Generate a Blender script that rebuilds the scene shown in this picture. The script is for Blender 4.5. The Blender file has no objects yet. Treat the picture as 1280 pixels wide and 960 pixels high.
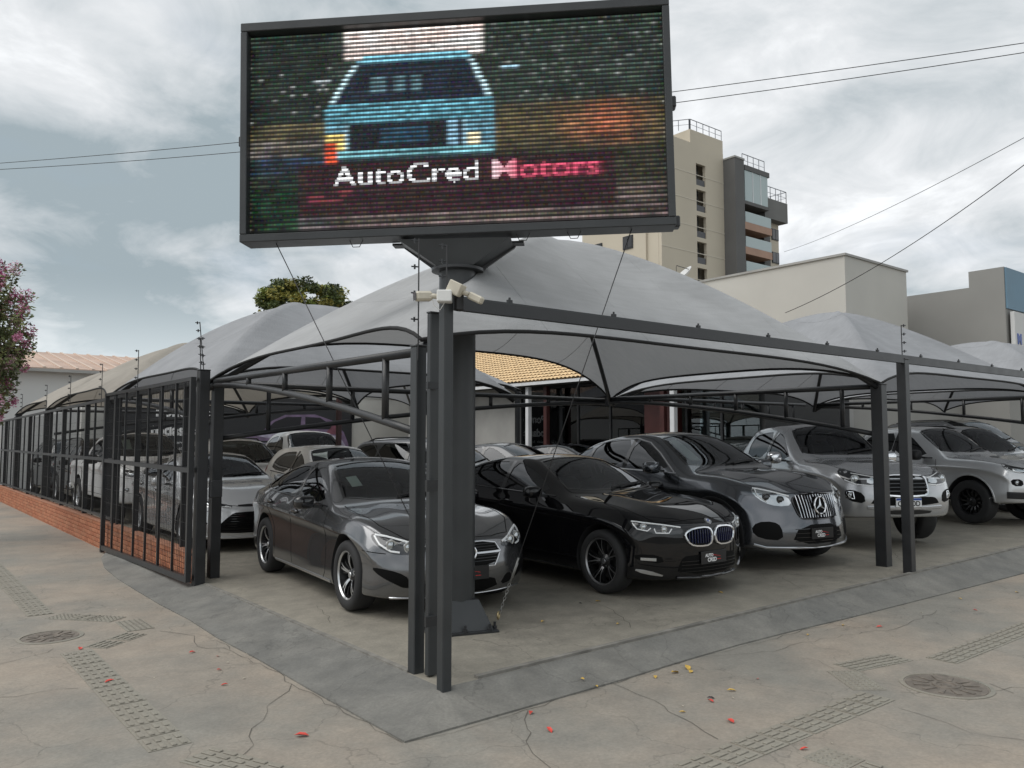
import bpy, bmesh, math, random
import numpy as np
from mathutils import Vector, Matrix, geometry
from mathutils.bvhtree import BVHTree
from math import sin, cos, pi, radians, sqrt, atan2, tan

SC = bpy.context.scene
COL = SC.collection
RND = random.Random(7)

# ------------------------------------------------------------------ camera
CAM = Vector((-3.054, -4.555, 1.65))
HEAD = radians(51.3)                       # angle of the view from the frontage (X axis)
PITCH = math.atan(70 / 1000.0)
cd = bpy.data.cameras.new('camera')
cd.sensor_width = 36.0
cd.lens = 36.0 * 1000 / 1280
cd.clip_start = 0.05
cd.clip_end = 3000
cam = bpy.data.objects.new('camera', cd)
COL.objects.link(cam)
cam.location = CAM
cam.rotation_euler = (pi / 2 + PITCH, 0, HEAD - pi / 2)
SC.camera = cam

# ------------------------------------------------------------------ sky, sun, exposure
SKY_OFF = (-3.66, 4.51, 4.93)
SUN_EL, SUN_AZ = radians(56), radians(288)
def build_world():
    w = bpy.data.worlds.new('World')
    SC.world = w
    w.use_nodes = True
    nt = w.node_tree
    nt.nodes.clear()
    N = nt.nodes.new
    L = nt.links.new
    out = N('ShaderNodeOutputWorld')
    bg = N('ShaderNodeBackground')
    bg.inputs['Strength'].default_value = 0.1
    sky = N('ShaderNodeTexSky')
    sky.sky_type = 'NISHITA'
    sky.sun_disc = False
    sky.sun_elevation = SUN_EL
    sky.sun_rotation = SUN_AZ
    tc = N('ShaderNodeTexCoord')
    sep = N('ShaderNodeSeparateXYZ')
    L(tc.outputs['Generated'], sep.inputs[0])
    mz = N('ShaderNodeMath'); mz.operation = 'MAXIMUM'; mz.inputs[1].default_value = 0.0
    L(sep.outputs['Z'], mz.inputs[0])
    az = N('ShaderNodeMath'); az.operation = 'ADD'; az.inputs[1].default_value = 0.22
    L(mz.outputs[0], az.inputs[0])
    dx = N('ShaderNodeMath'); dx.operation = 'DIVIDE'
    dy = N('ShaderNodeMath'); dy.operation = 'DIVIDE'
    L(sep.outputs['X'], dx.inputs[0]); L(az.outputs[0], dx.inputs[1])
    L(sep.outputs['Y'], dy.inputs[0]); L(az.outputs[0], dy.inputs[1])
    cmb = N('ShaderNodeCombineXYZ')
    L(dx.outputs[0], cmb.inputs['X']); L(dy.outputs[0], cmb.inputs['Y'])
    # cloud thickness, two layers of noise on a flat cloud deck
    mp = N('ShaderNodeMapping'); mp.inputs['Location'].default_value = SKY_OFF
    L(cmb.outputs[0], mp.inputs['Vector'])
    n1 = N('ShaderNodeTexNoise'); n1.inputs['Scale'].default_value = 0.85
    n1.inputs['Detail'].default_value = 11; n1.inputs['Roughness'].default_value = 0.54
    n1.inputs['Distortion'].default_value = 0.35
    L(mp.outputs[0], n1.inputs['Vector'])
    cr = N('ShaderNodeValToRGB')
    e = cr.color_ramp.elements
    e[0].position = 0.39; e[0].color = (6.7, 6.85, 7.0, 1)
    e[1].position = 0.605; e[1].color = (2.3, 2.75, 3.0, 1)
    a = e.new(0.45); a.color = (5.2, 5.35, 5.5, 1)
    a = e.new(0.53); a.color = (3.7, 4.0, 4.2, 1)
    nb = N('ShaderNodeTexNoise'); nb.inputs['Scale'].default_value = 3.4
    nb.inputs['Detail'].default_value = 9; nb.inputs['Roughness'].default_value = 0.6; nb.inputs['Distortion'].default_value = 0.6
    L(mp.outputs[0], nb.inputs['Vector'])
    nm = N('ShaderNodeMix'); nm.data_type = 'FLOAT'; nm.inputs['Factor'].default_value = 0.30
    L(n1.outputs['Fac'], nm.inputs['A']); L(nb.outputs['Fac'], nm.inputs['B'])
    L(nm.outputs['Result'], cr.inputs['Fac'])
    # the thin bright strip of sky under the cloud deck, all round the horizon
    hz = N('ShaderNodeMapRange'); hz.interpolation_type = 'SMOOTHSTEP'
    hz.inputs['From Min'].default_value = 0.04; hz.inputs['From Max'].default_value = 0.19
    hz.inputs['To Min'].default_value = 0.6; hz.inputs['To Max'].default_value = 0.0
    L(sep.outputs['Z'], hz.inputs['Value'])
    hm = N('ShaderNodeMix'); hm.data_type = 'RGBA'
    L(hz.outputs[0], hm.inputs['Factor']); L(cr.outputs['Color'], hm.inputs['A'])
    hm.inputs['B'].default_value = (6.3, 6.8, 6.95, 1)
    # bluish breaks between the clouds
    n2 = N('ShaderNodeTexNoise'); n2.inputs['Scale'].default_value = 1.9
    n2.inputs['Detail'].default_value = 5
    mp2 = N('ShaderNodeMapping'); mp2.inputs['Location'].default_value = (7.7, 2.2, 1.0)
    L(cmb.outputs[0], mp2.inputs['Vector']); L(mp2.outputs[0], n2.inputs['Vector'])
    r2 = N('ShaderNodeMapRange')
    r2.inputs['From Min'].default_value = 0.56; r2.inputs['From Max'].default_value = 0.78
    r2.inputs['To Max'].default_value = 0.18
    L(n2.outputs['Fac'], r2.inputs['Value'])
    mix = N('ShaderNodeMix'); mix.data_type = 'RGBA'
    L(r2.outputs[0], mix.inputs['Factor'])
    L(hm.outputs['Result'], mix.inputs['A']); L(sky.outputs['Color'], mix.inputs['B'])
    L(mix.outputs['Result'], bg.inputs['Color'])
    L(bg.outputs[0], out.inputs['Surface'])
build_world()
sd = bpy.data.lights.new('sun', 'SUN')
sd.energy = 1.35
sd.angle = radians(60)
sd.color = (1.0, 0.97, 0.93)
sun = bpy.data.objects.new('sun', sd)
COL.objects.link(sun)
sun.rotation_euler = (pi / 2 - SUN_EL, 0, pi - SUN_AZ)   # the sky's sun direction
SC.view_settings.view_transform = 'Standard'
SC.view_settings.look = 'None'
SC.view_settings.exposure = 0.68
SC.view_settings.gamma = 1.0

# ------------------------------------------------------------------ materials
MATS = {}
def new_mat(name):
    m = bpy.data.materials.new(name)
    m.use_nodes = True
    b = m.node_tree.nodes['Principled BSDF']
    return m, m.node_tree, b
def simple(name, col, rough=0.5, metal=0.0, coat=0.0, spec=0.5, var=0.0, scale=6.0, bump=0.0, bscale=120.0):
    """principled material, optionally with mottled colour and fine relief"""
    if name in MATS: return MATS[name]
    m, nt, b = new_mat(name)
    b.inputs['Base Color'].default_value = (*col, 1)
    b.inputs['Roughness'].default_value = rough
    b.inputs['Metallic'].default_value = metal
    b.inputs['Coat Weight'].default_value = coat
    b.inputs['Coat Roughness'].default_value = 0.03
    b.inputs['Specular IOR Level'].default_value = spec
    if var or bump:
        tc = nt.nodes.new('ShaderNodeTexCoord')
    if var:
        n = nt.nodes.new('ShaderNodeTexNoise'); n.inputs['Scale'].default_value = scale
        n.inputs['Detail'].default_value = 6
        nt.links.new(tc.outputs['Object'], n.inputs['Vector'])
        r = nt.nodes.new('ShaderNodeValToRGB')
        r.color_ramp.elements[0].position = 0.3; r.color_ramp.elements[1].position = 0.7
        r.color_ramp.elements[0].color = (*[c * (1 - var) for c in col], 1)
        r.color_ramp.elements[1].color = (*[min(1, c * (1 + var)) for c in col], 1)
        nt.links.new(n.outputs['Fac'], r.inputs['Fac'])
        nt.links.new(r.outputs['Color'], b.inputs['Base Color'])
        rr = nt.nodes.new('ShaderNodeMapRange')
        rr.inputs['To Min'].default_value = max(0.02, rough - 0.1); rr.inputs['To Max'].default_value = min(1, rough + 0.1)
        nt.links.new(n.outputs['Fac'], rr.inputs['Value'])
        nt.links.new(rr.outputs[0], b.inputs['Roughness'])
    if bump:
        n = nt.nodes.new('ShaderNodeTexNoise'); n.inputs['Scale'].default_value = bscale
        n.inputs['Detail'].default_value = 4
        nt.links.new(tc.outputs['Object'], n.inputs['Vector'])
        bm_ = nt.nodes.new('ShaderNodeBump'); bm_.inputs['Strength'].default_value = bump
        bm_.inputs['Distance'].default_value = 0.01
        nt.links.new(n.outputs['Fac'], bm_.inputs['Height'])
        nt.links.new(bm_.outputs[0], b.inputs['Normal'])
    MATS[name] = m
    return m
def paint(name, col, metal=0.55, rough=0.34):
    if name in MATS: return MATS[name]
    m, nt, b = new_mat(name)
    b.inputs['Metallic'].default_value = metal
    b.inputs['Roughness'].default_value = rough
    b.inputs['Specular IOR Level'].default_value = 0.0 if metal < .3 else 0.5
    b.inputs['Coat Weight'].default_value = 1.0
    b.inputs['Coat Roughness'].default_value = 0.025
    tc = nt.nodes.new('ShaderNodeTexCoord')
    n = nt.nodes.new('ShaderNodeTexNoise'); n.inputs['Scale'].default_value = 2.2; n.inputs['Detail'].default_value = 5
    nt.links.new(tc.outputs['Object'], n.inputs['Vector'])
    r = nt.nodes.new('ShaderNodeValToRGB')
    r.color_ramp.elements[0].position = 0.35; r.color_ramp.elements[1].position = 0.75
    r.color_ramp.elements[0].color = (*col, 1)
    r.color_ramp.elements[1].color = (*[c * 0.93 + 0.006 for c in col], 1)   # thin film of dust
    nt.links.new(n.outputs['Fac'], r.inputs['Fac'])
    nt.links.new(r.outputs['Color'], b.inputs['Base Color'])
    rr = nt.nodes.new('ShaderNodeMapRange')
    rr.inputs['To Min'].default_value = 0.0; rr.inputs['To Max'].default_value = 0.025
    nt.links.new(n.outputs['Fac'], rr.inputs['Value'])
    nt.links.new(rr.outputs[0], b.inputs['Coat Roughness'])
    MATS[name] = m
    return m
def glass_mat(name, tint, rough=0.0):
    if name in MATS: return MATS[name]
    m = bpy.data.materials.new(name); m.use_nodes = True
    nt = m.node_tree; nt.nodes.clear()
    o = nt.nodes.new('ShaderNodeOutputMaterial')
    t = nt.nodes.new('ShaderNodeBsdfTransparent'); t.inputs['Color'].default_value = (*tint, 1)
    g = nt.nodes.new('ShaderNodeBsdfGlossy'); g.inputs['Roughness'].default_value = rough
    g.inputs['Color'].default_value = (0.95, 0.97, 1, 1)
    f = nt.nodes.new('ShaderNodeFresnel'); f.inputs['IOR'].default_value = 1.62
    x = nt.nodes.new('ShaderNodeMixShader')
    nt.links.new(f.outputs[0], x.inputs['Fac']); nt.links.new(t.outputs[0], x.inputs[1]); nt.links.new(g.outputs[0], x.inputs[2])
    nt.links.new(x.outputs[0], o.inputs['Surface'])
    MATS[name] = m
    return m

# ------------------------------------------------------------------ helpers
def mesh_obj(name, verts, faces, mat=None, parent=None, smooth=False, mats=None, fmat=None, loc=None):
    me = bpy.data.meshes.new(name)
    me.from_pydata([tuple(v) for v in verts], [], [tuple(f) for f in faces])
    for m in (mats or ([mat] if mat else [])): me.materials.append(m)
    if fmat is not None: me.polygons.foreach_set('material_index', fmat)
    if smooth: me.polygons.foreach_set('use_smooth', [True] * len(me.polygons))
    me.update()
    o = bpy.data.objects.new(name, me)
    COL.objects.link(o)
    if parent: o.parent = parent
    if loc is not None: o.location = loc
    return o
def share(name, o, parent=None, mat4=None):
    c = bpy.data.objects.new(name, o.data if hasattr(o, 'data') else o)
    COL.objects.link(c)
    if parent: c.parent = parent
    if mat4 is not None: c.matrix_basis = mat4
    return c
def tag(o, label=None, cat=None, group=None, kind=None):
    if label: o['label'] = label
    if cat: o['category'] = cat
    if group: o['group'] = group
    if kind: o['kind'] = kind
    return o
def empty(name, loc=(0, 0, 0), rz=0.0, label=None, cat=None, group=None):
    o = bpy.data.objects.new(name, None)
    o.empty_display_size = 0.2
    COL.objects.link(o)
    o.location = loc
    o.rotation_euler = (0, 0, rz)
    return tag(o, label, cat, group)
class MB:
    """collects boxes, bars and tubes; build() links them as one mesh"""
    def __init__(s): s.v = []; s.f = []; s.m = []
    def add(s, vs, fs, mi=0):
        n = len(s.v); s.v += [tuple(v) for v in vs]
        s.f += [tuple(i + n for i in f) for f in fs]; s.m += [mi] * len(fs)
    def box(s, x0, x1, y0, y1, z0, z1, mi=0, M=None, bev=0.0):
        if bev > 0:
            b = min(bev, (x1 - x0) * .45, (y1 - y0) * .45, (z1 - z0) * .45)
            bm = bmesh.new()
            bmesh.ops.create_cube(bm, size=1)
            for v in bm.verts:
                v.co = ((x0 + x1) / 2 + v.co.x * (x1 - x0), (y0 + y1) / 2 + v.co.y * (y1 - y0), (z0 + z1) / 2 + v.co.z * (z1 - z0))
            bmesh.ops.bevel(bm, geom=bm.edges[:], offset=b, segments=1, affect='EDGES')
            bm.verts.index_update()
            vs = [v.co.copy() for v in bm.verts]; fs = [[v.index for v in f.verts] for f in bm.faces]
            bm.free()
        else:
            vs = [(x, y, z) for x in (x0, x1) for y in (y0, y1) for z in (z0, z1)]
            fs = [(0, 1, 3, 2), (4, 6, 7, 5), (0, 4, 5, 1), (2, 3, 7, 6), (0, 2, 6, 4), (1, 5, 7, 3)]
            vs = [Vector(v) for v in vs]
        if M is not None: vs = [M @ Vector(v) for v in vs]
        s.add(vs, fs, mi)
    def bar(s, a, b, w, h=None, mi=0, up=(0, 0, 1)):
        a = Vector(a); b = Vector(b); h = h or w
        t = (b - a).normalized(); u = Vector(up)
        if abs(t.dot(u)) > 0.98: u = Vector((1, 0, 0))
        r = t.cross(u).normalized(); u = r.cross(t)
        vs = [p + r * sx * w / 2 + u * sz * h / 2 for p in (a, b) for sx, sz in ((-1, -1), (1, -1), (1, 1), (-1, 1))]
        s.add(vs, [(3, 2, 1, 0), (4, 5, 6, 7), (0, 1, 5, 4), (1, 2, 6, 5), (2, 3, 7, 6), (3, 0, 4, 7)], mi)
    def tube(s, pts, r, n=8, mi=0, caps=True):
        pts = [Vector(p) for p in pts]
        rs = r if isinstance(r, (list, tuple)) else [r] * len(pts)
        rings = []; prev = None
        for i, p in enumerate(pts):
            t = (pts[min(i + 1, len(pts) - 1)] - pts[max(i - 1, 0)]).normalized()
            if prev is None:
                u = Vector((0, 0, 1)) if abs(t.z) < 0.9 else Vector((1, 0, 0))
            else: u = prev
            a = (u - t * u.dot(t)).normalized(); b = t.cross(a); prev = a
            rings.append([p + (a * cos(2 * pi * k / n) + b * sin(2 * pi * k / n)) * rs[i] for k in range(n)])
        vs = [v for rg in rings for v in rg]; fs = []
        for i in range(len(pts) - 1):
            for k in range(n):
                k2 = (k + 1) % n
                fs.append((i * n + k, i * n + k2, (i + 1) * n + k2, (i + 1) * n + k))
        if caps:
            fs.append(tuple(range(n - 1, -1, -1))); m = (len(pts) - 1) * n; fs.append(tuple(m + k for k in range(n)))
        s.add(vs, fs, mi)
    def lathe(s, prof, n=24, M=None, mi=0, axis='Z', closed=False):
        vs = []
        for (r, h) in prof:
            for k in range(n):
                a = 2 * pi * k / n
                p = (r * cos(a), r * sin(a), h) if axis == 'Z' else (r * cos(a), h, r * sin(a))
                vs.append(M @ Vector(p) if M is not None else Vector(p))
        fs = []; m = len(prof)
        for i in range(m if closed else m - 1):
            j = (i + 1) % m
            for k in range(n):
                k2 = (k + 1) % n
                f = (i * n + k, i * n + k2, j * n + k2, j * n + k)
                fs.append(f if axis == 'Z' else f[::-1])
        s.add(vs, fs, mi)
    def build(s, name, mat=None, parent=None, smooth=False, mats=None, loc=None, sharp=None):
        o = mesh_obj(name, s.v, s.f, mat, parent, smooth or sharp is not None, mats, s.m if mats else None, loc)
        if sharp is not None: o.data.set_sharp_from_angle(angle=radians(sharp))
        return o
def pchip(pts):
    """monotone cubic through (x, y) points; flat extrapolation"""
    pts = sorted(pts); X = [p[0] for p in pts]; Y = [p[1] for p in pts]; n = len(X)
    if n == 1: return lambda x: Y[0]
    h = [X[i + 1] - X[i] for i in range(n - 1)]; d = [(Y[i + 1] - Y[i]) / h[i] for i in range(n - 1)]
    m = [0.0] * n; m[0] = d[0]; m[-1] = d[-1]
    for i in range(1, n - 1):
        if d[i - 1] * d[i] > 0:
            w1 = 2 * h[i] + h[i - 1]; w2 = h[i] + 2 * h[i - 1]
            m[i] = (w1 + w2) / (w1 / d[i - 1] + w2 / d[i])
    def f(x):
        if x <= X[0]: return Y[0]
        if x >= X[-1]: return Y[-1]
        i = 0
        while x > X[i + 1]: i += 1
        t = (x - X[i]) / h[i]
        return ((1 + 2 * t) * (1 - t) ** 2 * Y[i] + t * (1 - t) ** 2 * h[i] * m[i] + t * t * (3 - 2 * t) * Y[i + 1] + t * t * (t - 1) * h[i] * m[i + 1])
    return f
_FONTC = {}
def text_mesh(txt, size=1.0, extrude=0.0, align='LEFT', bold=0.0):
    key = (txt, size, extrude, align, bold)
    if key in _FONTC: return _FONTC[key]
    c = bpy.data.curves.new('lettering', 'FONT')
    c.body = txt; c.size = size; c.extrude = extrude; c.align_x = align; c.offset = bold
    o = bpy.data.objects.new('lettering', c); COL.objects.link(o)
    dg = bpy.context.evaluated_depsgraph_get(); dg.update()
    me = bpy.data.meshes.new_from_object(o.evaluated_get(dg), depsgraph=dg)
    bpy.data.objects.remove(o); bpy.data.curves.remove(c)
    me.materials.clear()
    _FONTC[key] = me
    return me
# ------------------------------------------------------------------ cars
def mats_car():
    simple('tyre_rubber', (0.018, 0.018, 0.019), 0.75, bump=0.15, bscale=60)
    simple('black_plastic', (0.014, 0.014, 0.015), 0.5)
    simple('gloss_black', (0.006, 0.006, 0.007), 0.12, coat=0.6)
    simple('gap_black', (0.004, 0.004, 0.004), 0.9, spec=0.1)
    simple('cabin_dark', (0.03, 0.03, 0.031), 0.85, spec=0.2)
    simple('seat_leather', (0.11, 0.105, 0.10), 0.55)
    simple('chrome', (0.82, 0.83, 0.85), 0.1, metal=1.0)
    simple('satin_chrome', (0.62, 0.63, 0.65), 0.28, metal=1.0)
    simple('alloy_silver', (0.62, 0.63, 0.64), 0.3, metal=0.9)
    simple('alloy_black', (0.012, 0.012, 0.013), 0.3, metal=0.2, coat=0.4)
    simple('alloy_grey', (0.2, 0.2, 0.21), 0.35, metal=0.8)
    simple('alloy_edge', (0.34, 0.34, 0.35), 0.3, metal=0.85)
    simple('brake_steel', (0.10, 0.098, 0.095), 0.5, metal=0.8)
    simple('lamp_dark', (0.03, 0.032, 0.035), 0.18, metal=0.6, coat=1.0)
    simple('lamp_clear', (0.55, 0.58, 0.6), 0.12, metal=0.85, coat=1.0)
    simple('lamp_white', (0.85, 0.87, 0.88), 0.2, coat=1.0)
    simple('lamp_amber', (0.7, 0.22, 0.03), 0.2, coat=1.0)
    simple('lamp_red', (0.35, 0.01, 0.012), 0.15, coat=1.0)
    simple('plate_white', (0.75, 0.76, 0.76), 0.4)
    simple('plate_black', (0.01, 0.01, 0.011), 0.35)
    simple('plate_blue', (0.02, 0.07, 0.32), 0.4)
    simple('ink_black', (0.02, 0.02, 0.02), 0.5)
    simple('ink_white', (0.8, 0.8, 0.8), 0.5)
    simple('ink_red', (0.6, 0.02, 0.02), 0.5)
    simple('paper_white', (0.8, 0.83, 0.82), 0.7)
    simple('mesh_black', (0.004, 0.004, 0.004), 0.6, spec=0.12)
    glass_mat('windscreen_glass', (0.55, 0.62, 0.59))
    glass_mat('tinted_glass', (0.10, 0.11, 0.11))
mats_car()
FR7 = [-1, -.8, -.5, -.2, .2, .5, .8, 1]
NR = 9            # points up one side of a cross-section; the last is the roof edge

class Shell:
    """smooth base surface of a car body; features are laid onto it by casting rays"""
    def __init__(s, sp):
        s.sp = sp
        s.top = pchip(sp['top']); s.belt = pchip(sp['belt']); s.W = pchip(sp['W']); s.z0 = pchip(sp['z0'])
        s.nose = max(p[0] for p in sp['top']); s.tail = min(p[0] for p in sp['top'])
        s.xc = s.nose - 0.9; s.xr = s.tail + 0.9
        xs = set(round(s.tail + (s.nose - s.tail) * i / sp.get('ns', 24), 3) for i in range(sp.get('ns', 24) + 1))
        for p in sp['top'][1:-1]:
            xs = {x for x in xs if abs(x - p[0]) > 0.06 or x in (round(s.tail, 3), round(s.nose, 3))}; xs.add(p[0])
        xs = sorted(xs)
        verts = []; idx = {}
        def vid(i, tagk, p):
            k = (i, tagk)
            if k not in idx: idx[k] = len(verts); verts.append(s.deform(p, i == 0, i == len(xs) - 1))
            return idx[k]
        rings = []
        for i, x in enumerate(xs):
            rows, zc = s.section(x)
            L_ = [vid(i, ('L', r), (x, y, z)) for r, (y, z) in enumerate(rows)]
            R_ = [vid(i, ('R', r), (x, -y, z)) for r, (y, z) in enumerate(rows)]
            y6, z6 = rows[NR - 1]; y0, z0_ = rows[0]; hd = s.dome(x)
            T = [vid(i, ('T', j), (x, y6 * f, z6 + (zc - z6) * (1 - f * f) + (hd if abs(f) == .5 else -hd * .5 if abs(f) == .8 else 0))) for j, f in enumerate(FR7) if abs(f) < 1]
            B = [vid(i, ('B', j), (x, y0 * f, z0_ - 0.0 * (1 - f * f))) for j, f in enumerate(FR7) if abs(f) < 1]
            # loop: right side up, across top to the left, left down, across the bottom
            rings.append(R_ + T + L_[::-1] + B[::-1])
        faces = []
        n = len(rings[0])
        for i in range(len(xs) - 1):
            for k in range(n):
                k2 = (k + 1) % n
                faces.append((rings[i][k], rings[i + 1][k], rings[i + 1][k2], rings[i][k2]))
        for i, flip in ((0, False), (len(xs) - 1, True)):
            rows, zc = s.section(xs[i])
            grid = []
            for r, (y, z) in enumerate(rows):
                row = []
                for j, f in enumerate(FR7):
                    if f == -1: row.append(idx[(i, ('R', r))])
                    elif f == 1: row.append(idx[(i, ('L', r))])
                    elif r == NR - 1: row.append(idx[(i, ('T', j))])
                    elif r == 0: row.append(idx[(i, ('B', j))])
                    else: row.append(vid(i, ('C', r, j), (xs[i], y * f, z)))
                grid.append(row)
            for r in range(NR - 1):
                for j in range(len(FR7) - 1):
                    f = (grid[r][j], grid[r][j + 1], grid[r + 1][j + 1], grid[r + 1][j])
                    faces.append(f if flip else f[::-1])
        me = bpy.data.meshes.new('shell'); me.from_pydata(verts, [], faces)
        # semi-sharp creases along shoulder, belt, roof edge, bonnet folds and sill
        nt_ = len(FR7) - 2; cr = {}
        kk = {5: .62, 6: .45, 8: .35, 1: .45}
        idxs = {k: v for k, v in kk.items()}
        for k, v in kk.items(): idxs[2 * NR + nt_ - 1 - k] = v
        for j, f in enumerate(FR7[1:-1]):
            if abs(f) == .5: idxs[NR + j] = .5
        for i in range(len(xs) - 1):
            for k, v in idxs.items():
                if NR <= k < NR + nt_ and not (s.sp['windscreen'][0][0] - .05 < xs[i]): continue
                cr[frozenset((rings[i][k], rings[i + 1][k]))] = v
        at_c = me.attributes.new('crease_edge', 'FLOAT', 'EDGE')
        at_c.data.foreach_set('value', [cr.get(frozenset(e.vertices), 0.0) for e in me.edges])
        o = bpy.data.objects.new('shell', me); COL.objects.link(o)
        md = o.modifiers.new('sub', 'SUBSURF'); md.levels = sp.get('sub', 2); md.render_levels = md.levels
        dg = bpy.context.evaluated_depsgraph_get(); dg.update()
        s.me = bpy.data.meshes.new_from_object(o.evaluated_get(dg), depsgraph=dg)
        bpy.data.objects.remove(o); bpy.data.meshes.remove(me)
        bm = bmesh.new(); bm.from_mesh(s.me)
        bmesh.ops.recalc_face_normals(bm, faces=bm.faces); bm.to_mesh(s.me)
        bmesh.ops.triangulate(bm, faces=bm.faces)
        bm.normal_update(); bm.verts.ensure_lookup_table()
        s.V = [v.co.copy() for v in bm.verts]; s.N = [v.normal.copy() for v in bm.verts]
        s.T = [tuple(v.index for v in f.verts) for f in bm.faces]
        bm.free()
        s.bvh = BVHTree.FromPolygons(s.V, s.T)
    def dome(s, x):
        d = s.sp.get('dome', .014); x0 = s.sp['windscreen'][0][0] + .1; x1 = s.nose - .2
        return d * sin(pi * min(1, max(0, (x - x0) / (x1 - x0)))) ** .5 if x0 < x < x1 else 0.0
    def section(s, x):
        sp = s.sp
        W = s.W(x); z0 = s.z0(x); zc = s.top(x); zb = min(s.belt(x), zc - 0.015)
        h = zc - zb
        yb = W * sp.get('beltw', .945)
        y6 = yb - (.085 + sp.get('tumble', .34) * h); z6 = zc - min(sp.get('crown', .05), .45 * h)
        sh = sp.get('shoulder', .14)
        zs = max(zb - sh, z0 + .22)
        ms = sp.get('mid', .972); c_ = sp.get('crease', .02)
        rows = [(.88 * W, z0), (.958 * W, z0 + .03), (W * (ms + .012), z0 + .13), (W * ms - .004, z0 + .55 * (zs - z0)), (W * .985 - c_, zs - .075), (W, zs), (yb, zb - .012),
                ((yb + y6) / 2 + .035 * min(1, h / .35), (zb + z6) / 2 + .01), (y6, z6)]
        return rows, zc
    def deform(s, p, a, b):
        x, y, z = p; sp = s.sp
        W = s.W(x)
        t = (x - (s.nose - sp.get('nlen', .8))) / sp.get('nlen', .8)
        if t > 0:
            x -= t ** 1.6 * (sp.get('nplan', .36) * min(1, abs(y) / W) ** 2.7 + s.rake_f(z))
        t = ((s.tail + .6) - x) / .6
        if t > 0:
            x += t ** 1.6 * (sp.get('tplan', .22) * min(1, abs(y) / W) ** 3 + s.rake_r(z))
        return (x, y, z)
    def rake_f(s, z):
        if not hasattr(s, '_rf'): s._rf = pchip(s.sp.get('rake_f', [(.2, .1), (.4, 0), (.7, .03), (.9, .1)]))
        return s._rf(z)
    def rake_r(s, z):
        if not hasattr(s, '_rr'): s._rr = pchip(s.sp.get('rake_r', [(.2, .1), (.5, 0), (.8, .03), (1.2, .1)]))
        return s._rr(z)
    def at(s, org, d):
        org = Vector(org); d = Vector(d)
        co, nf, i, dist = s.bvh.ray_cast(org, d)
        if co is None:
            co, nf, i, dist = s.bvh.find_nearest(org + d * 5)
            if co is None: return org, Vector((1, 0, 0))
        return co, s.nrm(co, i)
    def nrm(s, co, i):
        a, b, c = s.T[i]
        A, B, C = s.V[a], s.V[b], s.V[c]
        v0 = B - A; v1 = C - A; v2 = co - A
        d00 = v0.dot(v0); d01 = v0.dot(v1); d11 = v1.dot(v1); d20 = v2.dot(v0); d21 = v2.dot(v1)
        den = d00 * d11 - d01 * d01
        if abs(den) < 1e-14: return s.N[a].copy()
        v = (d11 * d20 - d01 * d21) / den; w = (d00 * d21 - d01 * d20) / den
        return (s.N[a] * (1 - v - w) + s.N[b] * v + s.N[c] * w).normalized()
    # the four ways of laying a flat outline onto the shell
    def lift(s, view, a, b):
        if view == 'R': return s.at((a, -3, b), (0, 1, 0))
        if view == 'L': return s.at((a, 3, b), (0, -1, 0))
        if view == 'T': return s.at((a, b, 4), (0, 0, -1))
        if view == 'F':
            d = Vector((cos(radians(a)), sin(radians(a)), 0)); return s.at(Vector((s.xc, 0, b)) + d * 4, -d)
        if view == 'B':
            d = Vector((-cos(radians(a)), sin(radians(a)), 0)); return s.at(Vector((s.xr, 0, b)) + d * 4, -d)
def scale2(view): return (1 / 57.3, 1.0) if view in 'FB' else (1, 1)
def rounded(poly, k=2):
    """Chaikin corner cutting of a closed outline"""
    for _ in range(k):
        q = []
        for i, p in enumerate(poly):
            r = poly[(i + 1) % len(poly)]
            q += [(p[0] * .75 + r[0] * .25, p[1] * .75 + r[1] * .25), (p[0] * .25 + r[0] * .75, p[1] * .25 + r[1] * .75)]
        poly = q
    return poly
def dense(pts, step, closed, sc):
    out = []; n = len(pts)
    for i in range(n if closed else n - 1):
        p = pts[i]; q = pts[(i + 1) % n]
        d = math.hypot((q[0] - p[0]) * sc[0], (q[1] - p[1]) * sc[1]); m = max(1, int(math.ceil(d / step)))
        for k in range(m): out.append((p[0] + (q[0] - p[0]) * k / m, p[1] + (q[1] - p[1]) * k / m))
    if not closed: out.append(pts[-1])
    return out
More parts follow.
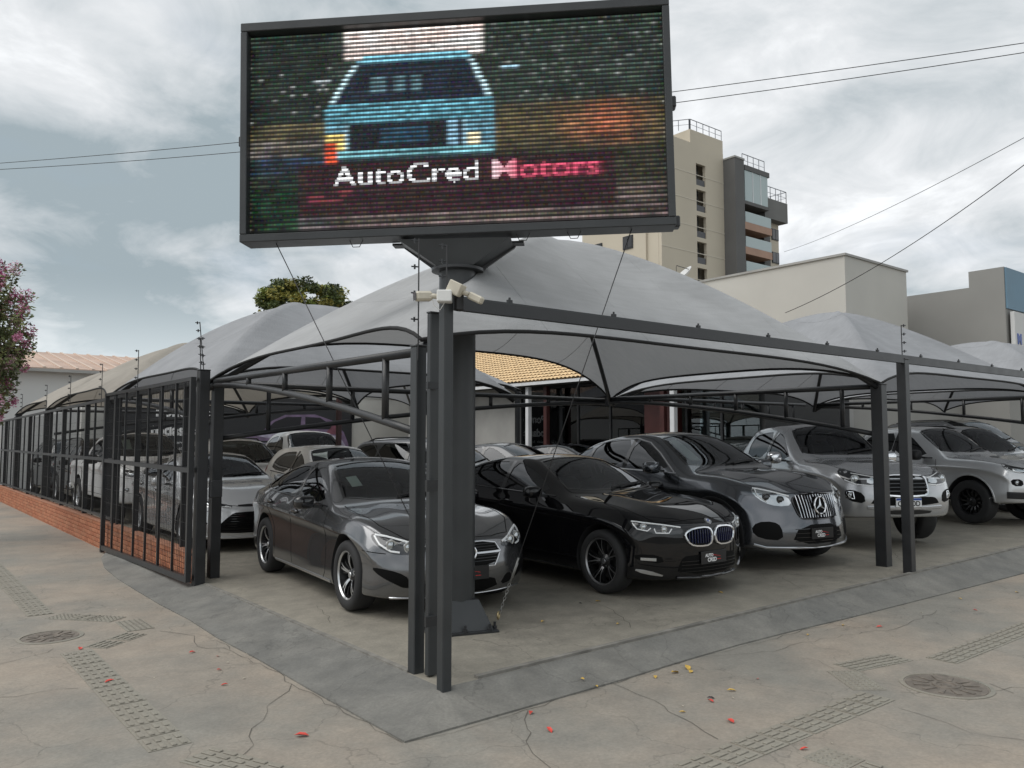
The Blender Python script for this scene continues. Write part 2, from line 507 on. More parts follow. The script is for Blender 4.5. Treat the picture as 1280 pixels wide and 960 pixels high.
def patch(sh, name, view, poly, mat, parent, off=0.003, res=0.05, rim=0.012, mi=None):
    """a piece of skin with its own edge, laid onto the shell"""
    sc = scale2(view)
    bd = dense(poly, res, True, sc)
    P = [Vector((a * sc[0], b * sc[1])) for a, b in bd]
    nb = len(P)
    xs = [p.x for p in P]; ys = [p.y for p in P]
    inner = []
    def inside(x, y):
        c = False; j = nb - 1
        for i in range(nb):
            if (P[i].y > y) != (P[j].y > y) and x < (P[j].x - P[i].x) * (y - P[i].y) / (P[j].y - P[i].y + 1e-12) + P[i].x: c = not c
            j = i
        return c
    gx = min(xs) + res * .6
    while gx < max(xs):
        gy = min(ys) + res * .6
        while gy < max(ys):
            if inside(gx, gy) and min((p.x - gx) ** 2 + (p.y - gy) ** 2 for p in P) > (res * .45) ** 2: inner.append(Vector((gx, gy)))
            gy += res
        gx += res
    vo, eo, fo, *_ = geometry.delaunay_2d_cdt(P + inner, [(i, (i + 1) % nb) for i in range(nb)], [], 1, 1e-6)
    co = []; no = []
    for v in vo:
        c, n = sh.lift(view, v.x / sc[0], v.y / sc[1])
        co.append(c + n * off); no.append(n)
    faces = []
    for f in fo:
        a, b, c = f[0], f[1], f[2]
        g = (co[b] - co[a]).cross(co[c] - co[a])
        faces.append(tuple(f) if g.dot(no[a]) > 0 else tuple(f[::-1]))
    # edge skirt
    cnt = {}
    for f in faces:
        for i in range(len(f)):
            e = (f[i], f[(i + 1) % len(f)])
            cnt[e] = 1
    V = list(co); N = list(no)
    low = {}
    F = list(faces)
    for (a, b) in list(cnt):
        if (b, a) not in cnt:
            for k in (a, b):
                if k not in low: low[k] = len(V); V.append(co[k] - no[k] * rim); N.append(no[k])
            F.append((b, a, low[a], low[b]))
    o = mesh_obj(name, V, F, mat, parent, True)
    o.data.normals_split_custom_set_from_vertices([tuple(n) for n in N])
    return o
def ribbon(sh, name, view, pts, w, mat, parent, off=0.003, deep=0.012, step=0.05, closed=False, build=True, mb=None):
    sc = scale2(view)
    q = dense(pts, step, closed, sc)
    C = [sh.lift(view, a, b) for a, b in q]
    m = len(C); V = []; F = []
    for i, (c, n) in enumerate(C):
        a = C[(i - 1) % m if closed else max(0, i - 1)][0]; b = C[(i + 1) % m if closed else min(m - 1, i + 1)][0]
        t = (b - a)
        if t.length < 1e-6: t = Vector((1, 0, 0))
        sd = n.cross(t).normalized()
        V += [c + sd * w / 2 - n * deep, c + sd * w / 2 + n * off * .6, c + sd * w * .3 + n * off, c - sd * w * .3 + n * off, c - sd * w / 2 + n * off * .6, c - sd * w / 2 - n * deep]
    for i in range(m if closed else m - 1):
        j = (i + 1) % m
        for k in range(5): F.append((i * 6 + k, i * 6 + k + 1, j * 6 + k + 1, j * 6 + k))
    if not closed:
        F.append((5, 4, 3, 2, 1, 0)); e = (m - 1) * 6; F.append(tuple(e + k for k in range(6)))
    if mb is not None: mb.add(V, F); return None
    return mesh_obj(name, V, F, mat, parent, False)
def blob(name, c, r, mat, parent, e=0.6, nu=14, nv=9, M=None):
    """rounded box: superellipsoid"""
    mb = MB()
    f = lambda t: math.copysign(abs(t) ** e, t)
    vs = []
    for i in range(nv + 1):
        a = -pi / 2 + pi * i / nv
        for k in range(nu):
            b = 2 * pi * k / nu
            v = Vector((r[0] * f(cos(a)) * f(cos(b)), r[1] * f(cos(a)) * f(sin(b)), r[2] * f(sin(a))))
            if M: v = M @ v
            vs.append(v + Vector(c))
    fs = [(i * nu + k, i * nu + (k + 1) % nu, (i + 1) * nu + (k + 1) % nu, (i + 1) * nu + k) for i in range(nv) for k in range(nu)]
    return mesh_obj(name, vs, fs, mat, parent, True)

WHEELS = {}
def wheel_meshes(r, w, rim, style):
    """meshes of one wheel, axle along Y, outer face towards +Y"""
    key = (r, w, rim, style)
    if key in WHEELS: return WHEELS[key]
    t = MB(); h = w / 2
    t.lathe([(rim - .005, -h * .8), (rim + .01, -h * .95), (r - .055, -h), (r - .018, -h * .93), (r - .003, -h * .72), (r, -h * .4), (r, h * .4), (r - .003, h * .72), (r - .018, h * .93), (r - .055, h), (rim + .01, h * .95), (rim - .005, h * .8)], 40, axis='Y')
    # grooves of the tread
    for yy in (-h * .35, 0.0, h * .35): pass
    tyre = t.build('tyre', MATS['tyre_rubber'], None, sharp=50)
    d = MB()
    d.lathe([(.02, -h * .5), (rim - .03, -h * .5), (rim - .02, -h * .75), (rim - .02, h * .1)], 32, axis='Y')
    d.lathe([(.0, -.02), (rim * .74, -.02), (rim * .74, -.045), (.0, -.045)], 28, axis='Y', mi=1)
    drum = d.build('wheel', None, None, mats=[MATS['alloy_black'], MATS['brake_steel']], sharp=40)
    m = MB()
    dark, lite = {'star5': ('alloy_black', 'alloy_silver'), 'y5black': ('alloy_black', 'alloy_edge'), 'multi': ('alloy_black', 'alloy_black'), 'silver5': ('alloy_silver', 'alloy_silver'), 'silver10': ('alloy_silver', 'alloy_silver'), 'dark10': ('alloy_black', 'alloy_grey')}[style]
    m.lathe([(rim - .03, h * .1), (rim - .016, h * .72), (rim - .0155, h * .721)], 40, axis='Y', mi=0)
    m.lathe([(rim - .015, h * .73), (rim - .006, h * .86), (rim + .006, h * .86), (rim + .002, h * .7)], 40, axis='Y', mi=1)
    def spoke(a0, a1, w0, w1, r0, r1, y0, y1, th, mi):
        def P(r_, a, off, y):
            u = Vector((cos(a), 0, sin(a))); v = Vector((-sin(a), 0, cos(a))); return u * r_ + v * off + Vector((0, y, 0))
        n = 4; base = []
        for i in range(n + 1):
            f = i / n; rr = r0 + (r1 - r0) * f; a = a0 + (a1 - a0) * f; ww = w0 + (w1 - w0) * f; yy = y0 + (y1 - y0) * f + .018 * sin(pi * f)
            base += [P(rr, a, -ww / 2, yy - th), P(rr, a, -ww / 2 * .8, yy), P(rr, a, ww / 2 * .8, yy), P(rr, a, ww / 2, yy - th)]
        fs = []; ms = []
        for i in range(n):
            for k in range(3): fs.append((i * 4 + k, i * 4 + k + 1, (i + 1) * 4 + k + 1, (i + 1) * 4 + k)); ms.append(mi if k == 1 else 0)
        n0 = len(m.v); m.v += [tuple(b) for b in base]; m.f += [tuple(i + n0 for i in f) for f in fs]; m.m += ms
    R1 = rim - .018; yo = h * .62
    if style in ('star5', 'silver5'):
        for k in range(5):
            a = 2 * pi * k / 5 + pi / 2
            if style == 'star5':
                spoke(a - .06, a - .115, .022, .020, .04, R1, yo - .035, yo, .04, 1); spoke(a + .06, a + .115, .022, .020, .04, R1, yo - .035, yo, .04, 1)
                spoke(a - .3, a - .36, .022, .016, .06, R1, yo - .05, yo - .02, .03, 0); spoke(a + .3, a + .36, .022, .016, .06, R1, yo - .05, yo - .02, .03, 0)
            else:
                spoke(a, a, .07, .085, .03, R1, yo - .03, yo, .04, 1)
    elif style == 'y5black':
        for k in range(5):
            a = 2 * pi * k / 5 + pi / 2
            spoke(a - .06, a - .20, .02, .014, .04, R1, yo - .05, yo, .035, 1); spoke(a + .06, a + .20, .02, .014, .04, R1, yo - .05, yo, .035, 1)
            spoke(a - .26, a - .40, .018, .012, .05, R1, yo - .05, yo - .005, .035, 0); spoke(a + .26, a + .40, .018, .012, .05, R1, yo - .05, yo - .005, .035, 0)
    elif style == 'multi':
        for k in range(12):
            a = 2 * pi * k / 12; spoke(a, a + .12, .045, .03, .05, R1, yo - .07, yo - .01, .04, 0)
        for k in range(12):
            a = 2 * pi * (k + .5) / 12
            m.box(-.012, .012, yo - .01, yo + .004, R1 - .03, R1 - .006, 1, Matrix.Rotation(a, 4, 'Y'))
    else:
        for k in range(10):
            a = 2 * pi * k / 10 + pi / 2; spoke(a, a, .03, .035, .04, R1, yo - .03, yo, .04, 1)
    m.lathe([(.0, yo - .012), (.03, yo - .012), (.045, yo - .02), (.075, yo - .035), (.08, yo - .07)], 20, axis='Y', mi=0)
    m.lathe([(.0, yo - .006), (.026, yo - .006), (.03, yo - .012)], 16, axis='Y', mi=1)
    for k in range(5):
        a = 2 * pi * (k + .5) / 5; m.box(.047, .06, yo - .035, yo - .022, -.007, .007, 1, Matrix.Rotation(a, 4, 'Y'))
    rimo = m.build('rim', None, None, mats=[MATS[dark], MATS[lite]], sharp=35)
    res = (drum.data, tyre.data, rimo.data)
    for o in (drum, tyre, rimo): bpy.data.objects.remove(o)
    WHEELS[key] = res
    return res

def solid_from_rings(name, rings, mat):
    n = len(rings[0]); V = [v for r in rings for v in r]; F = []
    for i in range(len(rings) - 1):
        for k in range(n):
            k2 = (k + 1) % n; F.append((i * n + k, i * n + k2, (i + 1) * n + k2, (i + 1) * n + k))
    F.append(tuple(range(n - 1, -1, -1))); F.append(tuple((len(rings) - 1) * n + k for k in range(n)))
    o = mesh_obj(name, V, F, mat)
    bm = bmesh.new(); bm.from_mesh(o.data); bmesh.ops.recalc_face_normals(bm, faces=bm.faces); bm.to_mesh(o.data); bm.free()
    return o
def prism(name, poly, view, lo, hi, mat):
    f = {'S': lambda a, b, c: (a, c, b), 'T': lambda a, b, c: (a, b, c)}[view]
    return solid_from_rings(name, [[f(a, b, lo) for a, b in poly], [f(a, b, hi) for a, b in poly]], mat)

def build_car(sp):
    """returns the Empty of a finished car standing at the origin, nose along +X"""
    sh = Shell(sp)
    root = empty(sp['name'], (0, 0, 0), 0, sp['label'], sp['cat'])
    P = sp['paint']; q = sp.get('q', 2)            # q: 2 near, 1 middle, 0 far
    wb = sp['wb'] / 2; r = sp['r']; tw = sp.get('tw', .225); W = sp['Wmax']
    axles = (wb, -wb)
    body = mesh_obj('body', [], [], None, root)
    old = body.data
    body.data = sh.me
    body.data.materials.append(P); body.data.materials.append(MATS['cabin_dark'])
    for _p in body.data.polygons: _p.use_smooth = True
    cut = []
    wa = r * sp.get('arch', 1.13)
    for x in axles:
        for sg in (1, -1):
            n = 32
            c = [(x + wa * cos(2 * pi * k / n), r * 1.0 + .02 + wa * sin(2 * pi * k / n)) for k in range(n)]
            y0, y1 = sorted((sg * (W - .36), sg * (W + .3)))
            cut.append(prism('wheel_well', c, 'S', y0, y1, MATS['cabin_dark']))
    # cabin and window openings
    cab = sp['cabin']            # (x rear, x front)
    xs = [cab[0] + (cab[1] - cab[0]) * i / 12 for i in range(13)]
    rings = []
    for x in xs:
        rows, zc = sh.section(x)
        zf = .34 + sp.get('floor', 0)
        zt = max(zc - .06, zf + .25)
        yb = rows[6][0] - .07; y6 = max(rows[8][0] - .03, .3); zb = min(rows[6][1], zt - .02)
        rings.append([(x, -yb, zf), (x, yb, zf), (x, yb, zb), (x, y6, zt), (x, -y6, zt), (x, -yb, zb)])
    cut.append(solid_from_rings('cabin', rings, MATS['cabin_dark']))
    for w in sp['side_windows']: cut.append(prism('side_opening', rounded(w, 1), 'S', -3, 3, MATS['gap_black']))
    ws = sp['windscreen']; full = [(a, b) for a, b in ws] + [(a, -b) for a, b in ws[::-1] if b > 0]
    cut.append(prism('front_opening', full, 'T', sp['ws_floor'], 4, MATS['gap_black']))
    if 'rear_glass' in sp:
        rg = sp['rear_glass']; fullr = [(a, b) for a, b in rg] + [(a, -b) for a, b in rg[::-1] if b > 0]
        cut.append(prism('rear_opening', fullr, 'T', sp['rg_floor'], 4, MATS['gap_black']))
    for c in cut:
        md = body.modifiers.new('cut', 'BOOLEAN'); md.operation = 'DIFFERENCE'; md.object = c; md.solver = 'MANIFOLD'
    dg = bpy.context.evaluated_depsgraph_get(); dg.update()
    me = bpy.data.meshes.new_from_object(body.evaluated_get(dg), depsgraph=dg)
    body.modifiers.clear(); body.data = me; me.name = 'body'
    for c in cut: bpy.data.objects.remove(c)
    bpy.data.meshes.remove(old)
    # exact shell normals where the skin is left, flat ones in the cuts
    vn = []
    for v in me.vertices:
        c, nf, i, d = sh.bvh.find_nearest(v.co)
        vn.append((sh.nrm(c, i) if d is not None and d < 0.0015 else None))
    ln = []
    for p in me.polygons:
        pn = p.normal; p.use_smooth = True
        for li in p.loop_indices:
            k = vn[me.loops[li].vertex_index]
            ln.append(tuple(k) if k is not None and k.dot(pn) > .6 else tuple(pn))
    me.normals_split_custom_set(ln)
    # glass
    wsg = 'windscreen_glass'; tg = sp.get('tint', 'tinted_glass')
    for w in sp['side_windows']:
        for v in ('R', 'L'):
            patch(sh, 'side_window', v, rounded(w, 1), MATS[tg], root, off=-0.006, res=.09, rim=.004)
    wsp = patch(sh, 'windscreen', 'T', full, MATS[wsg], root, off=-0.005, res=.09, rim=.004)
    if 'rear_glass' in sp: patch(sh, 'rear_window', 'T', fullr, MATS[tg], root, off=-.006, res=.1, rim=.004)
    if q >= 1:
        bl = sp.get('band', 0.02)
        ribbon(sh, 'windscreen_seal', 'T', full, .03, MATS['gloss_black'], root, off=.002, closed=True, step=.08)
    for pl in sp.get('pillars', []):
        for v in ('R', 'L'): patch(sh, 'pillar_cover', v, pl, MATS['gloss_black'], root, off=.002, res=.08, rim=.006)
    if 'trim' in sp:
        for v in ('R', 'L'): ribbon(sh, 'window_trim', v, sp['trim'][0], .018, MATS[sp['trim'][1]], root, off=.006, closed=False, step=.06)
    # wheels: wheel > tyre, rim
    dm, tm, rm = wheel_meshes(r, tw, sp['rim'], sp['wheel'])
    for x in axles:
        for sg in (1, -1):
            wo = bpy.data.objects.new('wheel', dm); COL.objects.link(wo); wo.parent = root
            wo.location = (x, sg * (W - tw / 2 - .022), r); wo.rotation_euler = (0, RND.uniform(0, 6.28), 0 if sg > 0 else pi)
            if sg < 0: wo.rotation_euler = (pi, RND.uniform(0, 6.28), 0)
            share('tyre', tm, wo); share('rim', rm, wo)
    # wheel-arch lips
    if 'cladding' in sp:
        cw, cm = sp['cladding']
        for x in axles:
            for v in ('R', 'L'):
                pts = []
                for k in range(21):
                    a = radians(-14 + 208 * k / 20); pts.append((x + (wa + cw * .42) * cos(a), r + .02 + (wa + cw * .42) * sin(a)))
                ribbon(sh, 'wheel_arch', v, [p for p in pts if p[1] > .2], cw, MATS[cm] if isinstance(cm, str) else cm, root, off=.009, step=.08)
    if 'sill' in sp:
        sx0, sx1, sz, swd, sm = sp['sill']
        for v in ('R', 'L'): ribbon(sh, 'sill_trim', v, [(sx0, sz), (sx1, sz)], swd, MATS[sm], root, off=.008, step=.1)
    # shut lines
    if q >= 1:
        mb = MB()
        for ln_ in sp.get('gaps_side', []):
            for v in ('R', 'L'): ribbon(sh, 'x', v, ln_, .008, None, None, off=.0015, deep=.004, step=.05, mb=mb)
        for ln_ in sp.get('gaps_top', []):
            for m_ in (1, -1): ribbon(sh, 'x', 'T', [(a, b * m_) for a, b in ln_], .009, None, None, off=.0015, deep=.004, step=.05, mb=mb)
        for ln_ in sp.get('gaps_front', []):
            ribbon(sh, 'x', 'F', ln_, .008, None, None, off=.0015, deep=.004, step=.05, mb=mb)
        if mb.v: tag(mb.build('shut_line', MATS['gap_black'], root), kind='stuff')
    for (hx, hz) in sp.get('handles', []):
        for v, sg in (('R', -1), ('L', 1)):
            c, n = sh.lift(v, hx, hz)
            blob('door_handle', c + n * .022, (.105, .014, .02), sp.get('handle_mat', P), root, .7)
            if q >= 2: patch(sh, 'handle_cup', v, rounded([(hx - .06, hz - .03), (hx + .06, hz - .03), (hx + .06, hz + .028), (hx - .06, hz + .028)], 2), MATS['gap_black'], root, off=.001, res=.05, rim=.003)
    # mirrors
    mx, my, mz = sp['mirror']; msz = sp.get('mirror_size', (.075, .115, .075))
    for sg in (-1, 1):
        c = Vector((mx, sg * (my + .13), mz))
        mo = blob('mirror', c, msz, sp.get('mirror_mat', P), root, .62, M=Matrix.Rotation(sg * -.18, 3, 'Z'))
        g = MB(); g.box(-.004, .004, -msz[1] * .78, msz[1] * .78, -msz[2] * .72, msz[2] * .72, 0, Matrix.Translation(c + Vector((-msz[0] * .97, 0, 0))))
        g.build('mirror_glass', MATS['chrome'], mo)
        a = MB(); a.bar((mx + .02, sg * (my - .05), mz - .05), (mx + .01, sg * (my + .06), mz - .04), .06, .035); a.build('mirror_foot', MATS['black_plastic'], mo)
    # front and rear features
    for ft in sp.get('front', []):
        kind, nm = ft[0], ft[1]
        if kind == 'patch':
            _, _, poly, mat, off, mir = ft[:6]
            rr = ft[6] if len(ft) > 6 else 1
            M_ = MATS[mat] if isinstance(mat, str) else mat
            patch(sh, nm, 'F', rounded(poly, rr) if rr else poly, M_, root, off=off, res=.045)
            if mir: patch(sh, nm, 'F', [(-a, b) for a, b in (rounded(poly, rr) if rr else poly)], M_, root, off=off, res=.045)
        elif kind == 'strip':
            _, _, pts, wd, mat, off, mir = ft[:7]
            cl = ft[7] if len(ft) > 7 else False
            M_ = MATS[mat] if isinstance(mat, str) else mat
            ribbon(sh, nm, 'F', pts, wd, M_, root, off=off, closed=cl, step=.04)
            if mir: ribbon(sh, nm, 'F', [(-a, b) for a, b in pts], wd, M_, root, off=off, closed=cl, step=.04)
        elif kind == 'bars':            # many alike bars
            _, _, lines, wd, mat, off = ft[:6]
            for pts in lines: ribbon(sh, nm, 'F', pts, wd, MATS[mat], root, off=off, step=.06)
        elif kind == 'lens':
            _, _, (a, b), rad, mat, off, mir = ft[:7]
            for sg in ((1, -1) if mir else (1,)):
                c, n = sh.lift('F', sg * a, b); d = Vector((1, 0.25 * sg if mir else 0, 0)).normalized()
                rot = d.to_track_quat('Z', 'Y').to_matrix().to_4x4(); rot.translation = c + n * off
                m = MB(); m.lathe([(0, .012), (rad * .45, .009), (rad * .72, .0), (rad * .74, .004), (rad, .004), (rad * 1.04, -.03)], 18, rot); m.build(nm, MATS[mat], root, sharp=40)
        elif kind == 'plate':
            _, _, (a, z), (pw, ph), style = ft
            c, n = sh.lift('F', a, z); c = c + Vector((.014, 0, 0))
            Mx = Matrix(((0, 0, 1, c.x), (1, 0, 0, c.y), (0, 1, 0, c.z), (0, 0, 0, 1)))     # plate plane: x -> car y, y -> up
            m = MB(); m.box(-pw / 2, pw / 2, -ph / 2, ph / 2, -.012, 0, 0, Mx, bev=.003)
            po = m.build(nm, MATS['plate_black' if style == 'dealer' else 'plate_white'], root)
            def put(txt, x, y, size, mat, bold=0.0, al='CENTER'):
                share('lettering', text_copy(txt, size, .0008, al, bold, mat), po, Mx @ Matrix.Translation((x, y, .0012)))
            if style == 'dealer':
                put('AUTO', -.075, .008, .044, 'ink_white', .0015); put('CRED', -.03, -.042, .056, 'ink_white', .0015)
                m = MB(); m.box(-.03, .10, .020, .024, 0, .0014, 0, Mx @ Matrix.Rotation(-.2, 4, 'Z')); m.box(.05, .11, -.028, -.022, 0, .0014, 0, Mx); m.build('red_swoosh', MATS['ink_red'], po)
            else:
                m = MB(); m.box(-pw / 2 + .004, pw / 2 - .004, ph / 2 - .034, ph / 2 - .004, 0, .0012, 0, Mx); m.build('blue_band', MATS['plate_blue'], po)
                put(style, 0, -.048, .098, 'ink_black', .0025)
                put('BRASIL', 0, ph / 2 - .028, .024, 'ink_white')
        elif kind == 'disc':
            _, _, (a, z), rad, tilt, mats = ft[:6]
            c, n = sh.lift('F', a, z)
            if tilt == 'skin': d = n
            else: d = Vector((1, 0, .1)).normalized()
            rot = d.to_track_quat('Z', 'Y').to_matrix().to_4x4(); rot.translation = c + n * ft[6] if len(ft) > 6 else c + n * .004
            badge(nm, rad, rot, mats, root)
    for ft in sp.get('rear', []):
        _, nm, poly, mat, off, mir = ft[:6]
        patch(sh, nm, 'B', rounded(poly, 1), MATS[mat], root, off=off, res=.06)
        if mir: patch(sh, nm, 'B', [(-a, b) for a, b in rounded(poly, 1)], MATS[mat], root, off=off, res=.06)
    for ft in sp.get('topstrips', []):
        nm, pts, wd, mat, off = ft
        for sg in ((1, -1) if any(abs(b) > .01 for a, b in pts) else (1,)):
            ribbon(sh, nm, 'T', [(a, b * sg) for a, b in pts], wd, MATS[mat] if isinstance(mat, str) else mat, root, off=off, step=.08)
    for ft in sp.get('sidepatch', []):
        nm, poly, mat, off = ft
        for v in ('R', 'L'): patch(sh, nm, v, poly, MATS[mat] if isinstance(mat, str) else mat, root, off=off, res=.06)
    if sp.get('roof_panel'):
        x0, x1, yy = sp['roof_panel']; patch(sh, 'roof_panel', 'T', rounded([(x0, -yy), (x1, -yy), (x1, yy), (x0, yy)], 2), MATS['gloss_black'], root, off=.002, res=.1, rim=.004)
    if 'wiper' in sp and q >= 1:
        for (x0, y0, x1, y1) in sp['wiper']:
            ribbon(sh, 'wiper', 'T', [(x0, y0), (x1, y1)], .02, MATS['black_plastic'], root, off=.022, deep=-.004, step=.06)
    # cabin furniture
    if q >= 1:
        sx, sz, sy = sp['seat']
        for yy in (-sy, sy):
            seat(root, (sx, yy, sz))
        m = MB(); m.box(sx - 1.05, sx - .85, -.58, .58, sz - .05, sz + .5, 0, bev=.05); m.build('rear_seat', MATS['seat_leather'], root)
        dx, dz = sp['dash']
        m = MB(); m.box(dx - .32, dx + .1, -.64, .64, dz - .3, dz, 0, bev=.06); m.build('dashboard', MATS['cabin_dark'], root)
        m = MB(); Mx = Matrix.Translation((dx - .42, .36, dz - .02)) @ Matrix.Rotation(radians(-68), 4, 'Y')
        ring = [(.18 + .014 * cos(a), .014 * sin(a)) for a in [2 * pi * k / 6 for k in range(6)]]
        m.lathe(ring, 24, Mx, closed=True); m.box(-.17, .17, -.02, .02, -.012, .012, 0, Mx); m.build('steering_wheel', MATS['black_plastic'], root, sharp=50)
        cx = sp['mirror_in']
        blob('rear_view_mirror', (cx[0], 0, cx[1]), (.02, .12, .035), MATS['black_plastic'], root, .6, 10, 6)
    if 'sticker' in sp:
        a, b, w_, h_ = sp['sticker']
        patch(sh, 'price_sheet', 'T', [(a, b), (a + h_, b), (a + h_, b + w_), (a, b + w_)], MATS['paper_white'], root, off=-.012, res=.06, rim=.001)
    if 'sunshade' in sp:
        patch(sh, 'sun_shade', 'T', sp['sunshade'], MATS['satin_chrome'] if False else MATS['paper_white'], root, off=-.014, res=.08, rim=.001)
    for fn in sp.get('extra', []): fn(sh, root, sp)
    return root
_TC = {}
def text_copy(txt, size, ext, al, bold, mat):
    k = (txt, size, ext, al, bold, mat)
    if k not in _TC:
        me = text_mesh(txt, size, ext, al, bold).copy(); me.materials.append(MATS[mat]); _TC[k] = me
    return _TC[k]
def seat(root, c):
    x, y, z = c
    m = MB(); m.box(x - .25, x + .27, y - .25, y + .25, z - .14, z + .02, 0, bev=.05)
    so = m.build('front_seat', MATS['seat_leather'], root)
    T_ = Matrix.Translation((x - .27, y, z)) @ Matrix.Rotation(radians(-16), 4, 'Y')
    m = MB(); m.box(-.07, .07, -.24, .24, -.04, .58, 0, T_, bev=.06); m.build('backrest', MATS['seat_leather'], so)
    m = MB(); m.box(-.05, .04, -.13, .13, .62, .8, 0, T_, bev=.04); m.build('headrest', MATS['seat_leather'], so)
def badge(nm, rad, rot, style, root):
    if style == 'star':
        m = MB(); m.lathe([(0.001, -.006), (rad * .98, -.006), (rad * .98, -.03)], 24, rot); m.build('badge_plate', MATS['mesh_black'], root)
        m = MB(); m.lathe([(rad - .014 + .012 * cos(a), .012 * sin(a)) for a in [2 * pi * k / 8 for k in range(8)]], 28, rot, closed=True)
        for k in range(3):
            a = pi / 2 + 2 * pi * k / 3; d = Vector((cos(a), sin(a), 0)); s_ = Vector((-sin(a), cos(a), 0)); tip = d * (rad - .012)
            w_ = rad * .15
            vs = [rot @ p for p in (tip + Vector((0, 0, .004)), s_ * w_ - d * w_ * .5, Vector((0, 0, .022)), -s_ * w_ - d * w_ * .5)]
            m.add(vs, [(0, 1, 2), (0, 2, 3)])
        m.build(nm, MATS['chrome'], root)
    elif style == 'roundel':
        m = MB(); m.lathe([(0, .006), (rad * .62, .006)], 20, rot, mi=0); m.lathe([(rad * .62, .007), (rad, .005), (rad, -.01)], 20, rot, mi=1)
        for q0 in (0, 1):
            a0 = q0 * pi; pts = [Vector((0, 0, .0075))] + [Vector((rad * .6 * cos(a0 + k * pi / 12), rad * .6 * sin(a0 + k * pi / 12), .0075)) for k in range(7)]
            m.add([rot @ p for p in pts], [(0, k, k + 1) for k in range(1, 7)], 2)
        m.build(nm, None, root, mats=[MATS['ink_white'], MATS['satin_chrome'], MATS['plate_blue']])
    elif style == 'ovals':
        m = MB()
        for (sx, sy, ox, oy) in ((1.0, .68, 0, 0), (.42, .62, 0, 0), (.72, .3, 0, .3)):
            ring = []
            for k in range(28):
                a = 2 * pi * k / 28
                c = Vector((rad * sx * cos(a) + ox * rad, rad * (sy * sin(a) + oy * .9), .004)); ring.append(rot @ c)
            m.tube(ring + [ring[0]], .009, 5, caps=False)
        m.build(nm, MATS['chrome'], root)
    elif style == 'bar':
        m = MB(); m.box(-rad, rad, -rad * .3, rad * .3, 0, .012, 0, rot, bev=.004); m.build(nm, MATS['satin_chrome'], root)
def copy_car(src, loc, rz, label, group=None):
    def rec(o, par):
        c = o.copy(); COL.objects.link(c)
        if par: c.parent = par
        for ch in o.children: rec(ch, c)
        return c
    c = rec(src, None)
    c.location = loc; c.rotation_euler = (0, 0, rz); c['label'] = label
    if group: c['group'] = group
    return c
# ------------------------------------------------------------------ the models of car
simple('slat_blue', (0.01, 0.014, 0.05), .25, coat=.8)
GREY = paint('paint_mountain_grey', (0.16, 0.163, 0.17), .85, .2)
BLACKP = paint('paint_black', (0.0025, 0.0025, 0.0035), .0, .3)
SELEN = paint('paint_dark_blue_grey', (0.12, 0.127, 0.14), .85, .2)
SILVER = paint('paint_silver', (0.48, 0.49, 0.505), .6, .24)
SILVER2 = paint('paint_light_silver', (0.62, 0.63, 0.64), .5, .25)
WHITE = paint('paint_white', (0.84, 0.84, 0.835), .0, .35)
CREAM = paint('paint_champagne', (0.74, 0.71, 0.665), .15, .34)
BLUEGREY = paint('paint_dark_graphite', (0.05, 0.054, 0.06), .7, .3)

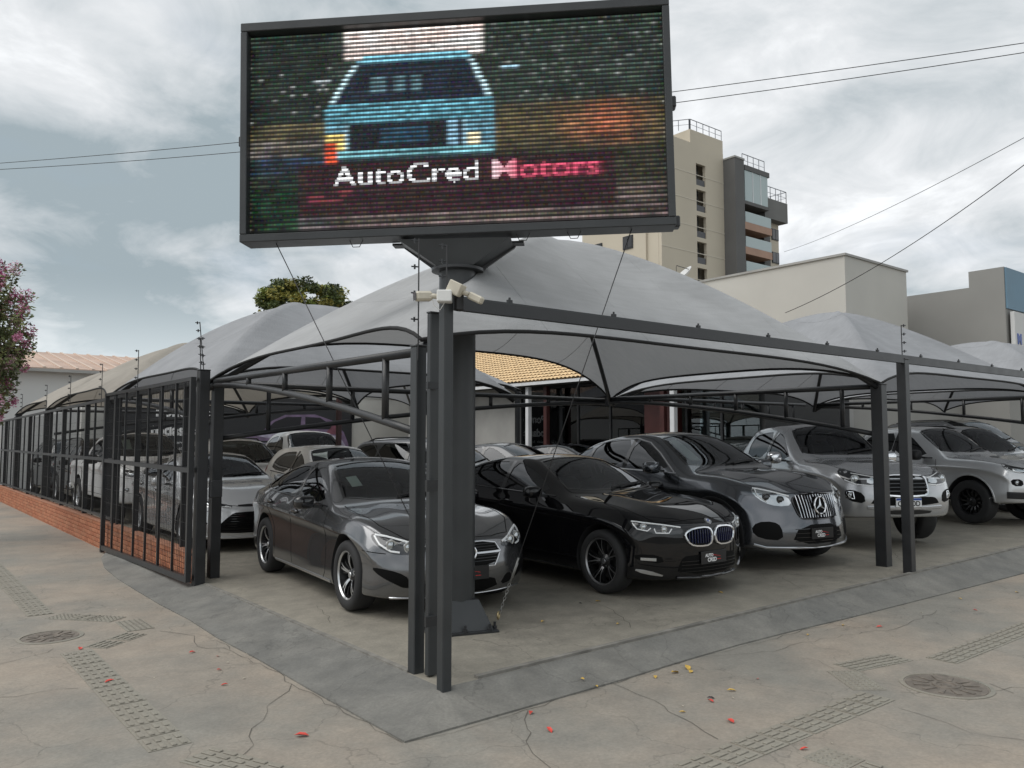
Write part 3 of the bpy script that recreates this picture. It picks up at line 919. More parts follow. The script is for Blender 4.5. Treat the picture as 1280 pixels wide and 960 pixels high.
def sp_cla():
    return dict(name='parked_car', label='grey four-door coupe sedan right behind the tall sign pole', cat='car', paint=GREY,
        wb=2.729, r=.335, tw=.225, rim=.232, wheel='star5', Wmax=.905, q=2, ns=26,
        top=[(-2.42, .93), (-2.3, 1.0), (-1.95, 1.05), (-1.5, 1.20), (-1.0, 1.355), (-.5, 1.43), (-.2, 1.435), (.05, 1.405), (.5, 1.215), (.98, .985), (1.35, .94), (1.75, .885), (2.05, .81), (2.26, .72)],
        belt=[(-2.42, .90), (-2.2, .955), (-1.6, .985), (-.6, .955), (.5, .92), (.95, .90), (1.4, .88), (1.8, .82), (2.05, .76), (2.26, .67)],
        W=[(-2.42, .80), (-2.0, .87), (-1.4, .905), (-.5, .893), (.5, .895), (1.3, .905), (1.8, .885), (2.26, .83)],
        z0=[(-2.42, .32), (-2.0, .24), (-1.5, .19), (1.5, .17), (2.26, .19)],
        rake_f=[(.15, .10), (.25, .02), (.42, 0), (.62, .03), (.72, .10), (.85, .18)], rake_r=[(.2, .14), (.5, .0), (.75, .03), (1.0, .1)],
        nplan=.33, shoulder=.16, beltw=.93, tumble=.36, mid=.968,
        cabin=(-1.75, .92), ws_floor=.93, rg_floor=1.0,
        side_windows=[[(.60, .965), (.30, 1.135), (-.02, 1.285), (-.28, 1.335), (-.30, .99)], [(-.36, .995), (-.34, 1.335), (-.75, 1.325), (-1.15, 1.235), (-1.48, 1.09), (-1.38, 1.035)]],
        pillars=[[(-.29, .985), (-.29, 1.345), (-.36, 1.345), (-.37, .985)]],
        trim=([(.68, .945), (-.3, .978), (-1.4, 1.018), (-1.54, 1.085)], 'gloss_black'),
        windscreen=[(.90, 0), (.86, .4), (.75, .66), (.28, .575), (.10, .52), (.07, .3), (.06, 0)], rear_glass=[(-1.85, 0), (-1.8, .35), (-1.65, .55), (-1.2, .5), (-1.12, 0)],
        gaps_side=[[(.73, .93), (.80, .75), (.80, .30), (.72, .22)], [(-.34, .985), (-.36, .6), (-.30, .25)], [(-1.30, 1.04), (-1.22, .85), (-.98, .60), (-.93, .40), (-.96, .27)], [(.7, .22), (-.95, .22)], [(1.98, .60), (1.75, .62)]],
        gaps_top=[[(.93, .72), (1.3, .74), (1.75, .70), (2.02, .55), (2.13, .3), (2.16, 0)], [(-1.95, 0), (-1.95, .5), (-2.2, .62)]],
        gaps_front=[], handles=[(-.18, .835), (-1.15, .885)],
        mirror=(.50, .87, .985), mirror_mat=MATS['gloss_black'], mirror_size=(.075, .115, .07),
        sill=(-.92, .95, .215, .035, 'satin_chrome'),
        
        roof_panel=(-1.0, -.02, .47),
        seat=(-.1, .55, .36), dash=(.75, .93), mirror_in=(.18, 1.27), wiper=[(.86, .05, .70, .6), (.86, -.1, .74, .45)],
        sticker=(.38, -.5, .12, .2),
        front=[('patch', 'headlight', [(26, .645), (40, .715), (52, .758), (61, .775), (61, .735), (55, .66), (47, .60), (39, .588), (28, .605)], 'lamp_dark', .004, True, 1),
               ('strip', 'daytime_light', [(28, .655), (40, .707), (52, .748), (59, .762)], .022, 'lamp_white', .010, True),
               ('strip', 'daytime_light', [(59, .752), (54, .68), (47, .622), (42, .612)], .018, 'lamp_white', .010, True),
               ('lens', 'headlight_lens', (47, .672), .05, 'lamp_clear', .008, True), ('lens', 'headlight_lens', (37, .652), .05, 'lamp_clear', .008, True),
               ('patch', 'headlight_reflector', [(30, .645), (34, .65), (34, .675), (30, .66)], 'lamp_clear', .008, True, 1),
               ('patch', 'grille', [(-24, .58), (-21, .655), (-12, .675), (12, .675), (21, .655), (24, .58), (18, .45), (-18, .45)], 'mesh_black', .004, False, 1),
               ('strip', 'grille_frame', [(-24, .58), (-21, .655), (-12, .675), (12, .675), (21, .655), (24, .58), (18, .45), (-18, .45)], .014, 'satin_chrome', .012, False, True),
               ('strip', 'grille_bar', [(-23, .572), (23, .572)], .028, 'satin_chrome', .022, False),
               ('bars', 'grille_slat', [[(-21, .5 + .025 * k), (21, .5 + .025 * k)] for k in range(7) if k != 3], .006, 'gloss_black', .008),
               ('disc', 'badge', (0, .575), .075, 'flat', 'star', .03),
               ('patch', 'lower_intake', [(-23, .22), (23, .22), (17, .36), (-17, .36)], 'mesh_black', .004, False, 1),
               ('patch', 'corner_intake', [(36, .27), (52, .40), (58, .47), (53, .475), (42, .44), (36, .38)], 'mesh_black', .004, True, 1),
               ('patch', 'lower_duct', [(24, .25), (35, .27), (33, .36), (28, .35)], 'mesh_black', .004, True, 1),
               ('strip', 'front_lip', [(-48, .20), (-25, .195), (0, .195), (25, .195), (48, .20)], .03, 'satin_chrome', .008, False),
               ('plate', 'number_plate', (0, .40), (.40, .13), 'dealer')],
        rear=[('p', 'tail_light', [(25, .80), (55, .86), (60, .80), (50, .74), (25, .74)], 'lamp_red', .004, True), ('p', 'rear_diffuser', [(-40, .28), (40, .28), (38, .42), (-38, .42)], 'mesh_black', .004, False)])

def sp_bmw():
    return dict(name='parked_car', label='glossy black sedan with a twin oval chrome framed grille', cat='car', paint=BLACKP,
        wb=2.851, r=.335, tw=.235, rim=.245, wheel='y5black', Wmax=.913, q=2, ns=26,
        top=[(-2.50, .99), (-2.4, 1.07), (-2.0, 1.11), (-1.55, 1.25), (-1.1, 1.375), (-.6, 1.44), (-.3, 1.442), (-.02, 1.40), (.45, 1.20), (.90, 1.015), (1.3, .975), (1.75, .915), (2.05, .84), (2.21, .755)],
        belt=[(-2.5, .96), (-2.2, 1.02), (-1.6, 1.015), (-.6, .985), (.4, .955), (.9, .935), (1.4, .905), (1.8, .84), (2.05, .78), (2.21, .705)],
        W=[(-2.5, .80), (-2.0, .875), (-1.4, .912), (-.5, .90), (.5, .902), (1.4, .912), (1.8, .895), (2.21, .84)],
        z0=[(-2.5, .33), (-2.0, .25), (-1.5, .19), (1.5, .17), (2.21, .19)],
        rake_f=[(.15, .07), (.25, .015), (.42, 0), (.66, .005), (.76, .04), (.88, .10)], rake_r=[(.2, .14), (.5, .0), (.75, .02), (1.1, .08)],
        nplan=.32, nlen=.7, shoulder=.13, beltw=.935, tumble=.36, mid=.965,
        cabin=(-1.85, .85), ws_floor=.96, rg_floor=1.04,
        side_windows=[[(.56, 1.0), (.20, 1.19), (-.10, 1.30), (-.36, 1.345), (-.38, 1.02)], [(-.44, 1.022), (-.42, 1.348), (-.85, 1.335), (-1.25, 1.25), (-1.50, 1.16), (-1.42, 1.07)]],
        pillars=[[(-.37, 1.01), (-.37, 1.355), (-.43, 1.355), (-.45, 1.01)]],
        trim=([(.62, .975), (-.38, 1.005), (-1.45, 1.05), (-1.58, 1.14)], 'gloss_black'),
        windscreen=[(.82, 0), (.78, .4), (.66, .67), (.2, .585), (-.0, .53), (-.04, .3), (-.05, 0)], rear_glass=[(-1.92, 0), (-1.88, .35), (-1.72, .56), (-1.25, .5), (-1.18, 0)],
        gaps_side=[[(.70, .96), (.76, .75), (.76, .30), (.68, .22)], [(-.42, 1.01), (-.44, .6), (-.40, .25)], [(-1.4, 1.06), (-1.32, .85), (-1.06, .62), (-.99, .42), (-1.0, .27)], [(.66, .22), (-1.0, .22)]],
        gaps_top=[[(.86, .73), (1.3, .76), (1.75, .73), (2.0, .62), (2.08, .35), (2.1, 0)], [(-2.02, 0), (-2.02, .5), (-2.3, .62)]],
        handles=[(-.24, .87), (-1.22, .91)],
        mirror=(.44, .88, 1.02), mirror_size=(.075, .115, .068),
        sill=(-.98, .98, .21, .03, 'gloss_black'),
        
        seat=(-.2, .56, .37), dash=(.68, .95), mirror_in=(.1, 1.28), wiper=[(.79, .05, .60, .6), (.79, -.1, .66, .45)],
        front=[('patch', 'headlight', [(25, 0.660), (26, 0.720), (40, 0.755), (55, 0.785), (61, 0.792), (58, 0.745), (52, 0.695), (46, 0.680), (44, 0.660), (40, 0.665), (34, 0.652)], 'lamp_dark', .004, True, 1),
               ('strip', 'daytime_light', [(27, 0.723), (40, 0.751), (55, 0.780), (58, 0.783)], .015, 'lamp_white', .010, True),
               ('strip', 'daytime_light', [(57, 0.765), (54, 0.710), (48, 0.692), (46, 0.720)], .013, 'lamp_white', .011, True),
               ('strip', 'daytime_light', [(44, 0.715), (43, 0.672), (35, 0.668), (33, 0.710)], .013, 'lamp_white', .011, True),
               ('lens', 'headlight_lens', (50, 0.728), .034, 'lamp_clear', .008, True), ('lens', 'headlight_lens', (38, 0.705), .034, 'lamp_clear', .008, True)] +
              [('patch', 'grille', [(1.2, .60), (2, .68), (6, .71), (18, .705), (24, .67), (24.5, .63), (21, .545), (14, .525), (4, .53)], 'mesh_black', .006, True, 1),
               ('bars', 'grille_slat', [[(sg * (3.4 + 2.25 * k), .555), (sg * (3.4 + 2.25 * k), .69)] for k in range(9) for sg in (1, -1)], .010, 'slat_blue', .022),
               ('strip', 'grille_frame', rounded([(1.2, .60), (2, .68), (6, .71), (18, .705), (24, .67), (24.5, .63), (21, .545), (14, .525), (4, .53)], 1), .024, 'chrome', .028, True, True),
               ('disc', 'badge', (0, .765), .042, 'skin', 'roundel'),
               ('patch', 'lower_intake', [(-30, .24), (30, .24), (27, .40), (22, .44), (-22, .44), (-27, .40)], 'mesh_black', .004, False, 1),
               ('bars', 'intake_slat', [[(-27, .27 + .035 * k), (27, .27 + .035 * k)] for k in range(4)], .009, 'gloss_black', .009),
               ('patch', 'corner_intake', [(38, .36), (55, .40), (56, .46), (40, .45)], 'mesh_black', .004, True, 1),
               ('patch', 'fog_light', [(43, .39), (52, .40), (52, .425), (43, .42)], 'lamp_clear', .008, True, 0),
               ('strip', 'front_lip', [(-30, .215), (0, .20), (30, .215)], .03, 'gloss_black', .02, False),
               ('patch', 'aero_blade', [(36, .23), (50, .26), (57, .31), (48, .30)], 'satin_chrome', .012, True, 1),
               ('plate', 'number_plate', (0, .40), (.40, .13), 'dealer')],
        rear=[('p', 'tail_light', [(20, .86), (55, .92), (60, .86), (52, .80), (20, .80)], 'lamp_red', .004, True), ('p', 'rear_diffuser', [(-40, .28), (40, .28), (38, .42), (-38, .42)], 'mesh_black', .004, False)])

def sp_gle():
    W_ = 1.0
    return dict(name='parked_car', label='dark grey coupe utility vehicle with chrome bars in its grille', cat='car', paint=SELEN,
        wb=2.915, r=.385, tw=.275, rim=.275, wheel='y5black', Wmax=1.0, q=2, ns=28,
        top=[(-2.55, 1.07), (-2.42, 1.20), (-2.15, 1.26), (-1.7, 1.46), (-1.2, 1.635), (-.7, 1.715), (-.3, 1.73), (.02, 1.69), (.5, 1.46), (.98, 1.215), (1.4, 1.175), (1.85, 1.11), (2.15, 1.035), (2.36, .95)],
        belt=[(-2.55, 1.04), (-2.3, 1.17), (-1.6, 1.20), (-.6, 1.16), (.4, 1.12), (.9, 1.10), (1.4, 1.10), (1.85, 1.04), (2.15, .975), (2.36, .90)],
        W=[(-2.55, .88), (-2.0, .97), (-1.4, 1.0), (-.5, .975), (.5, .975), (1.4, .998), (1.9, .975), (2.36, .91)],
        z0=[(-2.55, .45), (-2.0, .32), (-1.5, .27), (1.5, .25), (2.36, .27)],
        rake_f=[(.2, .07), (.33, .0), (.5, .0), (.62, .03), (.8, .06), (.92, .12), (1.05, .2)], rake_r=[(.2, .14), (.6, .0), (.9, .03), (1.3, .15)],
        nplan=.36, nlen=.8, shoulder=.17, beltw=.94, tumble=.40, mid=.965, crown=.06,
        cabin=(-1.95, .92), ws_floor=1.14, rg_floor=1.2, floor=.1,
        side_windows=[[(.60, 1.17), (.25, 1.39), (-.05, 1.54), (-.36, 1.60), (-.38, 1.19)], [(-.45, 1.195), (-.43, 1.605), (-.85, 1.595), (-1.25, 1.53), (-1.27, 1.235)], [(-1.33, 1.24), (-1.31, 1.51), (-1.6, 1.43), (-1.85, 1.31)]],
        pillars=[[(-.37, 1.18), (-.37, 1.612), (-.44, 1.612), (-.46, 1.18)], [(-1.26, 1.225), (-1.24, 1.54), (-1.31, 1.525), (-1.34, 1.225)]],
        trim=([(.70, 1.145), (-.38, 1.172), (-1.3, 1.218), (-1.93, 1.29), (-1.62, 1.445), (-1.25, 1.55), (-.85, 1.615), (-.38, 1.622), (-.05, 1.56), (.25, 1.41), (.66, 1.16)], 'satin_chrome'),
        windscreen=[(.90, 0), (.86, .45), (.74, .73), (.28, .63), (.06, .57), (.03, .3), (.02, 0)], rear_glass=[(-2.08, 0), (-2.0, .4), (-1.88, .6), (-1.4, .55), (-1.32, 0)],
        gaps_side=[[(.78, 1.12), (.86, .9), (.86, .42), (.78, .34)], [(-.44, 1.18), (-.46, .7), (-.42, .36)], [(-1.33, 1.22), (-1.3, 1.0), (-1.02, .75), (-.94, .5), (-.95, .38)], [(.75, .33), (-.95, .33)]],
        gaps_top=[[(.95, .78), (1.4, .80), (1.85, .76), (2.1, .6), (2.2, .3), (2.23, 0)]],
        handles=[(-.22, 1.0), (-1.15, 1.05)],
        mirror=(.46, .965, 1.22), mirror_size=(.085, .125, .085), mirror_mat=SELEN,
        cladding=(.05, 'black_plastic'), sill=(-.95, .95, .30, .06, 'black_plastic'),
        
        seat=(-.2, .78, .4), dash=(.75, 1.12), mirror_in=(.15, 1.5), wiper=[(.86, .05, .68, .64), (.86, -.1, .74, .5)],
        sunshade=[(.66, -.58), (.14, -.50), (.13, -.36), (.70, -.40)],
        front=[('patch', 'headlight', [(27, .80), (30, .90), (42, .96), (54, 1.0), (59, 1.01), (57, .93), (49, .83), (39, .785)], 'lamp_clear', .004, True, 1),
               ('lens', 'headlight_lens', (47, .89), .05, 'lamp_dark', .009, True), ('lens', 'headlight_lens', (36.5, .86), .048, 'lamp_dark', .009, True),
               ('strip', 'daytime_light', [(29, .905), (42, .957), (54, .995), (58, 1.003)], .022, 'lamp_white', .010, True),
               ('strip', 'daytime_light', [(56, .985), (54, .92), (47, .835)], .014, 'lamp_white', .012, True),
               ('patch', 'grille', [(-27, .84), (-25, .90), (-15, .93), (15, .93), (25, .90), (27, .84), (22, .65), (15, .62), (-15, .62), (-22, .65)], 'mesh_black', .004, False, 1),
               ('strip', 'grille_frame', rounded([(-27, .84), (-25, .90), (-15, .93), (15, .93), (25, .90), (27, .84), (22, .65), (15, .62), (-15, .62), (-22, .65)], 1), .016, 'gloss_black', .014, False, True),
               ('bars', 'grille_bar', [[(a * .86, .64), (a, .905)] for a in (-24, -20.7, -17.4, -14.1, -10.8, -7.5, 7.5, 10.8, 14.1, 17.4, 20.7, 24)] + [[(a, .64), (a, .67)] for a in (-3.6, 0, 3.6)] + [[(a, .885), (a, .912)] for a in (-3.6, 0, 3.6)], .014, 'chrome', .03),
               ('disc', 'badge', (0, .775), .118, 'flat', 'star', .045),
               ('patch', 'lower_intake', [(-30, .33), (30, .33), (22, .56), (-22, .56)], 'mesh_black', .004, False, 1),
               ('bars', 'intake_slat', [[(-26, .36 + .05 * k), (26, .36 + .05 * k)] for k in range(4)], .010, 'gloss_black', .010),
               ('patch', 'corner_intake', [(36, .38), (52, .40), (58, .50), (54, .60), (43, .61), (37, .55)], 'mesh_black', .004, True, 1),
               ('strip', 'front_lip', [(-56, .33), (-48, .295), (-28, .29), (0, .27), (28, .29), (48, .295), (56, .33)], .028, 'satin_chrome', .014, False),
               ('strip', 'badge_dot', [(-1.5, .935), (1.5, .935)], .03, 'satin_chrome', .006, False),
               ('plate', 'number_plate', (0, .45), (.40, .13), 'dealer')],
        rear=[('p', 'tail_light', [(20, .98), (55, 1.02), (60, .96), (52, .90), (20, .90)], 'lamp_red', .004, True)])

def sp_pickup(kind):
    s = dict(name='parked_pickup', cat='pickup', wb=3.085, r=.39, tw=.265, rim=.235, Wmax=.925, q=2, ns=28,
        top=[(-2.78, 1.16), (-2.6, 1.20), (-1.35, 1.20), (-1.22, 1.25), (-1.12, 1.62), (-1.0, 1.74), (-.6, 1.80), (-.1, 1.815), (.28, 1.775), (.65, 1.52), (1.04, 1.245), (1.45, 1.215), (1.95, 1.17), (2.3, 1.10), (2.53, 1.0)],
        belt=[(-2.78, 1.14), (-1.3, 1.175), (-.6, 1.165), (.5, 1.15), (1.0, 1.15), (1.5, 1.14), (2.0, 1.09), (2.3, 1.03), (2.53, .95)],
        W=[(-2.78, .88), (-1.5, .915), (-.5, .895), (.6, .895), (1.55, .925), (2.0, .91), (2.53, .86)],
        z0=[(-2.78, .55), (-1.5, .42), (1.2, .40), (1.9, .38), (2.53, .42)],
        rake_f=[(.35, .12), (.5, .02), (.68, .0), (.85, .03), (1.0, .08), (1.15, .15)], rake_r=[(.3, .1), (.6, 0), (1.2, 0)], tplan=.05,
        nplan=.25, nlen=.7, shoulder=.12, beltw=.945, tumble=.33, mid=.975, crown=.05, arch=1.16,
        cabin=(-1.08, .96), ws_floor=1.18, rg_floor=1.3, floor=.2,
        side_windows=[[(.68, 1.21), (.42, 1.42), (.15, 1.61), (-.10, 1.665), (-.14, 1.215)], [(-.21, 1.215), (-.19, 1.67), (-.55, 1.66), (-.86, 1.60), (-.92, 1.45), (-.88, 1.225)]],
        pillars=[[(-.12, 1.20), (-.10, 1.675), (-.18, 1.68), (-.20, 1.20)]],
        trim=([(.76, 1.185), (-.2, 1.192), (-.92, 1.20)], 'gloss_black'),
        windscreen=[(.96, 0), (.93, .4), (.84, .68), (.46, .61), (.30, .56), (.27, .3), (.26, 0)],
        gaps_side=[[(.84, 1.16), (.90, .95), (.90, .55)], [(-.16, 1.2), (-.18, .8), (-.14, .5)], [(-.96, 1.22), (-1.0, .95), (-.92, .7), (-.92, .5)], [(.9, .52), (-.95, .52)], [(-1.16, 1.2), (-1.18, .6)]],
        gaps_top=[[(1.02, .76), (1.5, .79), (2.0, .76), (2.28, .62), (2.4, .3), (2.42, 0)]],
        handles=[(-.06, 1.02), (-.84, 1.03)], handle_mat=MATS['chrome'],
        mirror=(.56, .90, 1.24), mirror_size=(.085, .12, .10), mirror_mat=MATS['chrome'],
        seat=(-.05, .9, .38), dash=(.86, 1.16), mirror_in=(.38, 1.6), wiper=[(.93, .05, .78, .58)],
        
        sidepatch=[('bed_seam', [(-1.19, .62), (-1.19, 1.16), (-1.21, 1.16), (-1.21, .62)], 'gap_black', .002)],
        rear=[('p', 'tail_light', [(42, .82), (52, .82), (52, 1.14), (42, 1.14)], 'lamp_red', .004, True)])
    s['extra'] = [pickup_bed]
    if kind == 'hilux':
        s.update(label='silver double-cab pickup with a blue banded white number plate', paint=SILVER, wheel='silver5',
            front=[('patch', 'headlight', [(22, .90), (24, .985), (38, 1.025), (50, 1.07), (62, 1.12), (61, 1.05), (54, .955), (44, .885), (32, .87)], 'lamp_dark', .004, True, 1),
                   ('lens', 'headlight_lens', (45, .965), .062, 'lamp_clear', .008, True),
                   ('patch', 'headlight_reflector', [(25, .91), (36, .90), (36, .985), (26, .97)], 'lamp_clear', .008, True, 1),
                   ('strip', 'daytime_light', [(24, .895), (34, .878), (44, .893), (53, .955)], .016, 'lamp_white', .010, True),
                   ('strip', 'daytime_light', [(25, .982), (38, 1.014), (50, 1.046)], .012, 'lamp_white', .010, True),
                   ('patch', 'grille', [(-21, .98), (-20, 1.01), (20, 1.01), (21, .98), (20, .77), (16, .74), (-16, .74), (-20, .77)], 'mesh_black', .004, False, 1),
                   ('strip', 'grille_frame', rounded([(-22, .985), (-20.5, 1.02), (20.5, 1.02), (22, .985), (21, .765), (16, .73), (-16, .73), (-21, .765)], 1), .034, 'chrome', .022, False, True),
                   ('bars', 'grille_bar', [[(-20, .8 + .052 * k), (20, .8 + .052 * k)] for k in range(4)], .02, 'lamp_dark', .014),
                   ('disc', 'badge', (0, .90), .085, 'flat', 'ovals', .025),
                   ('patch', 'lower_intake', [(-34, .60), (34, .60), (30, .70), (24, .72), (-24, .72), (-30, .70)], 'mesh_black', .004, False, 1),
                   ('patch', 'corner_intake', [(37, .62), (50, .66), (53, .80), (47, .82), (38, .76)], 'mesh_black', .004, True, 1),
                   ('strip', 'fog_light_frame', [(45, .69), (51, .70), (51, .79), (46, .785)], .016, 'chrome', .010, True, True),
                   ('lens', 'fog_light', (48, .74), .035, 'lamp_clear', .006, True),
                   ('strip', 'front_lip', [(-36, .57), (0, .56), (36, .57)], .05, SILVER, .02, False),
                   ('patch', 'skid_plate', [(-24, .47), (24, .47), (26, .53), (-26, .53)], 'black_plastic', .006, False, 1),
                   ('plate', 'number_plate', (0, .64), (.40, .13), 'QAR·3D60')])
        s['front'][-1] = ('plate', 'number_plate', (0, .64), (.40, .13), 'QAR 0D')
    elif kind == 's10':
        s.update(label='light silver double-cab pickup with fat black wheels', paint=SILVER2, wheel='multi', r=.40, rim=.24, tw=.28, mirror_mat=MATS['black_plastic'], handle_mat=SILVER2,
            cladding=(.03, SILVER2),
            
            front=[('patch', 'headlight', [(24, .97), (26, 1.01), (38, 1.035), (50, 1.07), (60, 1.12), (58, 1.05), (50, .97), (40, .935)], 'lamp_dark', .004, True, 1),
                   ('patch', 'headlight_reflector', [(35, .96), (46, .975), (51, 1.03), (40, 1.015)], 'lamp_clear', .008, True, 1),
                   ('strip', 'daytime_light', [(40, .945), (50, .98), (56, 1.04)], .012, 'lamp_white', .010, True),
                   ('patch', 'grille', [(-24, .99), (24, .99), (24, .78), (-24, .78)], 'mesh_black', .004, False, 1),
                   ('strip', 'grille_bar', [(-24, .9), (24, .9)], .05, 'gloss_black', .016, False),
                   ('disc', 'badge', (0, .90), .08, 'flat', 'bar', .03),
                   ('patch', 'lower_intake', [(-30, .60), (30, .60), (26, .74), (-26, .74)], 'mesh_black', .004, False, 1),
                   ('patch', 'fog_light_housing', [(40, .72), (50, .72), (52, .84), (41, .84)], 'mesh_black', .004, True, 1),
                   ('lens', 'fog_light', (46, .78), .04, 'lamp_clear', .006, True),
                   ('strip', 'front_lip', [(-55, .56), (0, .53), (55, .56)], .12, 'black_plastic', .012, False),
                   ('plate', 'number_plate', (0, .67), (.40, .13), 'dealer')])
    else:
        s.update(q=1, sub=2, label='white pickup', paint=WHITE, wheel='silver5', mirror_mat=MATS['black_plastic'], handle_mat=WHITE,
            topstrips=[],
            front=[('patch', 'headlight', [(24, .93), (26, 1.0), (44, 1.04), (56, 1.06), (54, .96), (40, .91)], 'lamp_dark', .004, True, 1),
                   ('patch', 'headlight_reflector', [(30, .95), (46, .97), (48, 1.01), (32, .99)], 'lamp_clear', .008, True, 1),
                   ('patch', 'grille', [(-23, 1.0), (23, 1.0), (23, .80), (-23, .80)], 'mesh_black', .004, False, 1),
                   ('bars', 'grille_bar', [[(-22, .84 + .06 * k), (22, .84 + .06 * k)] for k in range(3)], .014, 'satin_chrome', .014),
                   ('patch', 'lower_intake', [(-40, .58), (40, .58), (36, .72), (-36, .72)], 'mesh_black', .004, False, 1),
                   ('lens', 'fog_light', (46, .68), .04, 'lamp_clear', .006, True),
                   ('plate', 'number_plate', (0, .65), (.40, .13), 'dealer')])
    return s
def pickup_bed(sh, root, sp):
    m = MB(); m.box(-2.7, -1.2, -.80, .80, 1.17, 1.215, 0, bev=.02); m.build('bed_cover', MATS['black_plastic'], root)
    m = MB(); m.box(-2.86, -2.74, -.85, .85, .48, .62, 0, bev=.03); m.build('rear_bumper', MATS['satin_chrome'], root)

def sp_sedan():      # silver sedan by the gate
    s = sp_cla()
    s.update(label='silver sedan with a huge black lower grille by the gate post', paint=SILVER2, wb=2.70, r=.32, rim=.215, tw=.215, wheel='silver10', Wmax=.89, q=2,
        top=[(-2.38, .97), (-2.28, 1.04), (-1.95, 1.09), (-1.5, 1.245), (-1.0, 1.375), (-.5, 1.435), (-.2, 1.437), (.08, 1.40), (.55, 1.20), (1.02, 1.0), (1.4, .945), (1.75, .875), (2.02, .79), (2.22, .69)],
        belt=[(-2.38, .94), (-2.2, 1.0), (-1.6, 1.0), (-.6, .96), (.5, .925), (.95, .91), (1.4, .875), (1.8, .80), (2.02, .735), (2.22, .64)],
        W=[(-2.38, .79), (-2.0, .86), (-1.4, .888), (-.5, .878), (.5, .88), (1.3, .89), (1.8, .865), (2.22, .80)],
        mirror_mat=SILVER2 , roof_panel=None,
        trim=([(.68, .96), (-.3, .985), (-1.4, 1.03), (-1.54, 1.095)], 'satin_chrome'), sill=None)
    s.pop('sill')
    s.pop('sticker')
    s['front'] = [('patch', 'headlight', [(24, .665), (30, .69), (48, .735), (61, .765), (58, .72), (46, .672), (30, .64)], 'lamp_dark', .004, True, 1),
        ('patch', 'headlight_reflector', [(36, .668), (50, .70), (50, .718), (36, .69)], 'lamp_clear', .008, True, 1),
        ('strip', 'daytime_light', [(26, .655), (36, .66), (48, .69), (57, .73)], .013, 'lamp_white', .010, True),
        ('patch', 'upper_grille', [(-20, .655), (20, .655), (20, .69), (-20, .69)], 'gloss_black', .006, False, 1),
        ('disc', 'badge', (0, .685), .06, 'flat', 'ovals', .025),
        ('patch', 'grille', [(-36, .28), (36, .28), (40, .33), (26, .55), (20, .585), (-20, .585), (-26, .55), (-40, .33)], 'mesh_black', .005, False, 1),
        ('bars', 'grille_slat', [[(-(36 - (z - .3) * 46), z), ((36 - (z - .3) * 46), z)] for z in (.31, .345, .38, .415, .45, .485, .52, .55)], .009, 'gloss_black', .014),
        ('strip', 'front_lip', [(-56, .27), (-48, .23), (-30, .215), (0, .21), (30, .215), (48, .23), (56, .27)], .035, SILVER2, .012, False),
        ('strip', 'fog_light', [(46, .42), (52, .50)], .03, 'lamp_dark', .006, True)]
    return s

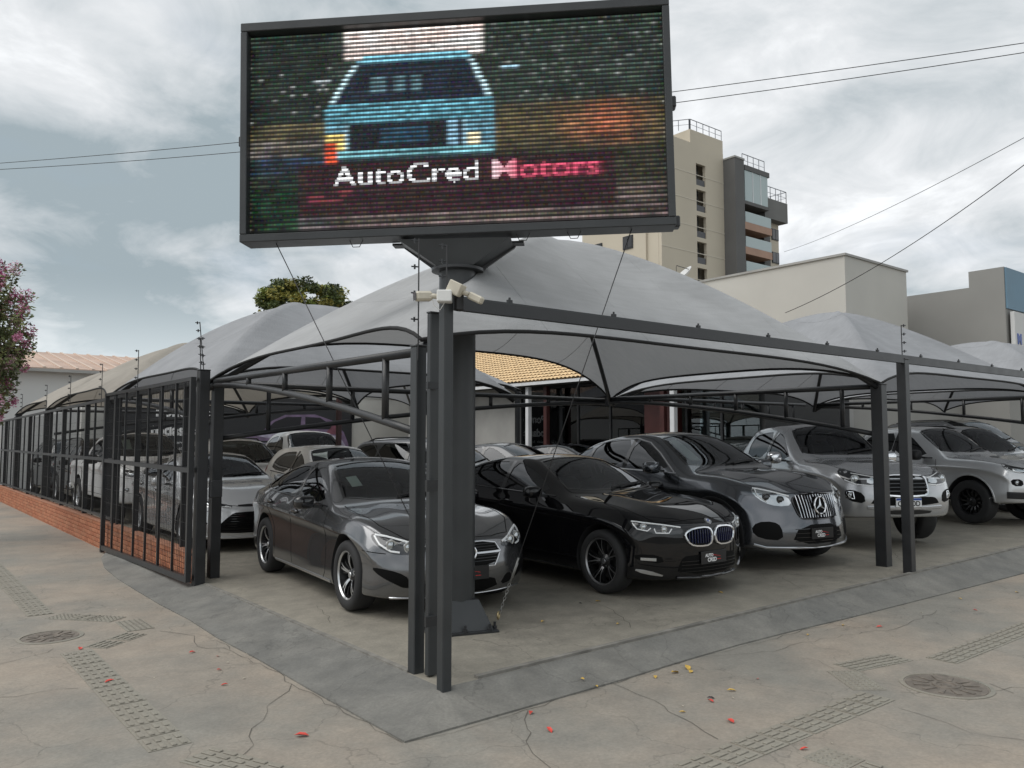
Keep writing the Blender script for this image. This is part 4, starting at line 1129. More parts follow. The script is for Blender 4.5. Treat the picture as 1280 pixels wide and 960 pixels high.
def sp_suv(kind):
    s = dict(name='parked_car', cat='car', wb=2.65, r=.345, tw=.225, rim=.225, Wmax=.90, q=1, ns=22, wheel='silver5',
        top=[(-2.12, 1.0), (-2.1, 1.18), (-2.0, 1.45), (-1.86, 1.58), (-1.4, 1.64), (-.6, 1.665), (-.1, 1.655), (.2, 1.60), (.62, 1.33), (.98, 1.10), (1.35, 1.07), (1.75, 1.02), (2.0, .95), (2.2, .85)],
        belt=[(-2.12, .98), (-2.0, 1.06), (-1.5, 1.06), (-.6, 1.03), (.5, 1.01), (1.0, 1.0), (1.4, .99), (1.8, .93), (2.0, .88), (2.2, .80)],
        W=[(-2.12, .85), (-1.6, .895), (-.5, .885), (.5, .885), (1.3, .90), (1.8, .88), (2.2, .83)],
        z0=[(-2.12, .36), (-1.5, .24), (1.5, .23), (2.2, .27)],
        rake_f=[(.2, .08), (.35, .0), (.6, .0), (.8, .05), (1.0, .15)], rake_r=[(.3, .12), (.5, .0), (1.0, .05), (1.6, .12)], tplan=.12,
        nplan=.34, nlen=.7, shoulder=.14, beltw=.945, tumble=.34, crown=.05,
        cabin=(-1.9, .92), ws_floor=1.04, floor=.05,
        side_windows=[[(.66, 1.06), (.38, 1.27), (.10, 1.45), (-.20, 1.53), (-.22, 1.075)], [(-.29, 1.075), (-.27, 1.535), (-.8, 1.53), (-1.08, 1.51), (-1.10, 1.09)], [(-1.16, 1.10), (-1.14, 1.505), (-1.55, 1.48), (-1.72, 1.42), (-1.74, 1.18)]],
        pillars=[[(-.21, 1.065), (-.19, 1.545), (-.28, 1.55), (-.30, 1.065)]],
        trim=([(.72, 1.035), (-.3, 1.055), (-1.75, 1.085)], 'gloss_black'),
        windscreen=[(.90, 0), (.87, .4), (.78, .66), (.38, .585), (.20, .53), (.17, .3), (.16, 0)],
        gaps_side=[[(.78, 1.0), (.84, .8), (.84, .40), (.78, .30)], [(-.26, 1.06), (-.28, .7), (-.24, .33)], [(-1.13, 1.08), (-1.12, .9), (-.92, .66), (-.88, .4)], [(.78, .29), (-.9, .29)]],
        gaps_top=[[(.95, .72), (1.35, .75), (1.75, .72), (1.96, .6), (2.04, .3), (2.06, 0)]],
        handles=[(-.12, .90), (-1.0, .93)],
        mirror=(.52, .87, 1.08), mirror_size=(.075, .11, .075),
        seat=(-.15, .7, .37), dash=(.78, 1.02), mirror_in=(.25, 1.45), wiper=[(.87, .05, .72, .58)],
        front=[('patch', 'headlight', [(26, .80), (28, .88), (44, .91), (56, .93), (54, .85), (42, .79)], 'lamp_dark', .004, True, 1),
               ('patch', 'headlight_reflector', [(32, .82), (46, .84), (49, .88), (34, .865)], 'lamp_clear', .008, True, 1),
               ('strip', 'daytime_light', [(28, .878), (44, .906), (54, .92)], .013, 'lamp_white', .010, True),
               ('patch', 'grille', [(-25, .90), (25, .90), (24, .74), (-24, .74)], 'mesh_black', .004, False, 1),
               ('bars', 'grille_bar', [[(-24, .77 + .05 * k), (24, .77 + .05 * k)] for k in range(3)], .012, 'satin_chrome', .014),
               ('patch', 'lower_intake', [(-34, .36), (34, .36), (28, .54), (-28, .54)], 'mesh_black', .004, False, 1),
               ('lens', 'fog_light', (44, .52), .035, 'lamp_clear', .006, True),
               ('strip', 'front_lip', [(-40, .31), (0, .30), (40, .31)], .04, 'satin_chrome', .012, False),
               ('plate', 'number_plate', (0, .58), (.40, .13), 'dealer')],
        rear=[('p', 'tail_light', [(40, .92), (56, .92), (56, 1.10), (40, 1.08)], 'lamp_red', .004, True)])
    s['extra'] = [roof_rails]
    s['cladding'] = (.06, 'black_plastic')
    if kind == 'white': s.update(paint=WHITE, label='white utility car with roof rails')
    if kind == 'black': s.update(paint=BLACKP, label='black utility car with square headlights', tint='tinted_glass',
        top=[(-2.12, 1.0), (-2.1, 1.3), (-2.03, 1.56), (-1.9, 1.66), (-1.4, 1.69), (-.6, 1.70), (.0, 1.69), (.30, 1.62), (.62, 1.37), (.90, 1.13), (1.35, 1.11), (1.75, 1.08), (2.0, 1.03), (2.2, .93)],
        belt=[(-2.12, .98), (-2.0, 1.06), (-1.5, 1.06), (-.6, 1.03), (.5, 1.03), (1.0, 1.04), (1.4, 1.04), (1.8, 1.0), (2.0, .96), (2.2, .88)])
    if kind == 'big': s.update(paint=SILVER2, label='light silver utility car', wb=2.85, r=.38, rim=.24, Wmax=.93, cladding=(.03, SILVER2),
        top=[(-2.45, 1.1), (-2.42, 1.35), (-2.3, 1.66), (-2.1, 1.78), (-1.5, 1.83), (-.6, 1.845), (-.1, 1.83), (.25, 1.77), (.66, 1.48), (1.05, 1.20), (1.45, 1.17), (1.85, 1.12), (2.15, 1.05), (2.36, .95)],
        belt=[(-2.45, 1.05), (-2.2, 1.14), (-1.5, 1.15), (-.6, 1.12), (.5, 1.10), (1.0, 1.09), (1.5, 1.09), (1.9, 1.03), (2.15, .98), (2.36, .90)],
        W=[(-2.45, .88), (-1.8, .925), (-.5, .91), (.5, .91), (1.4, .93), (1.9, .91), (2.36, .85)],
        z0=[(-2.45, .45), (-1.5, .34), (1.5, .33), (2.36, .38)],
        cabin=(-2.2, .98), ws_floor=1.13, floor=.15,
        side_windows=[[(.72, 1.16), (.44, 1.39), (.14, 1.60), (-.18, 1.70), (-.20, 1.17)], [(-.27, 1.17), (-.25, 1.705), (-.85, 1.71), (-1.18, 1.69), (-1.2, 1.19)], [(-1.27, 1.20), (-1.25, 1.685), (-1.8, 1.66), (-2.0, 1.6), (-2.03, 1.28)]],
        pillars=[[(-.19, 1.16), (-.17, 1.715), (-.26, 1.72), (-.28, 1.16)]], trim=([(.8, 1.135), (-.3, 1.15), (-2.02, 1.19)], 'satin_chrome'),
        windscreen=[(.97, 0), (.94, .4), (.84, .69), (.42, .61), (.25, .56), (.22, .3), (.21, 0)],
        gaps_side=[[(.84, 1.1), (.9, .9), (.9, .5)], [(-.24, 1.16), (-.26, .8), (-.22, .43)], [(-1.23, 1.18), (-1.22, 1.0), (-.98, .74), (-.95, .5)], [(.85, .42), (-.95, .42)]],
        gaps_top=[[(1.02, .75), (1.45, .78), (1.85, .75), (2.1, .62), (2.2, .3), (2.22, 0)]],
        handles=[(-.1, 1.0), (-1.08, 1.03)], mirror=(.58, .90, 1.18),
        seat=(-.15, .8, .38), dash=(.85, 1.1), mirror_in=(.33, 1.62), wiper=[(.93, .05, .78, .58)],
        front=[('patch', 'headlight', [(26, .90), (28, .97), (44, 1.0), (58, 1.04), (54, .94), (42, .88)], 'lamp_dark', .004, True, 1),
               ('patch', 'headlight_reflector', [(32, .91), (46, .93), (49, .97), (34, .955)], 'lamp_clear', .008, True, 1),
               ('patch', 'grille', [(-25, .98), (25, .98), (24, .78), (-24, .78)], 'mesh_black', .004, False, 1),
               ('strip', 'grille_bar', [(-24, .88), (24, .88)], .05, 'satin_chrome', .016, False),
               ('patch', 'lower_intake', [(-34, .50), (34, .50), (28, .68), (-28, .68)], 'mesh_black', .004, False, 1),
               ('lens', 'fog_light', (44, .66), .035, 'lamp_clear', .006, True),
               ('plate', 'number_plate', (0, .66), (.40, .13), 'dealer')])
    return s
def roof_rails(sh, root, sp):
    for sg in (1, -1):
        pts = []
        x0, x1 = sp['cabin'][0] + .35, sp['windscreen'][-1][0] - .15
        for k in range(9):
            x = x0 + (x1 - x0) * k / 8; rows, zc = sh.section(x); y = rows[8][0] * .93
            c, n = sh.lift('T', x, sg * y); pts.append(c + n * (.035 if 0 < k < 8 else -.005))
        m = MB(); m.tube(pts, .016, 6); m.build('roof_rail', MATS['black_plastic'], root, smooth=True)
def sp_hatch():
    s = sp_suv('white')
    s.update(paint=CREAM, label='pale champagne hatchback', wb=2.55, r=.31, rim=.2, Wmax=.86, cladding=(.02, CREAM),
        top=[(-1.95, .95), (-1.93, 1.1), (-1.8, 1.32), (-1.62, 1.43), (-1.2, 1.485), (-.5, 1.51), (-.1, 1.50), (.18, 1.45), (.62, 1.20), (1.02, .985), (1.35, .945), (1.65, .885), (1.9, .80), (2.05, .70)],
        belt=[(-1.95, .92), (-1.8, .97), (-1.4, .965), (-.6, .93), (.5, .90), (1.0, .885), (1.4, .865), (1.7, .80), (1.9, .735), (2.05, .65)],
        W=[(-1.95, .80), (-1.5, .85), (-.5, .845), (.5, .845), (1.25, .86), (1.7, .84), (2.05, .79)],
        z0=[(-1.95, .3), (-1.5, .2), (1.5, .18), (2.05, .2)], rake_f=[(.15, .08), (.3, .0), (.5, .0), (.7, .05), (.85, .15)],
        cabin=(-1.75, .92), ws_floor=.93, floor=0,
        side_windows=[[(.66, .95), (.38, 1.12), (.10, 1.28), (-.20, 1.375), (-.22, .97)], [(-.29, .975), (-.27, 1.38), (-.75, 1.375), (-1.05, 1.34), (-1.3, 1.2), (-1.28, 1.03)]],
        pillars=[[(-.21, .965), (-.19, 1.385), (-.28, 1.39), (-.30, .965)]], trim=([(.72, .93), (-.3, .955), (-1.3, 1.0)], 'gloss_black'),
        windscreen=[(.93, 0), (.9, .4), (.8, .63), (.38, .56), (.18, .51), (.15, .3), (.14, 0)],
        gaps_side=[[(.78, .92), (.84, .7), (.84, .30)], [(-.26, .96), (-.28, .6), (-.24, .27)], [(-1.2, 1.0), (-1.1, .7), (-.9, .4)]],
        gaps_top=[[(.98, .68), (1.35, .7), (1.65, .67), (1.83, .5), (1.9, .3), (1.92, 0)]],
        handles=[(-.12, .82), (-1.0, .84)], mirror=(.52, .83, .97), seat=(-.15, .58, .35), dash=(.8, .93), mirror_in=(.25, 1.32),
        front=[('patch', 'headlight', [(26, .62), (28, .68), (44, .73), (58, .76), (54, .69), (42, .62)], 'lamp_dark', .004, True, 1),
               ('patch', 'headlight_reflector', [(32, .64), (46, .67), (49, .70), (34, .675)], 'lamp_clear', .008, True, 1),
               ('patch', 'grille', [(-22, .68), (22, .68), (22, .62), (-22, .62)], 'mesh_black', .004, False, 1),
               ('patch', 'lower_intake', [(-30, .26), (30, .26), (26, .46), (-26, .46)], 'mesh_black', .004, False, 1),
               ('lens', 'fog_light', (46, .40), .035, 'lamp_clear', .006, True),
               ('plate', 'number_plate', (0, .5), (.40, .13), 'dealer')])
    s['extra'] = []
    return s
# ------------------------------------------------------------------ setting materials
def concrete(name, base, tint, spots=0.5, rough=.85, fine=.35):
    m, nt, b = new_mat(name); N = nt.nodes.new; L = nt.links.new
    tc = N('ShaderNodeTexCoord')
    n1 = N('ShaderNodeTexNoise'); n1.inputs['Scale'].default_value = .55; n1.inputs['Detail'].default_value = 7; n1.inputs['Roughness'].default_value = .62
    n2 = N('ShaderNodeTexNoise'); n2.inputs['Scale'].default_value = 3.2; n2.inputs['Detail'].default_value = 8; n2.inputs['Roughness'].default_value = .7
    n3 = N('ShaderNodeTexNoise'); n3.inputs['Scale'].default_value = 55; n3.inputs['Detail'].default_value = 4
    for n in (n1, n2, n3): L(tc.outputs['Object'], n.inputs['Vector'])
    r1 = N('ShaderNodeValToRGB'); r1.color_ramp.elements[0].position = .38; r1.color_ramp.elements[1].position = .62
    r1.color_ramp.elements[0].color = (*base, 1); r1.color_ramp.elements[1].color = (*tint, 1)
    L(n1.outputs['Fac'], r1.inputs['Fac'])
    r2 = N('ShaderNodeValToRGB'); r2.color_ramp.elements[0].position = .3; r2.color_ramp.elements[1].position = .72
    r2.color_ramp.elements[0].color = (.62, .62, .62, 1); r2.color_ramp.elements[1].color = (1.14, 1.13, 1.11, 1)
    L(n2.outputs['Fac'], r2.inputs['Fac'])
    r3 = N('ShaderNodeValToRGB'); r3.color_ramp.elements[0].position = .25; r3.color_ramp.elements[1].position = .75
    r3.color_ramp.elements[0].color = (1 - fine, 1 - fine, 1 - fine, 1); r3.color_ramp.elements[1].color = (1 + fine * .4,) * 3 + (1,)
    L(n3.outputs['Fac'], r3.inputs['Fac'])
    m1 = N('ShaderNodeMix'); m1.data_type = 'RGBA'; m1.blend_type = 'MULTIPLY'; m1.inputs['Factor'].default_value = spots
    L(r1.outputs['Color'], m1.inputs['A']); L(r2.outputs['Color'], m1.inputs['B'])
    m2 = N('ShaderNodeMix'); m2.data_type = 'RGBA'; m2.blend_type = 'MULTIPLY'; m2.inputs['Factor'].default_value = .5
    L(m1.outputs['Result'], m2.inputs['A']); L(r3.outputs['Color'], m2.inputs['B'])
    # hairline crazing
    v = N('ShaderNodeTexVoronoi'); v.feature = 'DISTANCE_TO_EDGE'; v.inputs['Scale'].default_value = .8
    wv = N('ShaderNodeTexNoise'); wv.inputs['Scale'].default_value = 1.6; wv.inputs['Detail'].default_value = 6
    L(tc.outputs['Object'], wv.inputs['Vector'])
    ad = N('ShaderNodeMix'); ad.data_type = 'RGBA'; ad.blend_type = 'LINEAR_LIGHT'; ad.inputs['Factor'].default_value = .55
    L(tc.outputs['Object'], ad.inputs['A']); L(wv.outputs['Color'], ad.inputs['B']); L(ad.outputs['Result'], v.inputs['Vector'])
    vr = N('ShaderNodeMapRange'); vr.inputs['From Min'].default_value = .0; vr.inputs['From Max'].default_value = .008
    vr.inputs['To Min'].default_value = .62; vr.inputs['To Max'].default_value = 1.0
    L(v.outputs['Distance'], vr.inputs['Value'])
    m3 = N('ShaderNodeMix'); m3.data_type = 'RGBA'; m3.blend_type = 'MULTIPLY'; m3.inputs['Factor'].default_value = .7
    L(m2.outputs['Result'], m3.inputs['A']); L(vr.outputs[0], m3.inputs['B'])
    L(m3.outputs['Result'], b.inputs['Base Color'])
    rr = N('ShaderNodeMapRange'); rr.inputs['To Min'].default_value = rough - .22; rr.inputs['To Max'].default_value = min(1, rough + .08)
    L(n2.outputs['Fac'], rr.inputs['Value']); L(rr.outputs[0], b.inputs['Roughness'])
    bp = N('ShaderNodeBump'); bp.inputs['Strength'].default_value = .35; bp.inputs['Distance'].default_value = .006
    L(n3.outputs['Fac'], bp.inputs['Height']); L(bp.outputs[0], b.inputs['Normal'])
    MATS[name] = m
    return m
PAVE = concrete('pavement_concrete', (.345, .293, .238), (.248, .235, .206), .55)
RAMP = concrete('painted_ramp', (.175, .174, .163), (.222, .215, .195), .95)
LOT = concrete('painted_lot', (.275, .256, .215), (.315, .29, .242), .85, .75)
CRACK = simple('crack_dark', (.105, .095, .08), .95)
STEEL = simple('charcoal_paint', (.021, .022, .024), .38, var=.2, scale=5, bump=.05)
STEEL2 = simple('charcoal_paint_worn', (.034, .037, .039), .40, var=.16, scale=3, bump=.08)
WIRE = simple('mesh_wire', (.03, .03, .032), .5)
BRICK = [simple('brick_%d' % k, c, .85, var=.18, scale=18, bump=.3, bscale=90) for k, c in enumerate([(.40, .15, .075), (.36, .13, .065), (.44, .18, .095), (.38, .16, .085)])]
MORTAR = simple('mortar', (.33, .17, .11), .95, var=.2, scale=30)

# ------------------------------------------------------------------ ground
ZS = -0.10                                     # pavement level; the lot floor lies at 0 and rises gently to the right
def zlot(x): return .008 * max(0.0, x)
def sheet(name, xs, ys, zf, mat):
    V = [(x, y, zf(x, y)) for x in xs for y in ys]; n = len(ys)
    F = [(i * n + j, (i + 1) * n + j, (i + 1) * n + j + 1, i * n + j + 1) for i in range(len(xs) - 1) for j in range(n - 1)]
    return tag(mesh_obj(name, V, F, mat, smooth=True), kind='structure')
sheet('ground', [-600, 600], [-600, 900], lambda x, y: -.16, simple('far_ground', (.12, .115, .10), .95, var=.3, scale=.05))
pave = mesh_obj('pavement', [(-14, -14, ZS), (60, -14, ZS), (60, -.02, ZS), (-.02, -.02, ZS), (-.02, 40, ZS), (-14, 40, ZS)], [(0, 1, 2, 3), (0, 3, 4, 5)], PAVE)
tag(pave, kind='structure')
sheet('car_park_floor', [0, 6, 12, 20, 40], [0, 12, 26], lambda x, y: zlot(x), LOT)
# sloping apron between the lot and the pavement
def apron():
    r = random.Random(3)
    V = []; F = []
    def run(pts_in, pts_out):
        n0 = len(V); m = len(pts_in)
        for a, b in zip(pts_in, pts_out):
            V.append(a); V.append(((a[0] + b[0]) / 2, (a[1] + b[1]) / 2, (a[2] * .42 + b[2] * .58))); V.append(b); V.append((b[0], b[1], -.14))
        for i in range(m - 1):
            for k in range(3):
                F.append((n0 + i * 4 + k, n0 + (i + 1) * 4 + k, n0 + (i + 1) * 4 + k + 1, n0 + i * 4 + k + 1))
    ys = [9.2, 8.6, 7.6, 6.5, 5.5, 4.5, 3.6, 2.7, 1.8, .9, 0.0]
    wd = [.12, .30, .47, .54, .56, .57, .55, .58, .56, .57, .56]
    run([(.0, y, .001) for y in ys], [(-w, y if y > 0 else -.45, ZS + .012) for y, w in zip(ys, wd)])
    xs = [0, .6, 1.3, 2.0, 2.8, 3.6, 4.5, 5.5, 6.7, 8, 9.5, 11.5, 14, 18, 24, 40]
    wf = [.45, .42, .40, .36, .33, .34, .38, .40, .42, .44, .45, .45, .45, .45, .45, .45]
    run([(x, 0, zlot(x) + .001) for x in xs], [(x if x > 0 else -.56, -w, ZS + .012) for x, w in zip(xs, wf)])
    tag(mesh_obj('apron', V, F, RAMP, smooth=False), kind='structure')
apron()
# raised lip along the two edges of the lot
m = MB()
for i in range(16):
    x0 = .3 + i * 1.6; m.bar((x0, .03, zlot(x0) + .005), (x0 + 1.6, .03, zlot(x0 + 1.6) + .005), .045, .03)
tag(m.build('lot_edge_lip', simple('lip_concrete', (.2, .19, .17), .9, var=.3, scale=8)), kind='structure')
m = MB(); m.bar((.02, .45, .004), (.02, 4.9, .004), .04, .022)
tag(m.build('lot_edge_lip', MATS['lip_concrete']), kind='structure')
def crack(pts, w=.012, z=ZS, jit=.035, parent=pave, zf=None):
    r = RND; out = []
    for i in range(len(pts) - 1):
        a, b = pts[i], pts[i + 1]; d = math.hypot(b[0] - a[0], b[1] - a[1]); n = max(1, int(d / .12))
        for k in range(n):
            t = k / n; out.append((a[0] + (b[0] - a[0]) * t + r.uniform(-jit, jit), a[1] + (b[1] - a[1]) * t + r.uniform(-jit, jit)))
    out.append(pts[-1]); V = []; F = []
    for i, p in enumerate(out):
        a = out[max(0, i - 1)]; b = out[min(len(out) - 1, i + 1)]; d = Vector((b[0] - a[0], b[1] - a[1])).normalized(); nn = Vector((-d.y, d.x))
        ww = w * (r.uniform(.35, 1.0)); zz = zf(*p) if zf else z + .0035
        V += [(p[0] + nn.x * ww / 2, p[1] + nn.y * ww / 2, zz), (p[0] - nn.x * ww / 2, p[1] - nn.y * ww / 2, zz)]
    for i in range(len(out) - 1): F.append((2 * i, 2 * i + 1, 2 * i + 3, 2 * i + 2))
    mesh_obj('crack', V, F, CRACK, parent)
for c in ([(-.60, 2.6), (-.60, 1.14), (-.585, .1), (-.57, -.44)], [(-.57, -.46), (-.1, -.46), (.35, -.44), (1.6, -.38), (2.8, -.35), (4.5, -.40)],
          [(-.62, 1.0), (-1.0, .55), (-1.36, -.05)], [(.32, -.48), (.0, -.9), (-.16, -1.22), (-.4, -1.9)], [(1.2, -.42), (1.1, -.95), (.9, -1.55)],
          [(-.62, 2.2), (-.8, 2.55), (-.72, 2.9), (-.9, 3.3)], [(2.3, -.36), (2.9, -.62), (3.6, -.66), (4.6, -.9), (5.6, -.75)], [(2.75, -1.2), (2.9, -1.0), (2.85, -.85)],
          [(2.6, -1.78), (3.2, -2.2), (4.0, -2.7), (4.6, -3.2)], [(2.25, -1.95), (2.2, -2.4), (2.3, -2.9), (2.7, -3.2)], [(3.3, -2.12), (3.2, -2.3)], 
          [(-1.8, 1.9), (-2.4, 2.0), (-3, 2.2)], [(-1.75, 3.2), (-2.2, 2.9), (-2.8, 3.1)]):
    crack(c, .0055)
for c in ([(2.2, .35), (2.6, .9), (2.7, 1.4)], [(1.0, .5), (.9, .9)], [(4.9, .4), (5.4, .9)], [(7.5, .5), (8.3, 1.0), (9.5, 1.1)], [(.3, 2.2), (.5, 3.0)]):
    crack(c, .006, parent=bpy.data.objects['car_park_floor'], zf=lambda x, y: zlot(x) + .003)

# tactile paving: every tile a part of the pavement
TACT = concrete('tactile_concrete', (.30, .272, .225), (.255, .243, .207), .6)
def tile_mesh(kind):
    mb = MB(); h = .118
    mb.box(-h, h, -h, h, -.02, .004, 0)
    if kind == 'bar':
        for i in range(4):
            for j in (0, 1):
                y0 = -.098 + i * .056; x0 = -.108 + j * .112; mb.box(x0, x0 + .088, y0, y0 + .03, .004, .011, 0, bev=.004)
    else:
        for i in range(5):
            for j in range(5):
                x = -.092 + .046 * i; y = -.092 + .046 * j; mb.lathe([(0.0001, .011), (.009, .0105), (.013, .004)], 6, Matrix.Translation((x, y, 0)))
    o = mb.build('tactile_tile', TACT); me = o.data; bpy.data.objects.remove(o); return me
TB, TD = tile_mesh('bar'), tile_mesh('dot')
def tact(a, b, first='bar', ends=False):
    a = Vector((*a, 0)); b = Vector((*b, 0)); d = b - a; n = max(1, int(round(d.length / .24))); ang = atan2(d.y, d.x)
    for i in range(n):
        p = a + d * ((i + .5) / n)
        share('tactile_tile', TD if ends and i in (0, n - 1) else TB, pave, Matrix.Translation((p.x, p.y, ZS + RND.uniform(-.001, .002))) @ Matrix.Rotation(ang + RND.uniform(-.01, .01), 4, 'Z'))
tact((-1.64, 4.75), (-1.64, 10.5))
tact((-1.64, .32), (-1.64, 3.0))
tact((-1.55, 4.62), (-1.08, 4.05), ends=True); tact((-1.02, 3.95), (-1.02, 3.45), ends=True); tact((-1.08, 3.35), (-1.52, 3.0))
tact((-1.55, .12), (-1.28, -.5)); tact((-1.25, -.58), (-.2, -1.62))
tact((-.1, -1.74), (2.42, -1.74)); tact((2.5, -1.64), (2.78, -1.28), ends=True); tact((2.9, -1.25), (3.5, -1.36)); tact((3.66, -1.62), (9.2, -1.62))
tact((1.16, -2.0), (1.16, -3.0), ends=True)
def manhole(x, y, r, label):
    t = empty('manhole_cover', (x, y, ZS), RND.uniform(0, 1), label, 'manhole cover')
    mb = MB(); mb.lathe([(r + .035, -.02), (r + .035, .005), (r + .006, .007), (r + .002, -.006)], 40); mb.build('frame', TACT, t, sharp=40)
    mb = MB(); mb.lathe([(0.001, .004), (r - .006, .004), (r - .004, -.02)], 40)
    for k in range(12):
        a = 2 * pi * k / 12; mb.box(r * .42, r * .82, -.018, .018, .004, .010, 0, Matrix.Rotation(a, 4, 'Z'), bev=.003)
    mb.lathe([(r * .34, .004), (r * .33, .011), (r * .24, .011), (r * .23, .004)], 24); mb.lathe([(0.001, .010), (r * .12, .009), (r * .13, .004)], 16)
    mb.build('lid', simple('iron_lid', (.17, .145, .12), .6, metal=.2, var=.3, scale=14, bump=.2), t, sharp=30)
manhole(3.02, -1.93, .27, 'round cast manhole cover inside the bend of tactile tiles on the right pavement')
manhole(-1.72, 3.68, .23, 'round manhole cover sunk in the pavement at the left bend of the tactile strip')

# ------------------------------------------------------------------ fallen leaves and petals
def leaf_meshes():
    out = {}
    for nm, c in (('yellow', (.62, .40, .08)), ('red', (.62, .07, .05)), ('pale', (.55, .5, .4)), ('dark', (.03, .025, .03))):
        mt = simple('leaf_' + nm, c, .6, var=.25, scale=40)
        V = [(-.03, 0, .002), (-.012, .014, .010), (-.012, -.014, .009), (.012, .013, .013), (.012, -.012, .012), (.034, 0, .004), (0, 0, .004)]
        F = [(0, 6, 1), (0, 2, 6), (1, 6, 3), (2, 4, 6), (3, 6, 5), (4, 5, 6)]
        out[nm] = mesh_obj('leaf', V, F, mt, smooth=True).data
        bpy.data.objects.remove(bpy.data.objects['leaf'])
    return out
LM = leaf_meshes()
def leaf(x, y, kind, s, label, grp=None, z=None):
    if z is None:
        z = zlot(x) if (x > 0 and y > 0) else ZS
        if -.45 < y <= 0 and x > -.5: z = ZS + (y + .45) / .45 * .1 + .006
    o = share('leaf' if kind in ('yellow', 'pale', 'dark') else 'petal', LM[kind]); o.location = (x, y, z + .004); o.rotation_euler = (RND.uniform(-.2, .2), RND.uniform(-.2, .2), RND.uniform(0, 6.28)); o.scale = (s, s * RND.uniform(.8, 1.2), s)
    tag(o, label, 'leaf' if kind in ('yellow', 'pale', 'dark') else 'petal', grp)
G1, G2 = 'red petals dropped on the pavement', 'yellowed leaves dropped along the apron'
for (x, y, s) in ((.33, -.52, 1.0), (.22, -.83, 1.1), (1.42, -1.1, 1.0), (1.2, -1.42, 1.2), (-1.62, 1.9, 1.2), (-.9, 2.35, .9), (-.78, 2.1, .7), (-1.0, 1.3, .8), (-.98, .02, 1.3), (-1.60, 3.05, 1.0), (1.15, -1.95, .8), (4.4, -.75, .9), (-.9, 1.7, .7), (2.1, -1.0, .6), (5.9, -1.0, .7)):
    leaf(x, y, 'red', s * 1.05, 'small red petal lying on the concrete pavement', G1)
for (x, y, s) in ((1.75, -.52, 1.2), (1.92, -.50, 1.3), (1.86, -.58, .9), (1.55, -.50, .8), (1.0, -.30, .8), (1.02, -.42, .8), (1.72, -1.05, 1.0), (1.1, -1.12, .7), (2.2, .5, .7), (1.75, 1.0, .8), (4.2, -.5, .9), (2.75, 1.3, 1.0), (4.05, .78, 1.0), (6.4, -.65, .8), (7.3, -.9, .8), (3.6, -.5, .6)):
    leaf(x, y, 'yellow', s * 1.05, 'yellowed leaf lying on the concrete by the lot edge', G2)
for k in range(26):
    x, y = RND.uniform(-1.8, -.5), RND.uniform(1.0, 8.5)
    if k > 15: x, y = RND.uniform(0, 6), RND.uniform(-2.2, -.3)
    leaf(x, y, 'pale', RND.uniform(.25, .5), 'tiny pale scrap of dry leaf on the pavement', 'tiny pale leaf scraps on the pavement')
leaf(1.47, -1.06, 'dark', .9, 'dark curled dead leaf beside a red petal on the pavement')
leaf(2.55, 1.35, 'dark', .6, 'dark dead leaf under the front wheel of the black sedan', z=zlot(2.5))

# ------------------------------------------------------------------ posts of the corner and the frontage beam
def post(name, x, y, w, z0, z1, label, cat='post', rz=0.0, cap=True, mat=STEEL, d=None, parts=True):
    t = empty(name, (x, y, z0), rz, label, cat)
    d = d or w
    mb = MB(); mb.box(-w / 2, w / 2, -d / 2, d / 2, 0, z1 - z0, 0, bev=.006); mb.build('shaft', mat, t)
    if cap:
        mb = MB(); mb.box(-w / 2 - .004, w / 2 + .004, -d / 2 - .004, d / 2 + .004, z1 - z0, z1 - z0 + .012, 0, bev=.003); mb.build('cap', mat, t)
    return t
p1 = post('corner_post', .0, -.02, .075, -.06, 2.67, 'foremost square steel post at the very corner of the lot, carrying the beam', mat=STEEL2)
p2 = post('corner_post', .055, .42, .088, -.01, 2.33, 'square steel post behind the corner, holding the low end of the roof truss', mat=STEEL2)
p3 = post('gate_stile', .085, .27, .078, .01, 2.56, 'slim closing stile between the two corner posts', mat=STEEL2, d=.05)
mb = MB(); mb.box(-.05, .05, -.012, .012, 1.28, 1.36, 0); mb.box(-.05, .05, -.012, .012, .35, .42, 0); mb.box(-.05, .05, -.012, .012, 2.0, 2.05, 0); mb.build('latch', STEEL, p3, loc=(-.04, -.06, 0))
post('frontage_post', 6.78, .07, .11, .04, 2.63, 'square steel post under the frontage beam, nearer the street than the roof post')
post('roof_post', 7.06, .52, .145, .05, 2.36, 'thick square post carrying the meeting of two shade roofs beside the silver pickup')
post('frontage_post', 14.2, .07, .11, .1, 2.66, 'square steel post at the far right end of the frontage')
bt = empty('frontage_beam', (0, 0, 0), 0, 'long flat steel beam along the frontage from the corner post past the right edge', 'beam')
mb = MB(); mb.bar((.03, .03, 2.60), (14.3, .06, 2.655), .05, .085); mb.build('rail', STEEL, bt)
mb = MB(); mb.bar((.05, .03, 2.652), (14.3, .06, 2.707), .018, .014); mb.build('capping', STEEL2, bt)
for k in range(12):
    x = .6 + k * 1.1; mb = MB(); mb.box(-.02, .02, -.012, .012, 0, .022); mb.box(-.006, .006, -.006, .006, .02, .04); mb.build('clip', STEEL, bt, loc=(x, .035, 2.66 + x * .0037))
